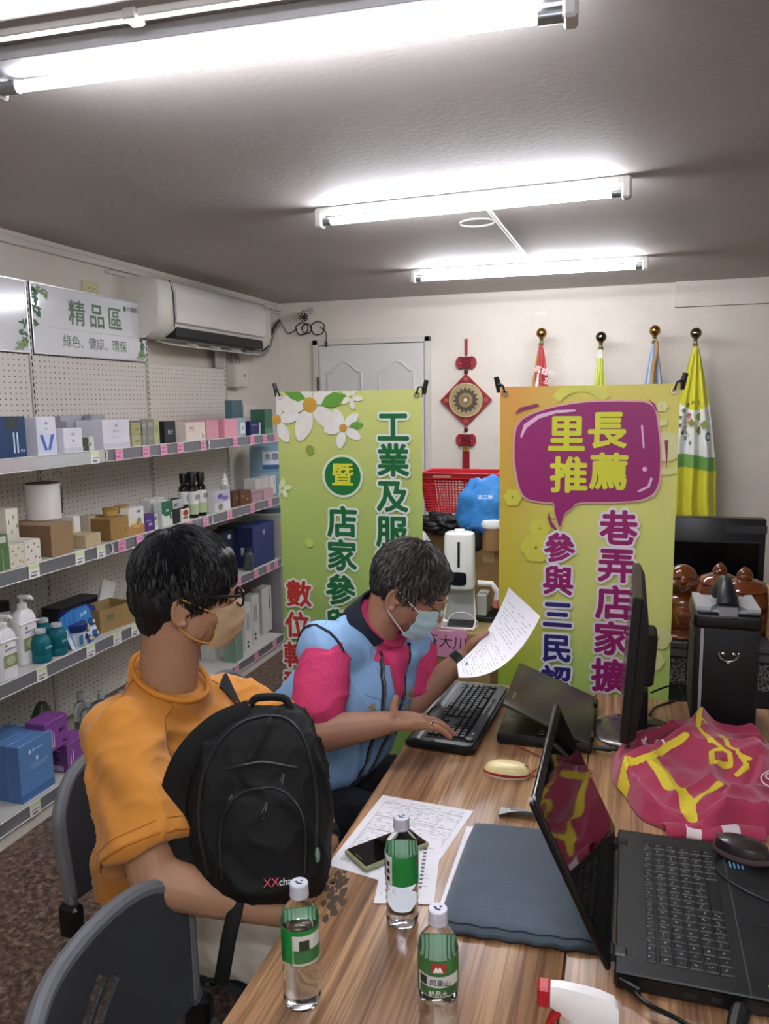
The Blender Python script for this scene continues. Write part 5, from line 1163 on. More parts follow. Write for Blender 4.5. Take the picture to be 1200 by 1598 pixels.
def speaker():
    x0, x1, y0, y1, z1 = .187, .352, 2.24, 2.43, 1.085
    t = thing('portable_speaker', 'black portable speaker with grey top and ring, standing on the table', 'speaker', ((x0 + x1) / 2, (y0 + y1) / 2, .7405)); w_, d, h = (x1 - x0) / 2, (y1 - y0) / 2, z1 - .7405
    B().box(-w_ + .004, w_, -d, d, .0, h - .05, .006, seg=2).done('speaker_case', M('08080a', .55, bump=.1, bs=300), t)
    B().box(-w_ - .003, w_ + .004, -d - .004, d + .004, h - .055, h - .012, .010, seg=3).done('top_shell', M('0c0c0e', .4), t)
    B().box(-w_ + .003, w_ - .003, -d + .003, d - .003, h - .012, h - .004, .004).done('grey_top_panel', M('a9aeb5', .35, .3), t)
    for s in (-1, 1):
        B().poly([(s * .08, -d - .002), (s * .045, -d - .002), (s * .03, -d + .03), (s * .06, d - .03), (s * .08, d - .02)], h - .004, h + .006).done('grey_side_wing', M('b9bdc2', .3, .4), t)
    B().poly([(-.022, -d - .005), (.022, -d - .005), (.030, -d + .03), (-.030, -d + .03)], h - .016, h + .008).done('handle_bracket', M('9da2a8', .3, .5), t)
    def arch(v): return V((.0, -d + .02 + (2 * d - .04) * v, h + .005 + .052 * math.sin(PI * v) ** .7))
    pts = [arch(k / 12) for k in range(13)]
    B().tube(pts, [.030 - .012 * math.sin(PI * k / 12) for k in range(13)], 14).done('carry_handle', M('1b1c1f', .4), t)
    B().box(-w_ + .016, -w_ + .024, -d - .0015, -d, 0, h - .055).done('grey_stripe', M('9da0a4', .4), t)
    b = B(); r_ = .026
    b.tube([V((.005 + r_ * math.cos(a), -d - .008, h - .115 + r_ * math.sin(a))) for a in [PI + PI * k / 14 for k in range(15)]], .0028, 8)
    b.done('steel_ring', CHROME, t)
    for x in (-.008, .018): B().ball((x, -d - .002, h - .122), (.006, .004, .006), 10).done('rivet', CHROME, t)
    B().ball((.005, -d - .004, h - .146), (.006, .004, .005), 8).done('rivet', CHROME, t)
    for y in (-d + .02, 0, d - .02): B().cyl((-w_ + .0, y, h * .12), (-w_ + .004, y, h * .12), .006, n=8).done('corner_screw', STEEL, t)
    B().box(-w_ - .0, -w_ + .0045, -d + .012, d - .01, .02, h - .08, .002).done('speaker_grille', M('3c3d3b', .5, .4, bump=.6, bs=600), t)
    B().box(-w_ + .015, -w_ + .035, -d + .03, -d + .05, h - .004, h - .002).done('blue_display', M('4a4fa8', .4), t)
    c = thing('black_cable', 'thin black cable hanging down in front of the big statue', 'cable', (.20, 2.46, .9))
    B().tube(smoothpath([(.03, .0, .16), (.005, .015, .10), (-.01, .01, .02), (-.015, .0, -.12), (-.02, .0, -.16)], 6), .0018, 6).done('cable_line', BLACK, c)
speaker()
# ------------------------------------------------------------------ things on the tables
TZ = .7402
PET = M('fbfdfd', .03, trans=1, ior=1.10); WATER = M('f2f8fa', .02, trans=1, ior=1.33)
def water_bottle(x, y, label, ang, kind, full=.6):
    t = thing('water_bottle', label, 'bottle', (x, y, TZ), R(ang), 'clear water bottles on the table'); t.scale = (.92, .92, .92)
    def prof(o, top=None):
        p = [(0, .004), (.018, .003), (.026, 0), (.0305, .006), (.0315, .018)]
        for k in range(4): p += [(.0295, .030 + k * .014), (.0315, .037 + k * .014)]
        p += [(.0315, .088), (.0305, .09), (.0305, .145), (.0315, .148), (.0315, .152), (.029, .164), (.021, .176), (.0135, .184), (.0125, .186), (.0125, .196)]
        return [(max(0, r - o), z + (o if z < .01 else 0)) for r, z in p]
    B().lathe(prof(0) + [(0, .196)], 40).done('clear_body', PET, t, angle=60)
    lv = full
    pr = [(r, z) for r, z in prof(.0009) if z < lv] 
    rl = .0305 if lv < .15 else .024
    B().lathe(pr + [(rl - .001, lv), (0, lv)], 40).done('water', WATER, t, angle=60)
    B().lathe([(0, .1945), (.0148, .1945), (.0152, .197), (.0152, .213), (.014, .2145), (0, .2145)], 32).done('screw_cap', M('c5c7d4', .4), t)
    B().lathe([(.0155, .1915), (.0157, .1925), (.0157, .1955), (.0153, .1965)], 32, cap=False).done('cap_ring', M('c5c7d4', .4), t)
    b = B()
    for a, r_ in ((.4, .005), (2.2, .006), (4.2, .005), (5.4, .003)):
        b.poly([(r_ * math.cos(a) + .0028 * math.cos(a + 2 * PI * k / 5 * 2), r_ * math.sin(a) + .0028 * math.sin(a + 2 * PI * k / 5 * 2)) for k in range(5)], .2146, .2148)
    b.done('cap_print', M('3c4e9a', .5), t)
    def arc(a0, a1, z0, z1, col, name, r_=.0321, m=None):
        n = max(3, int((a1 - a0) / 8))
        B().sheet(lambda u, v: (r_ * math.cos(R(a0 + (a1 - a0) * u)), r_ * math.sin(R(a0 + (a1 - a0) * u)), z0 + (z1 - z0) * v), n, 1, th=.0003).done(name, m or M(col, .4), t)
    B().lathe([(.0317, .091), (.0318, .091), (.0318, .147), (.0317, .147)], 36, cap=False).done('label_inside', M('a8cdb2', .6), t)
    arc(-178, 178, .090, .148, '1f8a3c' if kind != 2 else '3f7a3f', 'wrap_label')
    if kind == 0:
        arc(-25, 72, .088, .140, 'd9d9d4', 'label_panel', .0325); arc(-22, 69, .092, .115, '3d7a45', 'label_panel', .0328)
        arc(-5, 25, .112, .132, '2c3a2c', 'label_mark', .0328)
    elif kind == 1:
        arc(-95, -35, .088, .147, 'e3e4e2', 'label_panel', .0325)
        for k in range(5): arc(-88 + k * 4, -86 + k * 4, .10, .14, '2a2c2c', 'barcode', .0328)
        for z in (.097, .112, .127): arc(-60, -45, z, z + .009, '2a2c2c', 'label_mark', .0328)
        arc(60, 80, .125, .140, 'b03a3a', 'label_mark', .0325)
    else:
        arc(-62, 66, .088, .122, 'dadcd6', 'label_panel', .0325); arc(-56, 62, .089, .104, '3b6b3a', 'label_panel', .0328)
        arc(-55, -32, .106, .120, '2a2c2c', 'label_mark', .0328); arc(-20, 22, .128, .144, 'b03a3a', 'label_mark', .0325)
        txt('阿里山', .011, M('2c3a55', .5), t, (.0332, .003, .112), EAST, .0002, res=1); txt('鮮泉水', .010, M('e8ece4', .5), t, (.0332, .0, .125 - .0305), EAST, .0002, res=1)
        b = B(); b.poly([(-.008, -.006), (-.003, .004), (0, -.001), (.003, .004), (.008, -.006)], .0328, .0332, mtx=Matrix(((0, 0, 1, 0), (1, 0, 0, 0), (0, 1, 0, .136), (0, 0, 0, 1)))); b.done('mountain_logo', M('e8ece4', .5), t)
    return t
def facing(x, y): return math.degrees(math.atan2(-y, -x))
for (px, py, lb, k, da, fl) in ((472, 1562, 'water bottle nearest the table edge, left front', 0, 0, .13), (628, 1437, 'water bottle standing on the papers beside the phone', 1, 0, .092), (684, 1612, 'water bottle at the bottom edge of the photo, with its label facing the camera', 2, 0, .07)):
    p = at(px, py, 2, .74); water_bottle(p.x, p.y, lb, facing(p.x, p.y) + da, k, fl)

def paper(name, label, quad, z, lines, cat='paper', th=.0002, seedn=1, cols=('5a5c62', '8a8c92'), rows=26):
    """flat sheet: quad = near-left, near-right, far-right, far-left (x,y)"""
    c = V((sum(q[0] for q in quad) / 4, sum(q[1] for q in quad) / 4, z)); t = thing(name, label, cat, c)
    Q = [V((q[0], q[1], 0)) - V((c.x, c.y, 0)) for q in quad]
    def P(u, v, dz=0): return Q[0] * (1 - u) * (1 - v) + Q[1] * u * (1 - v) + Q[2] * u * v + Q[3] * (1 - u) * v + V((0, 0, dz))
    B().sheet(lambda u, v: P(u, v, .0006), 4, 6, th=.0004).done('paper_sheet', M('e6e5ea', .6), t)
    random.seed(seedn); b = B()
    for i in range(rows):
        v = .94 - i * .88 / rows; u = .08
        while u < .92:
            w_ = random.uniform(.02, .11)
            if random.random() < lines:
                a = [P(u, v, .0008), P(min(u + w_, .93), v, .0008), P(min(u + w_, .93), v + .006, .0008), P(u, v + .006, .0008)]
                f = b.bm.faces.new([b.bm.verts.new(q) for q in a])
            u += w_ + random.uniform(.008, .04)
    o = b.done('printed_lines', M('9a9ca4', .6), t); o['kind'] = 'stuff'
    return t, P
def q4(pts, z=.74): return [tuple(at(px, py, 2, z)[:2]) for px, py in pts]
t, P = paper('printed_form', 'printed form on the table edge under the phone', q4([(511, 1350), (652, 1392), (739, 1266), (597, 1241)]), TZ, .75, rows=34)
b = B()
for u0, u1, v0, v1 in ((.08, .93, .52, .525), (.08, .93, .90, .903), (.08, .93, .7, .703), (.5, .503, .52, .9), (.08, .083, .1, .9), (.93, .933, .1, .9), (.08, .93, .1, .104)):
    b.bm.faces.new([b.bm.verts.new(P(u, v, .0008)) for u, v in ((u0, v0), (u1, v0), (u1, v1), (u0, v1))])
b.done('table_rules', M('6a6c74', .6), t)
t, P = paper('printed_form', 'smaller white sheet lying on the form, beside the grey sleeve', q4([(583, 1411), (677, 1413), (690, 1306), (606, 1300)]), TZ + .0012, .25, seedn=5, rows=16)
b = B()
for k in range(12): b.bm.faces.new([b.bm.verts.new(P(u, v, .0008)) for u, v in ((.70, .2 + k * .055), (.76, .2 + k * .055), (.76, .235 + k * .055), (.70, .235 + k * .055))])
o = b.done('vertical_characters', M('6a6c74', .6), t); o['kind'] = 'stuff'
t, P = paper('printed_form', 'white sheet peeking out along the left side of the grey sleeve', q4([(679, 1432), (700, 1432), (752, 1290), (728, 1290)]), TZ, .2, seedn=6, rows=10)
t, P = paper('blank_paper', 'white paper under the far hand beside the black keyboard', q4([(640, 1118), (668, 1122), (705, 1075), (672, 1070)]), TZ, .1, seedn=7, rows=6)
def phone():
    c = at(604, 1325, 2, .745); a, b_ = at(558, 1346, 2, .745), at(655, 1308, 2, .745); d = (b_ - a); ang = math.atan2(d.y, d.x)
    t = thing('smartphone', 'smartphone in a clear greenish case lying on the forms', 'phone', (c.x, c.y, TZ + .002), ang)
    B().box(-.079, .079, -.040, .040, 0, .010, .0045, seg=3).done('clear_case', M('b8b98a', .2, trans=.3, coat=.4), t)
    B().box(-.074, .074, -.036, .036, .0098, .0108, .0006, seg=1).done('glass_screen', M('050506', .05, coat=.8), t)
    B().box(-.0745, .0745, -.0365, .0365, .0094, .0103, .0005).done('metal_frame', M('9fa08c', .25, .8), t)
    B().box(-.070, -.067, -.012, .012, .0108, .0110).done('speaker_slit', M('2a2a2c', .5), t)
phone()
def sleeve():
    q = [V((*p, 0)) for p in q4([(683, 1452), (922, 1478), (905, 1290), (735, 1279)], .75)]
    q = [V((-.298, 1.215, 0)), V((-.002, 1.235, 0)), V((.0, 1.600, 0)), V((-.300, 1.575, 0))]
    c = sum(q, V()) / 4; t = thing('laptop_sleeve', 'flat slate grey fabric laptop sleeve lying on the table', 'sleeve', (c.x, c.y, TZ + .0015))
    def f(u, v, top=1):
        # rounded corners
        uu, vv = u * 2 - 1, v * 2 - 1; k = 1 - .035 * (uu * uu * vv * vv) ** 2
        uu *= k; vv *= k; u_, v_ = (uu + 1) / 2, (vv + 1) / 2
        p = q[0] * (1 - u_) * (1 - v_) + q[1] * u_ * (1 - v_) + q[2] * u_ * v_ + q[3] * (1 - u_) * v_ - c
        e = min(1, 14 * min(u, 1 - u, v, 1 - v)); h = .016 * (1 - (1 - e) ** 2) ** .5
        wr = .0013 * noise.noise(V((u * 7, v * 7, 3))) * e + .002 * math.sin(u * 40 + 5 * v) * max(0, 1 - v * 9)
        return p + V((0, 0, .001 + h * (1 if top else 0) + wr))
    B().sheet(lambda u, v: f(u, v), 60, 60).sheet(lambda u, v: f(v, u, 0), 20, 20).done('padded_body', M('4c5a66', .85, bump=.25, bs=500, sheen=.3), t, angle=60)
    pts = [f(k / 30, .003) + V((0, -.0015, -.001)) for k in range(31)]
    B().tube(pts, .0035, 8).done('zip_piping', M('23282e', .6), t)
    B().tube([f(k / 30, .03) + V((0, 0, .001)) for k in range(2, 29)], .0012, 6).done('stitched_seam', M('2a3138', .7), t)
    o = thing('grey_card', 'folded light grey card sticking out behind the slate grey sleeve', 'card', (*at(810, 1272, 2, .745)[:2], TZ))
    B().sheet(lambda u, v: (-.045 + .13 * u, -.01 + .035 * v, .004 + .018 * math.sin(PI * u) * (1 - v)), 12, 4, th=.0008).done('card_sheet', M('b3b7bb', .5), o)
    B().box(-.02, .05, .010, .016, .001, .012, .001).done('card_fold', M('8f9498', .5), o)
sleeve()

def keycap(w_, d, h, name, mat, parent, loc, leg=None):
    return B().rings([[V((sx * w_ / 2, sy * d / 2, 0)) for sx, sy in ((-1, -1), (1, -1), (1, 1), (-1, 1))], [V((sx * (w_ / 2 - .0014), sy * (d / 2 - .0014), h)) for sx, sy in ((-1, -1), (1, -1), (1, 1), (-1, 1))]]).done(name, mat, parent, angle=20)
def keyboard_keys(t, rows, pitch, row_y, x0, h, z, mat, gap=.0025, legends=None):
    cache = {}; n = 0
    for ri, row in enumerate(rows):
        x = x0
        for wk in row:
            if wk < 0: x += -wk * pitch; continue
            key = (round(wk, 2), ri == 0 and 0)
            if key not in cache:
                cache[key] = keycap(wk * pitch - gap, pitch * (.55 if False else 1) * row_y[1] - gap, h, 'key', mat, t, None)
                o = cache[key]
            else: o = inst(cache[key])
            o.location = (x + wk * pitch / 2, row_y[0] - ri * pitch * row_y[1], z); x += wk * pitch; n += 1
def ext_keyboard():
    # long axis along Y, user on the left (-X): local x -> world -Y, local y -> world +X
    t = thing('keyboard', 'black full-size keyboard under the hand of the man in the blue vest', 'keyboard', (-.425, 2.145, TZ), R(-90))
    t.rotation_euler = (0, 0, R(-90 - 3))
    B().poly([(-.235, -.098), (-.225, -.104), (.225, -.104), (.235, -.098), (.240, .06), (.225, .078), (-.225, .078), (-.240, .06)], .004, .018).done('lower_shell', M('0d0e0f', .4), t)
    B().poly([(-.228, -.094), (.228, -.094), (.232, .058), (.218, .072), (-.218, .072), (-.232, .058)], .018, .024).done('upper_shell', M('3b3d40', .35, .2), t)
    B().box(-.205, .205, -.062, .045, .0235, .0262, .001).done('key_well', M('0e0f10', .5), t)
    B().sheet(lambda u, v: (-.225 + .45 * u, -.098 + .03 * v, .022 + .004 * math.sin(PI * v)), 2, 6, th=.003).done('palm_rest', M('5e6063', .35, .3), t)
    K = M('121316', .4); p = .0186
    rows = [[1, -1, 1, 1, 1, 1, -.5, 1, 1, 1, 1, -.5, 1, 1, 1, 1, -.25, 1, 1, 1, -.25, 1, 1, 1, 1],
            [1] * 13 + [2, -.25, 1, 1, 1, -.25, 1, 1, 1, 1], [1.5] + [1] * 12 + [1.5, -.25, 1, 1, 1, -.25, 1, 1, 1, 1],
            [1.75] + [1] * 11 + [2.25, -.25, -3, -.25, 1, 1, 1, 1], [2.25] + [1] * 10 + [2.75, -.25, -1, 1, -1, -.25, 1, 1, 1, 1],
            [1.25, 1.25, 1.25, 6.25, 1.25, 1.25, 1.25, 1.25, -.25, 1, 1, 1, -.25, 2, 1, 1]]
    keyboard_keys(t, rows, p * .955, (.036, .98), -.2005, .0065, .0262, K)
    b = B()
    for k in range(9): b.cyl((-.11 + k * .014, .057, .0235), (-.11 + k * .014, .057, .0265), .0042, n=10)
    b.done('media_buttons', M('202225', .35), t)['kind'] = 'stuff'
    B().lathe([(0, 0), (.014, 0), (.013, .006), (0, .007)], 20, c=(.19, .056, .0235)).done('volume_dial', M('17181a', .3), t)
    txt('hp', .012, M('c8cacc', .4), t, (.15, .057, .0245), (0, 0, 0)).name = 'maker_mark'
    for s in (-1, 1): B().box(s * .18 - .012, s * .18 + .012, .05, .06, 0, .005).done('foot', BLACK, t)
    B().poly([(-.225, -.112), (.225, -.112), (.235, -.098), (-.235, -.098)], .006, .012).done('front_lip', M('101113', .4), t)
ext_keyboard()

def laptop_far():
    t = thing('laptop', 'dark brown-grey laptop with half-closed lid between keyboard and monitor', 'laptop', (-.07, 2.17, TZ), R(0))
    # local: hinge along Y at x=0, base towards -X
    L_ = .34; D = .245
    B().box(-D, 0, -L_ / 2, L_ / 2, .003, .028, .005, seg=2).done('base', M('17181a', .4), t)
    B().box(-D + .004, -.006, -L_ / 2 + .006, L_ / 2 - .006, .0278, .0288, .0004).done('deck', M('101112', .3), t)
    K = M('1c1d1f', .45); b = None
    for r_ in range(6):
        for k in range(15):
            o = keycap(.0165, .0165, .0025, 'key', K, t, None) if b is None else inst(b)
            b = b or o; o.location = (-.035 - r_ * .0188 + .0, -.137 + k * .0196, .0288)
    B().box(-.225, -.165, -.05, .05, .0288, .0293).done('touchpad', M('26272a', .3), t)
    ang = R(21)
    lid = B().box(0, D, -L_ / 2, L_ / 2, 0, .012, .005, seg=2).done('lid', M('47453f', .28, .5, bump=.03, bs=400), t)
    lid.location = (0, 0, .030); lid.rotation_euler = (0, R(180 + 21), 0)
    # rotated by 180+21 about Y: local +X points to -X, raised; local +Z points down
    sc_ = B().box(.012, D - .012, -L_ / 2 + .012, L_ / 2 - .012, .0122, .0132).done('screen', M('08090b', .1), lid)
    lg = txt('lenovo', .018, M('b8ad7c', .3, .4), lid, (D - .022, -L_ / 2 + .075, -.0008), (PI, 0, R(90)), .0006); lg.name = 'logo'
    lg.rotation_euler = (PI, 0, R(-90))
    for s in (-1, 1): B().cyl((0, s * .12 - .02, .028), (0, s * .12 + .02, .028), .007, n=12).done('hinge', M('101112', .3), t)
    c = thing('power_cable', 'black plug and cable from the far laptop running to the monitor', 'cable', (-.02, 2.03, TZ))
    B().cyl((-.045, -.02, .016), (.0, -.015, .014), .007, n=10).cyl((.0, -.015, .014), (.03, -.008, .011), .004, n=8).done('barrel_plug', BLACK, c)
    B().ball((.042, .0, .013), (.014, .012, .012), 12).done('ferrite_lump', BLACK, c)
    B().tube(smoothpath([(.045, .0, .015), (.035, .05, .004), (.0, .14, .004), (.01, .22, .004), (.06, .30, .02), (.07, .36, .004)], 6), .0022, 6).done('cable_line', BLACK, c)
laptop_far()

def monitor():
    t = thing('monitor', 'black flat monitor seen edge-on behind the open laptop lid', 'monitor', (.04, 2.17, TZ))
    B().lathe([(0, 0), (.118, 0), (.12, .004), (.11, .010), (.04, .014), (0, .014)], 40).done('base_disc', M('1d1e21', .25, coat=.4), t)
    B().box(-.005, .03, -.035, .035, .012, .13, .006).done('neck', M('131416', .4), t)
    z0, z1 = .058, .435
    m = Matrix.Translation((-.040, 0, z0)) @ Matrix.Rotation(R(3.4), 4, 'Y')
    B().box(0, .022, -.215, .215, 0, z1 - z0, .003, mtx=m).done('bezel', M('1a1a19', .35), t)
    B().box(-.0008, .0002, -.2, .2, .02, z1 - z0 - .018, mtx=m).done('screen', M('07080a', .15), t)
    Hh = z1 - z0
    B().rings([[m @ V((x, s * .213, z)) for x, z in ((.022, .004), (.036, .02), (.044, .12), (.042, Hh - .07), (.036, Hh - .03), (.022, Hh - .004))] for s in (-1, 1)]).done('rear_cover', M('0a0a0b', .5), t)
    B().box(.04, .075, -.06, .06, .10, .24, .008, mtx=m).done('rear_mount', M('0a0a0b', .5), t)
    c = thing('monitor_cable', 'black cable looping behind the monitor to the table edge', 'cable', (.08, 2.25, TZ))
    B().tube(smoothpath([(.0, .0, .09), (.04, .03, .10), (.08, .10, .085), (.10, .17, .02), (.08, .19, .004), (.02, .12, .004), (.0, .05, .004)], 7), .003, 6).done('cable_line', BLACK, c)
    B().box(-.01, .04, -.06, -.02, .001, .02, .004).done('connector', BLACK, c)
monitor()

def mouse_yellow():
    a, b_ = at(757, 1196, 2, .75), at(826, 1204, 2, .75)
    c = at(791, 1200, 2, .755); t = thing('computer_mouse', 'cream and red wired mouse lying in front of the keyboard', 'mouse', (c.x, c.y, TZ), math.atan2(b_.y - a.y, b_.x - a.x))
    def shell(z0, z1, f, dome):
        def g(u, v):
            a_ = 2 * PI * u; r_ = v
            lx = .056 * math.copysign(abs(math.cos(a_)) ** .85, math.cos(a_)) * r_ * f; ly = .029 * math.copysign(abs(math.sin(a_)) ** .85, math.sin(a_)) * r_ * f * (1 + .08 * math.cos(a_))
            return (lx, ly, z0 + (z1 - z0) * (1 - r_ ** 3) ** .5 if dome else z0)
        return g
    B().lathe([(0, 0), (.95, 0), (1, .35), (.99, .7), (.93, .8), (0, .8)], 32, mtx=Matrix.Diagonal((.057, .030, .012, 1))).done('white_base', M('ead8d0', .3), t)
    B().lathe([(.99, 0), (1.02, .2), (1.02, .8), (.98, 1), (0, 1)], 32, mtx=Matrix.Translation((0, 0, .006)) @ Matrix.Diagonal((.057, .030, .007, 1))).done('red_band', M('b3282e', .3), t)
    B().sheet(shell(.0125, .034, 1.0, True), 36, 10).done('cream_shell', M('efe0a6', .25, coat=.4), t)
    B().box(.028, .040, -.003, .003, .022, .0275, .001).done('scroll_wheel', M('b3282e', .4), t)
    B().box(.012, .052, -.0004, .0004, .018, .0295).done('button_gap', M('7d6f4a', .5), t)
    k = thing('mouse_cable', 'thin red mouse cable coiled between the keyboard and the laptop', 'cable', (c.x + .06, c.y, TZ))
    B().tube(smoothpath([(.0, .01, .012), (.03, .03, .006), (.05, .015, .004), (.03, -.01, .004), (.0, .01, .006), (.03, .06, .010), (.09, .09, .004), (.14, .06, .005), (.10, .02, .004), (.06, .04, .008), (.02, .10, .006), (-.05, .16, .004), (-.06, .20, .004)], 8), .0016, 6).done('cable_line', M('8f2b22', .5), k)
mouse_yellow()

def laptop_near():
    X0, Y0, Y1 = .003, 1.165, 1.595; D = .285; ym = (Y0 + Y1) / 2; L_ = Y1 - Y0
    t = thing('laptop', 'large open black laptop in the right foreground, its screen reflecting the cloth', 'laptop', (X0, ym, TZ))
    B().poly([(0.004, -L_ / 2), (D, -L_ / 2), (D, L_ / 2), (.004, L_ / 2), (-.002, L_ / 2 - .01), (-.002, -L_ / 2 + .01)], .004, .026).done('base', M('0d0e0f', .4), t)
    B().box(.0, D - .001, -L_ / 2 + .001, L_ / 2 - .001, .0255, .0305, .002).done('deck', M('121314', .42, bump=.08, bs=700), t)
    B().box(.048, .185, -L_ / 2 + .036, L_ / 2 - .030, .0302, .0308).done('key_well', M('0c0d0e', .5), t)
    K = M('101112', .4)
    cols = 6; px_ = .0222; py_ = .0196; made = {}
    for r_ in range(6):
        for k in range(18):
            y = L_ / 2 - .042 - (k + .5) * py_
            if y < -L_ / 2 + .04: continue
            if r_ == 5 and 5 <= k <= 9: continue
            kk = 's' if r_ == 0 else 'n'
            if kk not in made: made[kk] = keycap(.0135 if r_ == 0 else .0200, .0174, .0022, 'key', K, t, None)
            o = made[kk] if made[kk].get('used') is None else inst(made[kk])
            made[kk]['used'] = 1
            o.location = ((.056 if r_ == 0 else .054 + r_ * px_ + .001), y, .0308)
            if r_ and random.random() < .85:
                pass
    for o in made.values(): del o['used']
    o = keycap(.020, .0174 + 4 * py_, .0022, 'space_key', K, t, None); o.location = (.054 + 5 * px_ + .001, L_ / 2 - .042 - 7.5 * py_, .0308)
    b = B(); random.seed(12)
    for r_ in range(6):
        for k in range(18):
            y = L_ / 2 - .042 - (k + .5) * py_
            if y < -L_ / 2 + .04 or (r_ == 5 and 5 <= k <= 9): continue
            x = .054 + r_ * px_
            for q in range(2):
                dx, dy = random.uniform(-.005, .002), random.uniform(-.004, .004)
                b.box(x + dx, x + dx + .0026, y + dy, y + dy + .0018, .0330, .0331)
    b.done('key_legends', M('a9abae', .5), t)['kind'] = 'stuff'
    B().box(.026, .031, -L_ / 2 + .04, -L_ / 2 + .062, .0303, .0312, .0004).done('power_button', M('3d3f42', .3, .6), t)
    B().box(.198, .276, -.04, .07, .0303, .0309).done('touchpad', M('222325', .3), t)
    B().box(.194, .196, -L_ / 2 + .002, L_ / 2 - .002, .0303, .0307).done('deck_crease', M('4a4b4d', .4), t)
    for s in (-1, 1):
        B().box(-.003, .018, s * (L_ / 2 - .05) - .012, s * (L_ / 2 - .05) + .012, .020, .033, .003).done('hinge', M('0f1011', .3), t)
        B().cyl((-.006, s * (L_ / 2 - .05) - .014, .026), (-.006, s * (L_ / 2 - .05) + .014, .026), .007, n=12).done('hinge_barrel', M('3a3b3d', .3, .6), t)
    B().box(.222, .243, -L_ / 2 + .012, -L_ / 2 + .034, .0304, .0309).done('green_sticker', M('8fd14a', .4), t)
    B().box(.222, .250, -L_ / 2 + .04 - .07 + .036, -L_ / 2 + .010, .0304, .0309).done('blue_sticker', M('3f86c8', .35), t)
    B().box(.20, .235, L_ / 2 - .09, L_ / 2 - .055, .0304, .0308).done('spec_sticker', M('15222e', .35), t)
    b = B()
    for k in range(4): b.box(.203 + k * .007, .206 + k * .007, L_ / 2 - .086, L_ / 2 - .06 - .004 * (k % 2), .0309, .031)
    b.done('sticker_print', M('6fa8c8', .5), t)['kind'] = 'stuff'
    for x, w_ in ((.10, .02), (.14, .014), (.17, .02), (.21, .012)):
        B().box(x, x + w_, -L_ / 2 - .0006, -L_ / 2 + .001, .010, .018).done('side_port', M('3a3b3d', .4, .5), t)
    a = math.atan2(.125, .265)   # lid leans back towards -X
    lid = B().box(0, .010, -L_ / 2, L_ / 2, 0, .288, .0045, seg=3).done('lid', M('0b0c0d', .25), t)
    lid.location = (-.014, 0, .026); lid.rotation_euler = (0, -a, 0)
    B().box(.0100, .0106, -L_ / 2 + .016, L_ / 2 - .016, .03, .272).done('screen', M('030304', .04), lid)
    B().box(.0096, .0112, -.06, .06, .275, .279).done('webcam_strip', M('1b1c1e', .2), lid)
    B().cyl((.0105, 0, .279), (.0112, 0, .279), .002, n=10).done('webcam', M('2b2d33', .1), lid)
    for k in range(2): B().box(-.0004, .0104, -L_ / 2 + .012 + k * .006, -L_ / 2 + .014 + k * .006, .285, .2886).done('edge_light', M('c8cacc', .3), lid)
laptop_near()
def mouse_black():
    p = at(1160, 1330, 2, .775); t = thing('computer_mouse', 'dark brown wired mouse resting on the corner of the near laptop', 'mouse', (.232, 1.553, TZ + .0312), R(-20))
    B().lathe([(0, 0), (.95, 0), (1, .3), (.97, .62), (.85, .86), (.55, .98), (0, 1)], 32, mtx=Matrix.Diagonal((.052, .032, .036, 1))).done('mouse_shell', M('2c2326', .3, coat=.3), t)
    B().box(-.05, -.005, -.002, .002, .030, .0345, .001).done('scroll_wheel', M('6c5f5c', .4), t)
    B().lathe([(.90, .1), (1.0, .15), (1.01, .3), (.98, .42)], 32, cap=False, mtx=Matrix.Diagonal((.0535, .0335, .036, 1))).done('grey_trim', M('57494c', .3), t)
    k = thing('mouse_cable', 'black mouse cable curving over the palm rest of the near laptop', 'cable', (.19, 1.53, TZ + .0325))
    B().tube(smoothpath([(-.002, .012, .006), (-.012, -.02, .0015), (.0, -.06, .0015), (.04, -.10, .0015), (.095, -.13, .0015)], 7), .0017, 6).done('cable_line', BLACK, k)
mouse_black()
def cables():
    t = thing('power_cable', 'thick black cable with plug running from the near laptop along the table', 'cable', (.10, 1.13, TZ))
    B().tube(smoothpath([(-.075, .03, .014), (-.05, .0, .014), (-.01, -.01, .008), (.03, -.03, .006), (.07, -.045, .006), (.12, -.11, .005), (.17, -.20, .005)], 7), .0035, 8).done('cable_line', BLACK, t)
    B().cyl((-.09, .036, .016), (-.06, .020, .015), .007, n=12).done('round_plug', BLACK, t)
    B().tube(smoothpath([(.085, .03, .014), (.075, .0, .016), (.065, -.045, .016), (.06, -.075, .012)], 5), [.009, .012] + [.014] * 9 + [.015] * 4 + [.012], 10).done('ferrite_core', M('16171a', .5), t)
    t2 = thing('charger_cable', 'black cable coiled in flat loops behind the spray nozzle', 'cable', (.02, .985, TZ))
    pts = []
    for k in range(3):
        for q in range(14):
            a = 2 * PI * q / 14; pts.append((.055 * math.cos(a) * (1 - .1 * k) + .01 * k, .030 * math.sin(a) * (1 + .1 * k), .005 + k * .006 + .001 * math.sin(a * 2)))
    B().tube(pts, .0032, 8).done('cable_loops', BLACK, t2)
    B().tube(smoothpath([(.055, .0, .02), (.03, .06, .02), (-.05, .065, .02), (-.07, .03, .008)], 6), .003, 8).done('cable_tail', BLACK, t2)
    t3 = thing('earphone_cord', 'thin white cord looped over the cloth at the right photo edge', 'cord', (.35, 1.83, TZ + .06))
    for k in range(4): B().tube([V((.045 * math.cos(a) * (1 + .12 * k) + .012 * k, .05 * math.sin(a) * (1 - .1 * k) - .012 * k, .012 + .01 * k + .008 * math.cos(a + k))) for a in [2 * PI * q / 26 for q in range(26)]], .0018, 6, closed=True).done('cord_loop', M('ead8e2', .5), t3)
cables()
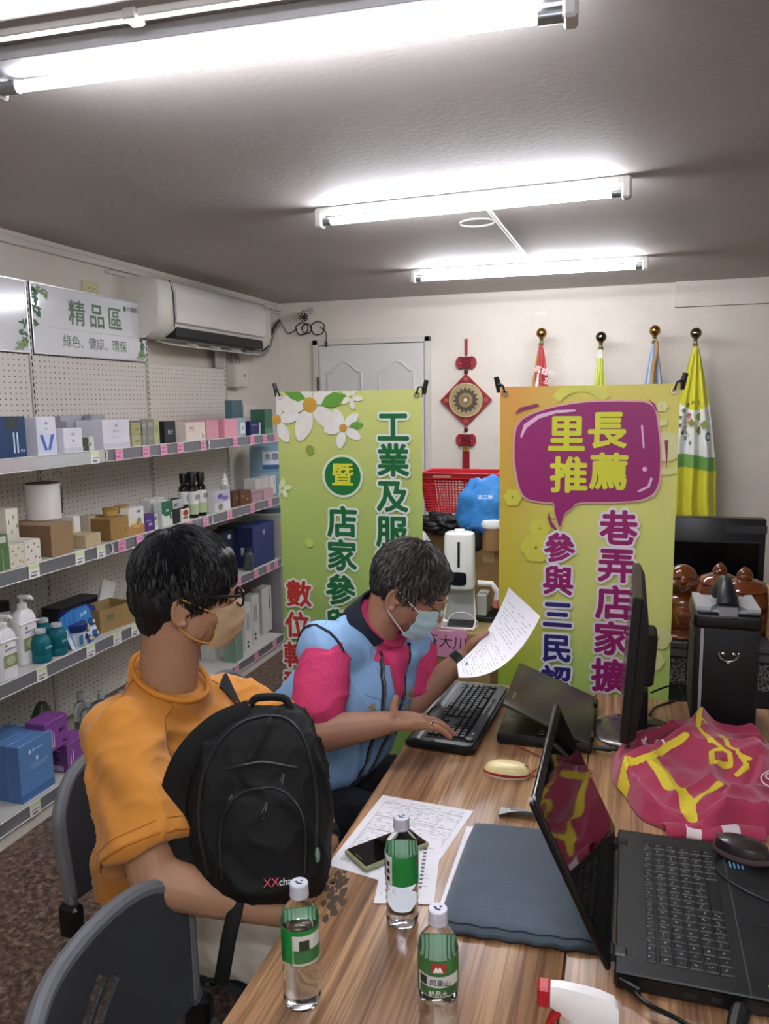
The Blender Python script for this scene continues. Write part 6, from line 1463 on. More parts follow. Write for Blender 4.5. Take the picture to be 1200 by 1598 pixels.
def spray():
    p = at(905, 1585, 2, .93)
    t = thing('spray_bottle', 'red and white trigger spray bottle at the bottom edge of the photo', 'spray bottle', (-.030, .872, TZ), R(183)); t.scale = (.90, .90, .96)
    # local +X = nozzle direction
    B().lathe([(0, 0), (.034, 0), (.036, .004), (.036, .10), (.030, .125), (.015, .145), (.013, .155), (0, .155)], 32).done('bottle_body', M('c9c3bd', .15, trans=.5), t)
    B().lathe([(0, .148), (.0165, .148), (.0165, .172), (.0145, .174), (0, .174)], 24).done('red_collar', M('b3202a', .35), t)
    def sec(x, w_, z0, z1): return [V((x, sy * w_, z)) for sy, z in ((-.7, z0), (-1, z0 + .3 * (z1 - z0)), (-1, z1 - .3 * (z1 - z0)), (-.6, z1), (.6, z1), (1, z1 - .3 * (z1 - z0)), (1, z0 + .3 * (z1 - z0)), (.7, z0))]
    B().rings([sec(-.042, .011, .192, .214), sec(-.036, .0135, .186, .222), (sec(-.02, .0135, .180, .227)), sec(.0, .013, .180, .230), sec(.03, .012, .196, .232), sec(.045, .011, .204, .231)]).done('trigger_head', M('eceaea', .3), t, angle=40)
    B().lathe([(0, .170), (.0155, .170), (.016, .180), (.020, .186), (0, .188)], 24).done('head_skirt', M('eceaea', .3), t)
    B().box(.045, .062, -.012, .012, .203, .230, .003).done('red_nozzle', M('b3202a', .35), t)
    B().tube(smoothpath([(.032, 0, .200), (.042, 0, .185), (.050, 0, .165), (.062, 0, .150)], 5), [.010] * 4 + [.009] * 4 + [.008] * 4 + [.007] * 4, 10, flat=.6).done('red_trigger', M('b3202a', .35), t)
spray()

# red promotional flag cloth heaped on the right table
def cloth():
    c = V((.19, 1.99, TZ)); t = thing('flag_cloth_heap', 'magenta flag cloth with yellow and white characters heaped on the table', 'cloth', c)
    def pl_(px, py, z=.03):
        p = at(px, py, 2, TZ + z) - c; return (p.x, p.y)
    def dseg(p, a, b_):
        ax, ay = a; bx, by = b_; dx, dy = bx - ax, by - ay; tt = max(0, min(1, ((p[0] - ax) * dx + (p[1] - ay) * dy) / (dx * dx + dy * dy + 1e-12)))
        return math.hypot(p[0] - ax - tt * dx, p[1] - ay - tt * dy)
    domes = [(pl_(1095, 1165, .05), .075, .12), (pl_(1040, 1205, .05), .060, .10), (pl_(1150, 1180, .05), .085, .11), (pl_(1110, 1240, .04), .050, .11), (pl_(1000, 1200, .03), .038, .06), (pl_(1170, 1250, .04), .035, .08)]
    ridges = [([(962, 1200), (1000, 1185), (1045, 1168), (1072, 1150), (1095, 1124)], .052, .026), ([(1095, 1128), (1130, 1128), (1172, 1126)], .035, .03), ([(1095, 1130), (1112, 1180), (1112, 1225)], .030, .020), ([(1000, 1150), (1030, 1140), (1060, 1130)], .030, .018), ([(1180, 1160), (1190, 1210), (1150, 1240), (1110, 1250)], .030, .022), ([(990, 1215), (1030, 1260), (1075, 1282)], .022, .016), ([(1075, 1282), (1130, 1262), (1190, 1255)], .022, .02), ([(1020, 1200), (1060, 1240)], .018, .014)]
    ridges = [([pl_(x, y, .05) for x, y in P], a, w_) for P, a, w_ in ridges]
    valleys = [([(1010, 1168), (1045, 1152), (1075, 1138)], .028, .012), ([(1120, 1245), (1165, 1225), (1185, 1190)], .022, .012), ([(1035, 1275), (1090, 1262), (1140, 1275)], .014, .012)]
    valleys = [([pl_(x, y, .05) for x, y in P], a, w_) for P, a, w_ in valleys]
    def H(x, y):
        h = 0
        for (px, py), hh_, s in domes:
            d = ((x - px) ** 2 + (y - py) ** 2) / (s * s); h += (hh_ * math.exp(-d * .9)) ** 3
        h = h ** (1 / 3)
        wx, wy = x + .012 * noise.noise(V((x * 14, y * 14, 2))), y + .012 * noise.noise(V((x * 14, y * 14, 8)))
        for P, a, w_ in ridges:
            d = min(dseg((wx, wy), p, q) for p, q in zip(P, P[1:])) / w_; h += a * math.exp(-abs(d) ** 1.35)
        for P, a, w_ in valleys:
            d = min(dseg((wx, wy), p, q) for p, q in zip(P, P[1:])) / w_; h -= a * math.exp(-d * d)
        rid = 1 - min(1, abs(noise.noise(V((x * 8 - y * 5, y * 6 + x * 3, 4.2)))) * 3)
        h = .10 * math.tanh(h / .10)
        return h + .010 * rid * rid + .005 * noise.noise(V((x * 22, y * 17, 7)))
    def solve(px, py):
        z = .05
        for _ in range(12):
            p = at(px, py, 2, TZ + z) - c; z = .5 * z + .5 * max(0, H(p.x, p.y))
        return (p.x, p.y)
    st = [([(979, 1192), (1018, 1181), (1041, 1167), (1070, 1149)], .0085, 1), ([(1020, 1188), (1044, 1221), (1070, 1247), (1076, 1277)], .0155, 1), ([(1075, 1262), (1104, 1238), (1124, 1224)], .007, 1), ([(982, 1187), (970, 1201), (976, 1225)], .009, 1), ([(957, 1200), (970, 1210)], .006, 1),
        ([(1003, 1128), (1015, 1131)], .006, 1), ([(1029, 1137), (1036, 1127), (1058, 1123)], .006, 1), ([(1078, 1121), (1121, 1124)], .0065, 1), ([(1095, 1117), (1089, 1135)], .006, 1), ([(1098, 1125), (1111, 1139)], .006, 1), ([(1090, 1136), (1104, 1150), (1108, 1158)], .0055, 1),
        ([(1107, 1154), (1122, 1165), (1139, 1179), (1140, 1195), (1112, 1192), (1110, 1175), (1128, 1171)], .006, 1), ([(1124, 1149), (1136, 1165), (1156, 1182), (1169, 1185)], .006, 1), ([(1156, 1182), (1166, 1197), (1150, 1211)], .006, 1), ([(1003, 1157), (1038, 1163)], .0035, 2), ([(1008, 1153), (1004, 1163)], .003, 2), ([(1026, 1156), (1022, 1166)], .003, 2)]
    st = [([solve(*p) for p in P], w_, k) for P, w_, k in st]
    def mi(x, y):
        for P, w_, k in st:
            for a, b_ in zip(P, P[1:]):
                if dseg((x, y), a, b_) < w_: return k
        return 0
    out = [(955, 1185), (962, 1160), (985, 1140), (1000, 1133), (1030, 1124), (1060, 1122), (1110, 1122), (1160, 1118), (1178, 1130), (1200, 1150), (1235, 1200), (1240, 1270), (1200, 1288), (1165, 1284), (1110, 1292), (1060, 1290), (1030, 1276), (1000, 1262), (975, 1228), (958, 1207)]
    pl = [at(px, py, 2, .765) - c for px, py in out]; cen = sum(pl, V()) / len(pl)
    sm = smoothpath([V((p.x, p.y, 0)) for p in pl] + [V((pl[0].x, pl[0].y, 0))], 6)[:-1]; n = len(sm)
    def f(u, v):
        q = u * n; i = int(q) % n; fr = q - int(q); p = sm[i] * (1 - fr) + sm[(i + 1) % n] * fr
        x = cen.x + (p.x - cen.x) * v; y = cen.y + (p.y - cen.y) * v
        e = min(1, (1 - v) * 9) ** .5
        return V((x, y, .003 + max(0, H(x, y)) * e + .010 * (1 - abs(2 * min(1, (1 - v) * 7) - 1)) * (1 if v > .857 else 0)))
    mats = [M('a52a4e', .75, sheen=.3, bump=.15, bs=900), M('d9c637', .75, bump=.15, bs=900), M('e3d6da', .75)]
    def mf(u, v):
        q = u * n; i = int(q) % n; fr = q - int(q); p = sm[i] * (1 - fr) + sm[(i + 1) % n] * fr
        return mi(cen.x + (p.x - cen.x) * v, cen.y + (p.y - cen.y) * v)
    B().sheet(f, 420, 200, mif=mf).done('cloth_heap', mats, t, angle=180)
    h0, h1 = at(1030, 1292, 2, .75) - c, at(1184, 1296, 2, .75) - c; w0 = at(1040, 1312, 2, .75) - c
    ex = (h1 - h0); ey = V((0, -.038, 0))
    B().sheet(lambda u, v: (h0.x + ex.x * u + .012 * math.sin(v * 2), h0.y + ex.y * u + .018 - .050 * v + .003 * math.sin(u * 9), .004 + .016 * math.sin(PI * v) ** .6 + .002 * math.sin(u * 12)), 80, 16, th=.002, mif=lambda u, v: 2 if (.20 < u < .35 or .56 < u < .74 or (.02 < u < .16 and v < .2)) else 0).done('folded_hem', mats, t, angle=180)
cloth()
# ------------------------------------------------------------------ folding chairs
def chair(loc, rz, label, slots=True):
    t = thing('folding_chair', label, 'chair', loc, R(rz), 'grey folding chairs along the table')
    PL = M('3d4045', .5, bump=.08, bs=400); FR = M('6a6c70', .35, .6)
    bm = bmesh.new(); nu, nv = (200, 120) if slots else (48, 30); g = []
    def f(u, v):
        s = 2 * u - 1; top = .812 - .075 * abs(s) ** 5; bot = .50 + .05 * abs(s) ** 2
        z = bot + (top - bot) * v; hw = .225 - .012 * (1 - v)
        return V((-.215 - .055 * (1 - s * s) - .05 * (z - .5), hw * s, z))
    for i in range(nu + 1): g.append([bm.verts.new(f(i / nu, j / nv)) for j in range(nv + 1)])
    for i in range(nu):
        for j in range(nv):
            u, v = (i + .5) / nu, (j + .5) / nv; hole = False
            if slots:
                for k in range(2):   # two slanted slots in the middle
                    a = (u - .37 - .085 * k) * .45; b_ = (v - .58 + .06 * k) * .3
                    r_ = a * math.cos(.95) - b_ * math.sin(.95); q = a * math.sin(.95) + b_ * math.cos(.95)
                    if abs(r_) < .013 and abs(q) < .095 - .010 * k: hole = True
            if hole: continue
            fc = bm.faces.new((g[i][j], g[i + 1][j], g[i + 1][j + 1], g[i][j + 1])); fc.smooth = True
    me = bpy.data.meshes.new('backrest'); bm.to_mesh(me); bm.free(); me.materials.append(PL)
    o = bpy.data.objects.new('backrest', me); COL.objects.link(o); o.parent = t
    md = o.modifiers.new('s', 'SOLIDIFY'); md.thickness = .008; md.offset = 1; md2 = o.modifiers.new('b', 'BEVEL'); md2.width = .003; md2.segments = 2; md2.limit_method = 'ANGLE'
    rim = [f(0, k / 10) for k in range(10)] + [f(.012 + .976 * k / 36, 1) for k in range(37)] + [f(1, 1 - k / 10) for k in range(1, 11)]
    B().tube(smoothpath([p + V((-.006, 0, .0)) for p in rim[::2]], 3), .015, 10).done('backrest_rim', M('6a6d72', .5, bump=.08, bs=400), t)
    B().sheet(lambda u, v: (-.20 + .40 * u, (2 * v - 1) * (.205 - .02 * u), .445 - .012 * math.sin(PI * u) * math.sin(PI * v) - .02 * max(0, u - .85) / .15), 16, 16, th=.02).done('seat', PL, t)
    for s in (-1, 1):
        B().tube([(-.245, s * .205, .66), (-.205, s * .222, .50), (.02, s * .222, .30), (.26, s * .222, .012)], .0125, 10).done('front_leg', FR, t)
        B().tube([(.10, s * .195, .42), (-.05, s * .195, .26), (-.26, s * .195, .012)], .0115, 10).done('rear_leg', FR, t)
        B().box(-.245, -.19, s * .222 - .016, s * .222 + .016, .47, .55, .008).done('hinge_block', BLACK, t)
        B().cyl((-.02, s * .20, .325), (-.02, s * .235, .325), .012, n=12).done('pivot_bolt', STEEL, t)
        B().tube([(-.18, s * .21, .42), (.14, s * .21, .42)], .010, 8).done('seat_rail', FR, t)
        B().cyl((.255, s * .222, 0), (.268, s * .222, .03), .017, n=12).cyl((-.262, s * .195, 0), (-.255, s * .195, .03), .016, n=12).done('rubber_foot', BLACK, t)
    B().cyl((.15, -.222, .145), (.15, .222, .145), .010, n=10).done('stretcher', FR, t)
    B().cyl((-.18, -.195, .12), (-.18, .195, .12), .010, n=10).done('stretcher', FR, t)
    return t
chair((-.515, .972, 0), 4, 'empty grey folding chair in the left foreground')
chair((-.93, 1.545, 0), -4, 'grey folding chair under the young man in the orange shirt', False)
chair((-.90, 2.08, 0), 16, 'grey folding chair under the man in the blue vest', False)

# ------------------------------------------------------------------ people
from mathutils.bvhtree import BVHTree
def bvh(o): return BVHTree.FromPolygons([v.co for v in o.data.vertices], [tuple(p.vertices) for p in o.data.polygons])
def surf(T_, pts, lift=.001, toward=None):
    """pull points on to a mesh surface; with toward, hit it from that direction"""
    out = []
    for p in pts:
        hit = None
        if toward is not None:
            hit = T_.ray_cast(p + toward * .35, -toward); hit = hit if hit[0] is not None else None
        if hit is None: hit = T_.find_nearest(p)
        out.append(hit[0] + hit[1] * lift)
    return out
def P3(px, py, d): return EYE + (FW + RT * ((px - 600) / FPX) + UP * ((799 - py) / FPX)) * d
def limb(b, pts, rr, mi=0, n=16):
    pts = [V(p) for p in pts]
    for i, (p, r_) in enumerate(zip(pts, rr)):
        b.ball(p, r_, n, mi)
        if i: b.cyl(pts[i - 1], p, rr[i - 1], r_, n, mi)
    return b
def ring_at(c, L, Fv, hw, hd, n=28, e=.8):
    out = []
    for k in range(n):
        a = 2 * PI * k / n; co, si = math.cos(a), math.sin(a)
        out.append(c + L * (hw * math.copysign(abs(co) ** e, co)) + Fv * (hd * math.copysign(abs(si) ** e, si)))
    return out
def bake(o, voxel=None, smooth=0, post=None, mats=None, angle=180, factor=.5):
    if voxel: m = o.modifiers.new('r', 'REMESH'); m.mode = 'VOXEL'; m.voxel_size = voxel; m.use_smooth_shade = True
    if smooth: m = o.modifiers.new('s', 'SMOOTH'); m.iterations = smooth; m.factor = factor
    dg = bpy.context.evaluated_depsgraph_get(); dg.update()
    me = bpy.data.meshes.new_from_object(o.evaluated_get(dg)); o.modifiers.clear(); old = o.data
    me.materials.clear()
    for k in old.materials: me.materials.append(k)
    o.data = me; bpy.data.meshes.remove(old)
    if post:
        ns = [v.normal.copy() for v in me.vertices]
        for v, nn in zip(me.vertices, ns): v.co += post(v.co, nn)
    for p in me.polygons: p.use_smooth = True
    me.update(); return o
def hand(b, wrist, d, n, side, curl=(.3, .3, .35, .4), spread=.10, thumb=(.5, .3), s=1.0):
    """wrist point, d finger direction, n back-of-hand normal, side = towards the thumb"""
    d = d.normalized(); n = (n - d * n.dot(d)).normalized(); sd = d.cross(n).normalized()
    if sd.dot(side) < 0: sd = -sd
    kn = []
    for i in range(4):
        off = (.030 - .0205 * i) * s; ln = (.088, .092, .086, .078)[i] * s
        k = wrist + d * ln + sd * off; kn.append(k)
        limb(b, [wrist + sd * off * .55 + d * .01, wrist + d * ln * .55 + sd * off * .9 + n * .003, k], [.0155 * s, .0145 * s, .0118 * s], n=12)
    limb(b, [kn[0] * .5 + wrist * .5, kn[3] * .5 + wrist * .5], [.014 * s, .014 * s], n=12)
    for i in range(4):
        p = kn[i]; ang = curl[i]; sp = (1.5 - i) * spread
        fd = (d * math.cos(sp) + sd * math.sin(sp)).normalized(); pts = [p]; rr = [.0098 * s]
        L3 = [(.043, .026, .021), (.047, .029, .022), (.044, .027, .022), (.034, .020, .019)][i]; a = ang * .7
        for q, l in enumerate(L3):
            dv = fd * math.cos(a) - n * math.sin(a); p = p + dv * l * s; pts.append(p); rr.append((.0088, .0080, .0066)[q] * s); a += ang * 1.1
        limb(b, pts, rr, n=12)
    p0 = wrist + sd * .018 * s + d * .012; p1 = wrist + sd * .042 * s + d * .040 * s - n * .006
    td = (d * math.cos(thumb[0]) + sd * math.sin(thumb[0]) - n * thumb[1] * .5).normalized()
    p2 = p1 + td * .034 * s; td2 = (td + d * .25 - n * thumb[1] * .3).normalized(); p3 = p2 + td2 * .026 * s
    limb(b, [p0, p1, p2, p3], [.016 * s, .0135 * s, .0108 * s, .0085 * s], n=12)
def headm(c, az, pitch, roll=0):
    return Matrix.Translation(c) @ Matrix.Rotation(R(az), 4, 'Z') @ Matrix.Rotation(R(pitch), 4, 'Y') @ Matrix.Rotation(R(roll), 4, 'X')
def head_shapes(b, HM, wide=1.0):
    def hb(c, r, n=24): 
        t_ = bmesh.new(); bmesh.ops.create_uvsphere(t_, u_segments=n, v_segments=n * 2 // 3, radius=1)
        b.add(t_, 0, HM @ Matrix.Translation(c) @ Matrix.Diagonal((*r, 1)))
    hb((-.012, 0, .035), (.098, .074 * wide, .092)); hb((.032, 0, -.005), (.064, .062 * wide, .088)); hb((.026, 0, -.058), (.058, .054 * wide, .055))
    hb((.068, 0, -.099), (.023, .028, .022)); hb((.03, 0, -.082), (.045, .042, .030)); hb((-.01, 0, -.04), (.07, .062 * wide, .06))
    for s in (-1, 1): hb((.052, s * .034, -.030), (.032, .028, .034)); hb((.01, s * .052 * wide, -.062), (.03, .012, .03))
    limb(b, [HM @ V((.088, 0, .012)), HM @ V((.105, 0, -.022)), HM @ V((.112, 0, -.034))], [.009, .011, .0125], n=12)
    for s in (-1, 1): limb(b, [HM @ V((.100, s * .011, -.036))], [.009], n=10)
    limb(b, [HM @ V((.082, -.040, .020)), HM @ V((.091, -.018, .026)), HM @ V((.091, .018, .026)), HM @ V((.082, .040, .020))], [.010] * 4, n=12)
    for s in (-1, 1):
        b.ball(HM @ V((.078, s * .031, .004)), .0135, 14)
        limb(b, [HM @ V((.092, s * .020, -.001)), HM @ V((.094, s * .032, -.003)), HM @ V((.088, s * .043, -.002))], [.004] * 3, n=8)
    limb(b, [HM @ V((.086, -.022, -.062)), HM @ V((.096, 0, -.058)), HM @ V((.086, .022, -.062))], [.006, .009, .006], n=10)
    limb(b, [HM @ V((.084, -.016, -.071)), HM @ V((.093, 0, -.071)), HM @ V((.084, .016, -.071))], [.006, .009, .006], n=10)
    for s in (-1, 1):   # ears
        pts = []
        for k in range(13):
            a = R(-150 + 250 * k / 12); pts.append(HM @ V((-.022 + .017 * math.cos(a + PI) * 1.0 - .004 * math.sin(a), s * (.079 * wide + .010 + .004 * math.cos(a + PI)), -.020 + .030 * math.sin(a))))
        pts = [HM @ V((-.022 - .018 * math.cos(a_) , s * (.074 * wide + .008 + .005 * math.cos(a_)), -.020 + .030 * math.sin(a_))) for a_ in [R(-120 + 250 * k / 12) for k in range(13)]]
        b.tube(pts, .0048, 8)
        t_ = bmesh.new(); bmesh.ops.create_uvsphere(t_, u_segments=14, v_segments=10, radius=1)
        b.add(t_, 0, HM @ Matrix.Translation((-.022, s * (.073 * wide + .006), -.020)) @ Matrix.Rotation(s * R(-14), 4, 'Z') @ Matrix.Diagonal((.016, .005, .028, 1)))
        limb(b, [HM @ V((-.014, s * (.078 * wide + .003), -.046))], [.0075], n=10)
        limb(b, [HM @ V((-.006, s * (.076 * wide + .004), -.024))], [.005], n=8)
def hair(t, HM, name, col, ells, keep, nst, ln, tone, off, seed, wide=1.0, rough=.45, crown=(-.05, 0, .13)):
    b = B()
    for c, r in ells:
        q = bmesh.new(); bmesh.ops.create_uvsphere(q, u_segments=28, v_segments=20, radius=1); b.add(q, 0, HM @ Matrix.Translation(c) @ Matrix.Diagonal((*r, 1)))
    m = M(col, rough + .12)
    o = b.done(name, m, t, off=off); inv = HM.inverted(); offv = V(off)
    def post(co, n):
        q = inv @ (co + offv); a = math.atan2(q.y, q.x + .05)
        return n * (.0045 * noise.noise(V((a * 5.5, q.z * 9, seed))) + .002 * noise.noise(V((a * 22, q.z * 16, seed))))
    bake(o, .005, 5, post)
    random.seed(seed); b = B(); E0, ER = V((-.014, 0, .038)), V((.104, .082 * wide, .100)); cr = V(crown); made = 0; tries = 0
    while made < nst and tries < nst * 12:
        tries += 1
        z = random.uniform(-.75, 1); a = random.uniform(0, 2 * PI); rr = math.sqrt(1 - z * z)
        d = V((rr * math.cos(a), rr * math.sin(a), z)); p = V((d.x * ER.x, d.y * ER.y, d.z * ER.z)) + E0
        if not keep(p): continue
        pts = []; q = p.copy(); flow0 = (p - cr); flow0 = flow0.normalized() if flow0.length > .01 else V((1, 0, 0))
        wob = V((random.gauss(0, .25), random.gauss(0, .25), random.gauss(0, .15))); N = 5; L_ = ln * random.uniform(.6, 1.2); lift = random.uniform(.0, .007)
        for k in range(N + 1):
            nn = V(((q.x - E0.x) / ER.x ** 2, (q.y - E0.y) / ER.y ** 2, (q.z - E0.z) / ER.z ** 2)).normalized()
            pts.append(HM @ (q + nn * (.004 + lift * math.sin(PI * k / N) + .002)) - offv)
            fl = ((q - cr).normalized() + wob + V((.0, 0, -.35))); fl = (fl - nn * fl.dot(nn)).normalized(); q = q + fl * (L_ / N)
            e = V(((q.x - E0.x) / ER.x, (q.y - E0.y) / ER.y, (q.z - E0.z) / ER.z)); 
            if e.length > .2: e.normalize(); q = V((e.x * ER.x, e.y * ER.y, e.z * ER.z)) + E0
        w_ = random.uniform(.0012, .0024)
        b.tube(pts, [w_, w_ * 1.1, w_, w_ * .8, w_ * .5, w_ * .15], 3, mi=0 if random.random() < tone else 1); made += 1
    o = b.done('hair_locks', [M(col, .5), M('5b5552' if tone < .9 else '18181a', .5)], t); o['kind'] = 'stuff'
    return o
def cloth_post(seed, amp, fr, ax=(1, 1, 1)):
    def f(co, n):
        q = V((co.x * ax[0], co.y * ax[1], co.z * ax[2]))
        wq = q + V((noise.noise(q * 3 + V((seed, 1, 0))), noise.noise(q * 3 + V((0, seed, 5))), 0)) * .08
        w1 = 1 - min(1, abs(noise.noise(wq * fr + V((seed, 0, 0)))) * 3.2); w2 = noise.noise(q * fr * .45 + V((0, seed, 0)))
        w3 = 1 - min(1, abs(noise.noise(wq * fr * 2.1 + V((0, 0, seed)))) * 3.5)
        return n * (amp * (w1 * w1 * .85 + w2 * 1.0 + w3 * w3 * .28 - .3))
    return f
def mask(t, HM, off, col, pleats, name='face_mask', point=0, wide=1.0):
    offv = V(off)
    def f(u, v):
        a = R(-66 + 132 * u); z = -.004 - .116 * v
        k = 1 - .10 * (2 * v - 1) ** 2
        nose = .014 * math.exp(-(a / .28) ** 2) * (1 - v) ** .6
        x = .008 + (.098 * k) * math.cos(a * .98) ** .8 + nose + point * math.exp(-(a / .5) ** 2) * math.sin(PI * v) - .012 * v * v
        y = (.071 * wide) * math.sin(a) * (1 - .10 * v)
        zz = z + .016 * abs(math.sin(a)) * (1 - 2 * v) * -1 * (1 if v < .5 else 1)
        if pleats: x += .0016 * math.sin(v * pleats * 2 * PI)
        else: x += .0022 * noise.noise(V((u * 4, v * 5, 2))) * 2
        return HM @ V((x, y, zz)) - offv
    o = B().sheet(f, 40, 40, th=.0014).done(name, M(col, .65, bump=.1, bs=300), t, angle=60)
    return f, o

OFF = None
def young_man():
    off = V((-.98, 1.48, 0)); t = thing('person', 'young man in an orange T-shirt with beige mask, glasses and a backpack on his lap', 'person', off)
    SK = M('b08568', .5, sss=.12, var=.05, vs=14); OR = M('cd8832', .85, bump=.12, bs=450, sheen=.2)
    HC = P3(294, 926, 1.70); HM = headm(HC, 37, 7, 0)
    nb = P3(263, 1062, 1.71); RS = P3(190, 1146, 1.60); LS = P3(350, 1092, 1.90)
    L = (LS - RS); L.z = 0; L.normalize(); Fv = V((L.y, -L.x, 0))
    mid = (RS + LS) / 2
    RE = P3(243, 1372, 1.45); RW = at(452, 1424, 0, -.585); LW = at(511, 1318, 0, -.60); LE = V((-.74, 1.66, .84))
    pel = V((-1.0, 1.50, .53))
    b = B(); head_shapes(b, HM)
    limb(b, [HM @ V((-.035, 0, -.045)), HM @ V((-.028, 0, -.075)), nb + V((0, 0, .005)), mid + V((-.02, 0, -.07))], [.062, .061, .064, .055], n=20)
    limb(b, [mid + V((0, 0, -.08)), pel], [.085, .10]); limb(b, [RS, RE, RE * .6 + RW * .4, RW], [.052, .047, .043, .028]); limb(b, [mid, RS], [.06, .052]); limb(b, [LS, LE, LE * .6 + LW * .4, LW], [.05, .045, .040, .026]); limb(b, [mid, LS], [.06, .05])
    hand(b, RW, V((.35, .25, -.25)), V((0, -.2, 1)), V((0, 1, 0)), (.5, .5, .55, .6)); hand(b, LW, V((.25, -.15, -.45)), V((.8, 0, .5)), V((0, -1, 0)), (.5, .5, .5, .6))
    for s, kx in ((-1, -.56), (1, -.56)):
        hp = pel + L * (s * .09) + V((.02, 0, 0)); kn = V((-.50, hp.y + s * .05, .50)); an = V((-.56, hp.y + s * .05, .09))
        limb(b, [hp, kn, an], [.075, .052, .035]); limb(b, [an, an + V((.14, 0, -.055))], [.034, .026])
    o = b.done('body', SK, t, off=off); bake(o, .0036, 4)
    # shirt
    b = B()
    def tr(c, hw, hd, e=.85): return ring_at(c, L, Fv, hw, hd, e=e)
    ch = mid + V((0, 0, -.02)) - Fv * .0
    b.rings([tr(pel + V((0, 0, .02)), .185, .145), tr(pel + V((.0, -.01, .12)), .18, .140), tr(pel * .6 + ch * .4 + V((0, 0, .0)), .175, .130), tr(pel * .25 + ch * .75 + Fv * .005, .178, .128), tr(ch + V((0, 0, -.03)), .182, .115), tr(ch + V((0, 0, .035)), .155, .085), ring_at(ch * .45 + nb * .55 + V((0, 0, .004)), L, Fv + V((0, 0, -.25)), .108, .080, e=.85), ring_at(nb + V((0, 0, .012)) + Fv * .006, L, Fv + V((0, 0, -.50)), .080, .078, e=.9)])
    for S, E_, rr in ((RS, RE, (.078, .080, .082, .080)), (LS, LE, (.072, .074, .076, .074))):
        limb(b, [S - V((0, 0, .010)), S * .75 + E_ * .25, S * .45 + E_ * .55], rr[:3], n=22)
        b.cyl(S * .45 + E_ * .55, S * .16 + E_ * .84, rr[2], rr[3] + .006, 26)
        limb(b, [mid * .5 + S * .5 + V((0, 0, .0)), S], [.075, .070], n=20)
    o = b.done('orange_shirt', OR, t, off=off)
    seam = (RS * .22 + RE * .78) - off; sd_ = (RE - RS).normalized()
    def post(co, n):
        w = cloth_post(3.1, .0150, 7.5, (1.2, .8, .8))(co, n)
        # diagonal tension folds on the sleeve and back
        q = co + off; dsl = (q - RS).length; k = math.exp(-((dsl - .20) / .16) ** 2)
        return w + n * (.007 * k * math.sin(q.z * 70 + q.x * 45 + 3 * noise.noise(q * 6))) * (1 if dsl < .4 else 0) * (.3 + .7 * abs(noise.noise(q * 5)))
    bake(o, .007, 9, post)
    TS = bvh(o); dR = (RE - RS).normalized()
    for S, E_, r_ in ((RS, RE, .088), (LS, LE, .082)):
        dd = (E_ - S).normalized(); u = dd.orthogonal().normalized(); v = dd.cross(u)
        for fr_, rad in ((.815, .0034), (.74, .0012)):
            c_ = S * (1 - fr_) + E_ * fr_ - off
            B().tube(surf(TS, [c_ + u * (r_ * math.cos(a)) + v * (r_ * math.sin(a)) for a in [2 * PI * k / 40 for k in range(40)]], .0004), rad, 6, closed=True).done('sleeve_hem', M('c07a2a', .85), t)
        c_ = S - off - V((0, 0, .0)) + (mid - S).normalized() * .035; aa = ((S - mid).normalized() + V((0, 0, .35))).normalized(); u = aa.orthogonal().normalized(); v = aa.cross(u)
        B().tube(surf(TS, [c_ + u * (.10 * math.cos(a)) + v * (.10 * math.sin(a)) for a in [2 * PI * k / 48 for k in range(48)]], .0002), .0013, 5, closed=True).done('armhole_seam', M('a8651e', .85), t)
        B().tube(surf(TS, [(nb * (1 - k / 10) + S * (k / 10)) - off + V((0, 0, .08)) - Fv * .02 for k in range(1, 10)], .0002), .0012, 5).done('shoulder_seam', M('a8651e', .85), t)
    uu, vv = L, (Fv + V((0, 0, -.50)))
    neck = [nb + V((0, 0, .014)) + Fv * .006 + uu * (.080 * math.cos(a)) + vv * (.079 * math.sin(a)) - off for a in [2 * PI * k / 40 for k in range(40)]]
    B().tube(neck, .0062, 8, closed=True, flat=.9).done('collar_band', M('cf8730', .85, bump=.1, bs=400), t)
    q_ = P3(358, 1078, 1.0); e_ = TS.ray_cast(EYE - off, (q_ - EYE).normalized())[0] or surf(TS, [mid + Fv * .135 + L * .075 - off], .0)[0]; N_ = TS.find_nearest(e_)[1]
    mt = frame_from(e_, L - N_ * L.dot(N_), N_)
    B().poly([(-.028, .018), (.014, .040), (.018, -.05), (.004, -.035)], -.006, .003, mtx=mt).done('shirt_emblem', M('23242a', .6), t)
    # trousers
    b = B()
    for s in (-1, 1):
        hp = pel + L * (s * .085) + V((.0, 0, .0)); kn = V((-.48, hp.y + s * .05, .515)); an = V((-.56, hp.y + s * .05, .13))
        limb(b, [hp, (hp + kn) / 2, kn, (kn + an) / 2, an], [.105, .090, .075, .068, .060], n=20)
    limb(b, [pel + L * .06, pel - L * .06], [.12, .12], n=20)
    o = b.done('cream_trousers', M('d9d2c4', .85, bump=.1, bs=300), t, off=off); bake(o, .008, 6, cloth_post(7.7, .008, 10))
    for s in (-1, 1):
        an = V((-.56, pel.y + s * .14, .0)); q = B(); q.rings([[V((x, y, z)) + an for x, y in [(-.05 + .12 + .135 * math.cos(a), .045 * math.sin(a)) for a in [2 * PI * k / 20 for k in range(20)]]] for z in (.0, .03)] ); q.done('shoe_sole', M('dcdcda', .5), t, off=off)
        q = B(); q.ball(an + V((.09, 0, .055)), (.12, .042, .045), 20).ball(an + V((.0, 0, .07)), (.055, .042, .055), 18); q.done('shoe', M('55585c', .6), t, off=off)
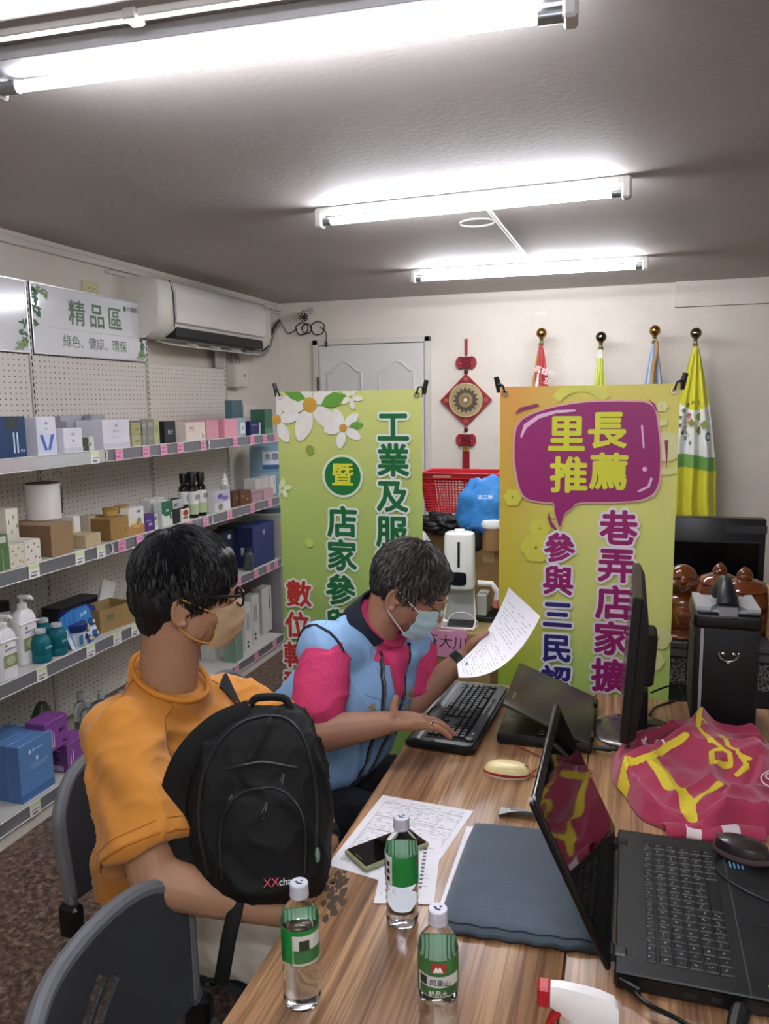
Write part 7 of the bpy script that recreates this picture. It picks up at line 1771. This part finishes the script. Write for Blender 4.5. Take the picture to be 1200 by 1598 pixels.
    hair(t, HM, 'black_hair', '0d0d10', [((-.020, 0, .046), (.107, .086, .090)), ((-.055, 0, -.005), (.072, .077, .072)), ((-.062, 0, -.055), (.044, .056, .045)), ((.042, 0, .084), (.052, .068, .034)), ((.056, 0, .062), (.036, .060, .034)), ((.010, .068, .020), (.040, .014, .040)), ((.010, -.068, .020), (.040, .014, .040)), ((.045, -.055, .035), (.030, .016, .034)), ((.045, .055, .035), (.030, .016, .034))],
         lambda p: not (p.x > .070 and p.z < .050) and not (p.x > .03 and p.z < .02) and p.z > -.07 and not (p.x > -.04 and p.z < .0), 2600, .050, .97, off, 11)
    f, o = mask(t, HM, off, 'c9ab86', 0, point=.012)
    B().tube([f(.5, k / 12) + (HM.to_3x3() @ V((.001, 0, 0))) for k in range(13)], .0014, 6).done('mask_fold', M('b5966f', .6), t)
    LP = M('dba04e', .5)
    for s, ue in ((-1, 0), (1, 1)):
        B().tube(smoothpath([f(ue, .12), HM @ V((.0, s * .083, -.004)) - off, HM @ V((-.022, s * .090, .006)) - off], 6), .0018, 6).done('ear_loop', LP, t)
        B().tube(smoothpath([HM @ V((-.038, s * .086, -.035)) - off, HM @ V((-.022, s * .080, -.056)) - off, HM @ V((.012, s * .072, -.082)) - off, f(ue, .80) + V((0, 0, -.004)), f(ue, .5)], 6), .0018, 6).done('ear_loop', LP, t)
    g = M('111114', .3)
    for s in (-1, 1):
        B().tube([HM @ V(p) - off for p in ((.100, s * .066, .012), (.06, s * .077, .012), (-.01, s * .083, .010), (-.035, s * .084, .0))], .0032, 6).done('glasses_temple', g, t)
        B().tube([HM @ V((.104 + .004 * math.cos(a), s * (.036 + .026 * math.copysign(abs(math.cos(a)) ** .6, math.cos(a))), .004 + .018 * math.copysign(abs(math.sin(a)) ** .6, math.sin(a)))) - off for a in [2 * PI * k / 28 for k in range(28)]], .0026, 6, closed=True).done('glasses_frame', g, t)
        B().poly([(s * (.036 + .024 * math.cos(a)), .004 + .016 * math.sin(a)) for a in [2 * PI * k / 20 for k in range(20)]], .1035, .1042, mtx=Matrix.Translation(-off) @ HM @ Matrix(((0, 0, 1, 0), (1, 0, 0, 0), (0, 1, 0, 0), (0, 0, 0, 1)))).done('glasses_lens', M('ffffff', .02, trans=1, ior=1.05, alpha=.15), t)
        B().ball(HM @ V((.081, s * .031, .003)) - off, .0120, 14).done('eye', M('cfc6bd', .3), t)
        B().ball(HM @ V((.0905, s * .031, .004)) - off, .0055, 12).done('iris', M('1c130e', .15), t)
        B().tube([HM @ V(p) - off for p in ((.092, s * .018, .028), (.094, s * .034, .032), (.084, s * .048, .028))], .0026, 6).done('eyebrow', M('14110f', .7), t)
    B().tube([HM @ V((.106, .012, .008)) - off, HM @ V((.109, 0, .010)) - off, HM @ V((.106, -.012, .008)) - off], .0024, 6).done('glasses_bridge', g, t)
    d = (LE - LW).normalized(); c = LW + d * .022
    u = d.orthogonal().normalized(); v = d.cross(u)
    B().rings([[c + d * z - off + u * (r_ * math.cos(a)) + v * (r_ * math.sin(a)) for a in [2 * PI * k / 24 for k in range(24)]] for z, r_ in ((-.011, .029), (-.010, .0335), (.010, .0345), (.011, .030))]).done('black_wristband', M('1a1c20', .4), t)
    q = c - off + (EYE - c).normalized() * .033
    B().ball(q, (.010, .010, .014), 14).done('watch_face', M('0c0d10', .08), t)
    # backpack held on the lap
    bo = V((-.70, 1.37, .66)); k = thing('backpack', 'black backpack standing upright on the lap of the young man', 'backpack', bo)
    BK = M('060607', .8, bump=.15, bs=500); top = P3(418, 1100, 1.56); bot = P3(405, 1388, 1.49); ax = (top - bot).normalized(); h = (top - bot).length
    side = (RT - ax * RT.dot(ax)).normalized(); dep = ax.cross(side).normalized()
    if dep.dot(EYE - bot) < 0: dep = -dep
    def bring(f_, hw, hd, sx=0, e=.6, zo=0):
        c_ = bot + ax * (h * f_) + side * sx - dep * .02; out = []
        for q_ in range(36):
            a = 2 * PI * q_ / 36; co, si = math.cos(a), math.sin(a)
            out.append(c_ + side * (hw * math.copysign(abs(co) ** e, co)) + dep * (hd * math.copysign(abs(si) ** e, si)))
        return out
    b = B(); b.rings([bring(-.03, .085, .06), bring(0, .118, .085), bring(.12, .132, .098, -.002), bring(.35, .138, .100, -.008), bring(.6, .134, .096, -.012), bring(.78, .120, .088, -.010), bring(.9, .098, .070, -.004), bring(.985, .070, .045, .004), bring(1.01, .04, .02, .004)])
    # front pocket bulging towards the camera
    b.rings([[p + dep * .045 for p in r_] for r_ in (bring(.02, .075, .06, .01), bring(.06, .088, .075, .012), bring(.30, .090, .08, .010), bring(.5, .080, .07, .008), bring(.58, .055, .05, .006))])
    o = b.done('pack_body', BK, k, off=bo); bake(o, .006, 4, cloth_post(5.5, .0115, 8, (1, 1, .7)))
    TB = bvh(o)
    def on(u, v, dd=None):
        p = bot + ax * (h * v) + side * u - bo
        return p + dep * dd if dd is not None else p
    def sf(pts, lift=.001): return surf(TB, smoothpath([on(*p) for p in pts], 6), lift, dep)
    B().tube(sf([(-.085, .12), (-.105, .35), (-.105, .6), (-.08, .8), (-.03, .92), (.04, .93), (.085, .78), (.105, .5), (.108, .2)]), .0032, 6).done('main_zip', M('26272b', .4), k)
    B().tube(sf([(-.055, .12), (-.062, .38), (-.03, .54), (.04, .56), (.085, .42), (.09, .14)]), .0026, 6).done('pocket_zip', M('26272b', .4), k)
    B().tube(sf([(-.06, .66), (.0, .70), (.07, .67)]), .0026, 6).done('pocket_zip', M('26272b', .4), k)
    for (u, v) in ((-.045, .53), (.045, .64), (.02, .50)):
        q = surf(TB, [on(u, v)], .003, dep)[0]; d_ = (-ax - side * .25).normalized(); e_ = side * .0022
        B().tube([q - e_ * .4, q + d_ * .012 - e_, q + d_ * .030 - e_ * 1.4, q + d_ * .030 + e_ * 1.4, q + d_ * .012 + e_, q + e_ * .4], .0009, 5, closed=True).done('zip_pull', M('a9aaad', .3, .9), k)
    B().tube(smoothpath([on(-.03, .96, .02), on(-.09, .88, .04), on(-.14, .72, .05), on(-.163, .52, .045), on(-.155, .30, .04), on(-.125, .12, .04), on(-.08, .04, .04)], 7), .026, 10, flat=.35, upv=tuple(dep)).done('shoulder_strap', M('080809', .8, bump=.2, bs=500), k)
    B().tube(smoothpath([on(-.035, 1.0, .0), on(-.02, 1.04, .0), on(.03, 1.04, .0), on(.045, .98, .0)], 6), .008, 8).done('grab_handle', M('0a0a0c', .8), k)
    a0 = on(-.03, .02, .05) + bo; a1 = P3(345, 1535, 1.43)
    B().tube([a0 - bo, (a0 + a1) / 2 - bo + dep * .02, a1 - bo], .014, 8, flat=.25, upv=tuple(dep)).done('hanging_strap', M('080809', .7), k)
    def word(body, size, col, u, v, bold):
        q = surf(TB, [on(u, v)], .0015, dep)[0]; n_ = (surf(TB, [on(u, v + .04)], 0, dep)[0] - surf(TB, [on(u, v - .04)], 0, dep)[0]).normalized()
        sx_ = (side + ax * .12).normalized(); z_ = sx_.cross(n_).normalized()
        l = txt(body, size, M(col, .5), k, (0, 0, 0), (0, 0, 0), bold, th=.0012); l.matrix_local = frame_from(q + z_ * .002, sx_, z_)
    word('XX', .020, 'c23b4e', .036, .105, .0004); word('change', .017, 'dcdcdc', .072, .116, .0002); word('style', .011, 'dcdcdc', .088, .085, .0002)
    q = surf(TB, [on(.112, .22)], .001, dep)[0]; B().ball(q, (.005, .006, .016), 12).done('embroidered_patch', M('7f9a8c', .6), k)
young_man()

def older_man():
    off = V((-.92, 2.05, 0)); t = thing('person', 'older man in a light blue vest and pink shirt with surgical mask, reading and typing', 'person', off)
    SK = M('a0745c', .5, sss=.12, var=.06, vs=14)
    HC = P3(638, 921, 2.22); HM = headm(HC, 6, 27, 0)
    nb = P3(592, 976, 2.24); RS = P3(508, 1020, 2.08); LS = P3(652, 1012, 2.40)
    L = (LS - RS); L.z *= .3; L.normalize(); mid = (RS + LS) / 2; pel = V((-.99, 2.0, .53))
    lean = (nb - pel).normalized(); Fv = L.cross(lean).normalized()
    if Fv.x < 0: Fv = -Fv
    nax = V((.82, 0, .57)); Fn = V((.57, 0, -.82)); Fu = V((.84, 0, -.54))
    RE = P3(492, 1146, 1.97); RW = P3(604, 1128, 1.97); LE = P3(640, 1098, 2.33); LW = P3(722, 1028, 2.36)
    b = B(); head_shapes(b, HM, 1.02)
    limb(b, [HM @ V((-.035, 0, -.045)), HM @ V((-.035, 0, -.07)), nb, mid - V((.03, 0, .05))], [.060, .058, .056, .05], n=20)
    limb(b, [mid - V((.05, 0, .10)), pel], [.07, .10]); limb(b, [RS, RE, RE * .65 + RW * .35, RW], [.050, .049, .044, .029]); limb(b, [mid - V((.04, 0, .05)), RS], [.04, .045]); limb(b, [LS, LE, LE * .6 + LW * .4, LW], [.048, .047, .042, .028]); limb(b, [mid - V((.04, 0, .05)), LS], [.04, .045])
    tip = P3(706, 1112, 2.06)
    hand(b, RW, V((tip.x - RW.x, tip.y - RW.y, -.028)), V((-.05, 0, 1)), V((-.3, 1, 0)), (.30, .24, .22, .24), .21, (1.1, -1.3), 1.1)
    ltip = P3(778, 1000, 2.40)
    hand(b, LW, ltip - LW, V((-.2, .9, .25)), V((0, 0, 1)), (.75, .8, .85, .9), .04, (.35, .35), .95)
    for s in (-1, 1):
        hp = pel + V((.02, s * .09, 0)); kn = V((-.50, hp.y + s * .04, .50)); an = V((-.60, hp.y + s * .05, .09)); limb(b, [hp, kn, an], [.075, .052, .035]); limb(b, [an, an + V((.14, 0, -.055))], [.034, .026])
    o = b.done('body', SK, t, off=off); bake(o, .0036, 4)
    PK = M('c93a6c', .85, var=.16, vs=160, bump=.1, bs=300)
    b = B()
    for S, E_, rr in ((RS, RE, (.065, .071, .073, .072)), (LS, LE, (.060, .066, .067, .066))):
        limb(b, [S, S * .75 + E_ * .25, S * .5 + E_ * .5, S * .30 + E_ * .70], rr, n=22); limb(b, [mid * .5 + S * .5 - lean * .03, S], [.05, .062])
    def tr(c, hw, hd, e=.85, Lv=None): return ring_at(c, L, Fv, hw, hd, e=e)
    b.rings([tr(mid - lean * .14, .15, .10), tr(mid - lean * .05, .155, .098), ring_at(mid * .5 + nb * .5, L, Fu, .12, .085, e=.85), ring_at(nb, L, Fn, .078, .078, e=.85), ring_at(nb + nax * .015, L, Fn, .070, .070, e=.85)])
    o = b.done('pink_shirt', PK, t, off=off); bake(o, .007, 7, cloth_post(2.2, .005, 11))
    uu, vv = L, Fn
    neck = [nb + nax * .016 + uu * (.070 * math.cos(a)) + vv * (.072 * math.sin(a)) - off for a in [2 * PI * k / 36 for k in range(36)]]
    B().tube(neck, .012, 8, closed=True, flat=.6).done('shirt_collar', M('b8315f', .85), t)
    # vest
    BL = M('8fb8e4', .7, bump=.06, bs=300); b = B()
    w = pel * .55 + mid * .45
    b.rings([tr(pel + V((.06, 0, .03)), .205, .185), tr(pel + V((.06, 0, .10)), .205, .185), tr(w + Fv * .035, .200, .180), tr(mid - lean * .14 + Fv * .015, .200, .150), tr(mid - lean * .05, .195, .118), ring_at(mid * .85 + nb * .15 + V((-.008, 0, .012)), L, Fu, .168, .100, e=.85), ring_at(mid * .35 + nb * .65 + V((-.006, 0, .008)), L, (Fu + Fn) / 2, .115, .088, e=.85), ring_at(nb - nax * .006, L, Fn, .088, .086, e=.9)])
    for S, s in ((RS, -1), (LS, 1)): limb(b, [mid + L * (s * .06) + V((-.03, 0, -.01)), S + V((-.018, 0, .010)) - L * (s * .018)], [.078, .077], n=22)
    o = b.done('blue_vest', BL, t, off=off)
    def post(co, n):
        q = co + off; return cloth_post(9.3, .0065, 8, (1, 1, .7))(co, n) + n * (.003 * math.sin(q.z * 40 + q.x * 30 + 4 * noise.noise(q * 5)))
    bake(o, .007, 6, post)
    DK = M('1d222e', .7); TV = bvh(o)
    for S, E_, s, r_ in ((RS, RE, -1, .078), (LS, LE, 1, .074)):
        d = ((S - mid).normalized() + (E_ - S).normalized() * .55).normalized(); u = d.orthogonal().normalized(); v = d.cross(u); c_ = S - off + L * (s * .006)
        B().tube(surf(TV, [c_ + u * (r_ * math.cos(a)) + v * (r_ * math.sin(a)) for a in [2 * PI * k / 44 for k in range(44)]], .001), .0042, 6, closed=True).done('armhole_piping', DK, t)
    def col(u, v):
        a = R(-38 + 256 * u); rr = .088 + .006 * v
        return nb + nax * (-.030 + .070 * v) + L * ((rr + .010) * math.cos(a)) - Fn * ((rr + .004) * math.sin(a)) - off
    B().sheet(col, 30, 5, th=.006).done('navy_collar', DK, t)
    for s in (-1, 1):
        pts = [nb + L * (s * .062) + Fn * .075, nb * .5 + mid * .5 + L * (s * .055) + Fv * .11, mid + L * (s * .040) + Fv * .150 - lean * .12, w + L * (s * .018) + Fv * .18, pel + V((.03, 0, .10)) + L * (s * .014) + Fv * .18]
        P_ = surf(TV, [p - off for p in smoothpath(pts, 6)], .001)
        B().tube(P_, .0075, 8, flat=.5).done('vest_zip', DK, t)
        B().tube([p + Fv * .005 for p in P_], .0020, 6).done('zip_teeth', M('8f959c', .3, .8), t)
        for i in range(2):   # stitched panel seams
            P_ = surf(TV, [p - off for p in smoothpath([mid + L * (s * .12) + Fv * .12 - lean * (.02 + .16 * i), mid + L * (s * .06) + Fv * .15 - lean * (.04 + .16 * i)], 5)], .0004)
            B().tube(P_, .0010, 5).done('vest_seam', M('6f97bd', .7), t)
    P_ = surf(TV, [p - off for p in smoothpath([RS + V((0, 0, .08)), mid + V((-.10, 0, .08)), LS + V((0, 0, .08))], 8)], .0004); B().tube(P_, .0011, 5).done('vest_seam', M('6f97bd', .7), t)
    B().sheet(lambda u, v: surf(TV, [nb + L * (-.052 + .104 * u) * (1 - .78 * v) + Fn * (.080 - .02 * v) + (Fv * .13 - lean * .10) * v - off], .003)[0], 14, 14, th=.002).done('shirt_front', PK, t)
    for s, chs in ((-1, '高雄市'), (1, '里辦公')):
        for i, ch in enumerate(chs):
            q = surf(TV, [mid + L * (s * .085) - lean * (.075 + .040 * i) + Fv * .2 - off], .003, Fv)[0]; N_ = TV.find_nearest(q)[1]
            g_ = txt(ch, .032, M('b39a6a', .6), t, (0, 0, 0), (0, 0, 0), .0006, th=.0015, name='stitched_character'); g_.matrix_local = frame_from(q, L - N_ * L.dot(N_), N_)
    # trousers and shoes
    b = B()
    for s in (-1, 1):
        hp = pel + V((.0, s * .085, 0)); kn = V((-.48, hp.y + s * .04, .515)); an = V((-.60, hp.y + s * .05, .12)); limb(b, [hp, (hp + kn) / 2, kn, (kn + an) / 2, an], [.11, .092, .076, .068, .060], n=20)
    limb(b, [pel + V((0, .06, 0)), pel - V((0, .06, 0))], [.12, .12], n=20)
    o = b.done('navy_trousers', M('191c26', .85), t, off=off); bake(o, .009, 6, cloth_post(1.7, .008, 10))
    for s in (-1, 1):
        an = V((-.60, pel.y + s * .135, .0)); q = B(); q.ball(an + V((.09, 0, .05)), (.12, .042, .045), 20).ball(an + V((.0, 0, .065)), (.055, .042, .055), 18); q.done('shoe', M('1b1b1d', .4), t, off=off)
        q = B(); q.rings([[V((.09 + .13 * math.cos(a), .044 * math.sin(a), z)) + an for a in [2 * PI * k / 20 for k in range(20)]] for z in (.0, .02)]); q.done('shoe_sole', BLACK, t, off=off)
    hair(t, HM, 'grey_black_hair', '2b2725', [((-.020, 0, .046), (.104, .084, .084)), ((-.052, 0, -.002), (.066, .074, .060)), ((.040, 0, .086), (.056, .062, .030)), ((.008, .068, .022), (.034, .013, .032)), ((.008, -.068, .022), (.034, .013, .032))],
         lambda p: not (p.x > .070 and p.z < .068) and not (p.x > .03 and p.z < .03) and p.z > -.045 and not (p.x > -.04 and p.z < .005), 2600, .040, .72, off, 23, 1.0, .5, (-.03, 0, .13))
    f, o = mask(t, HM, off, 'b4d3dc', 3, 'surgical_mask')
    B().tube([f(k / 20, .0) for k in range(21)], .0016, 6).done('nose_wire', M('dfe8ea', .5), t); B().tube([f(k / 20, 1.0) for k in range(21)], .0013, 6).done('mask_hem', M('dfe8ea', .5), t)
    for s, ue in ((-1, 0), (1, 1)):
        B().tube(smoothpath([f(ue, .06), HM @ V((.0, s * .081, .0)) - off, HM @ V((-.024, s * .089, .012)) - off], 6), .0019, 6).done('ear_loop', WHITE, t)
        B().tube(smoothpath([f(ue, .92), HM @ V((.0, s * .078, -.070)) - off, HM @ V((-.030, s * .084, -.050)) - off], 6), .0019, 6).done('ear_loop', WHITE, t)
        B().tube([HM @ V(p) - off for p in ((.104, s * .066, .006), (.05, s * .079, .012), (-.01, s * .083, .014), (-.034, s * .084, .004))], .0014, 6).done('glasses_temple', M('2a2422', .3, .5), t)
        B().tube([HM @ V((.108 + .002 * math.cos(a), s * (.035 + .026 * math.cos(a)), .0 + .017 * math.sin(a))) - off for a in [2 * PI * k / 24 for k in range(24)]], .0012, 6, closed=True).done('glasses_frame', M('b09a68', .25, .9), t)
        B().poly([(s * (.035 + .025 * math.cos(a)), .0 + .016 * math.sin(a)) for a in [2 * PI * k / 20 for k in range(20)]], .1075, .1082, mtx=Matrix.Translation(-off) @ HM @ Matrix(((0, 0, 1, 0), (1, 0, 0, 0), (0, 1, 0, 0), (0, 0, 0, 1)))).done('glasses_lens', M('ffffff', .02, trans=1, ior=1.05, alpha=.15), t)
        B().ball(HM @ V((.082, s * .031, .003)) - off, .0120, 14).done('eyelid', M('94634c', .5), t)
        B().tube([HM @ V((.092, s * .020, -.002)) - off, HM @ V((.0945, s * .031, -.005)) - off, HM @ V((.090, s * .042, -.003)) - off], .0012, 5).done('eyelashes', M('14110f', .6), t)
        B().tube([HM @ V(p) - off for p in ((.094, s * .016, .026), (.096, s * .032, .030), (.085, s * .047, .025))], .0024, 6).done('eyebrow', M('2a2422', .7), t)
    d = (LE - LW).normalized(); c = LW + d * .012; u = d.orthogonal().normalized(); v = d.cross(u)
    B().rings([[c + d * z - off + u * (r_ * math.cos(a)) + v * (r_ * math.sin(a)) for a in [2 * PI * k / 24 for k in range(24)]] for z, r_ in ((-.014, .029), (-.012, .034), (.012, .035), (.014, .031))]).done('black_wristband', M('15161a', .4), t)
    # ring on the ring finger of the near hand
    p = P3(675, 1131, 1.985)
    RING = p
    B().tube([p + V((.0, .0095 * math.cos(a), .0095 * math.sin(a))) - off for a in [2 * PI * k / 20 for k in range(20)]], .0016, 6, closed=True).done('silver_ring', CHROME, t)
    # the sheet he holds
    po = P3(770, 1000, 2.25); s_ = thing('held_paper', 'curled white form held up in the far hand of the man in the blue vest', 'paper', po)
    A0, A1, A2 = P3(713, 1036, 2.22), P3(760, 985, 2.37), P3(794, 917, 2.36)
    C0, C1, C2 = P3(716, 1057, 2.05), P3(788, 1036, 2.16), P3(843, 962, 2.20)
    def q2(a, b_, c_, v): return a * ((1 - v) * (1 - 2 * v)) + b_ * (4 * v * (1 - v)) + c_ * (v * (2 * v - 1))
    def f2(u, v): a = q2(A0, A1, A2, v); c_ = q2(C0, C1, C2, v); return a * (1 - u) + c_ * u - po
    B().sheet(f2, 16, 30, th=.0004).done('paper_sheet', M('eeedf2', .6), s_)
    b = B(); random.seed(9)
    nrm = ((f2(1, .5) - f2(0, .5)).cross(f2(.5, 1) - f2(.5, 0))).normalized()
    if nrm.dot(EYE - po) < 0: nrm = -nrm
    for i in range(24):
        v = .06 + i * .034 + (0.05 if i > 14 else 0); 
        if v > .95: break
        u = .12
        while u < .85:
            w_ = random.uniform(.03, .12)
            if random.random() < .7:
                q = [f2(u, v) + nrm * .0008, f2(u + w_, v) + nrm * .0008, f2(u + w_, v + .006) + nrm * .0008, f2(u, v + .006) + nrm * .0008]
                b.bm.faces.new([b.bm.verts.new(x) for x in q])
            u += w_ + random.uniform(.01, .05)
    o = b.done('printed_lines', M('a2a4ac', .6), s_); o['kind'] = 'stuff'
    b = B(); q = [f2(.3, .1), f2(.42, .1), f2(.42, .13), f2(.3, .13)]; b.bm.faces.new([b.bm.verts.new(x + nrm * .001) for x in q]); b.done('blue_stamp', M('6f7fc0', .6), s_)
older_man()
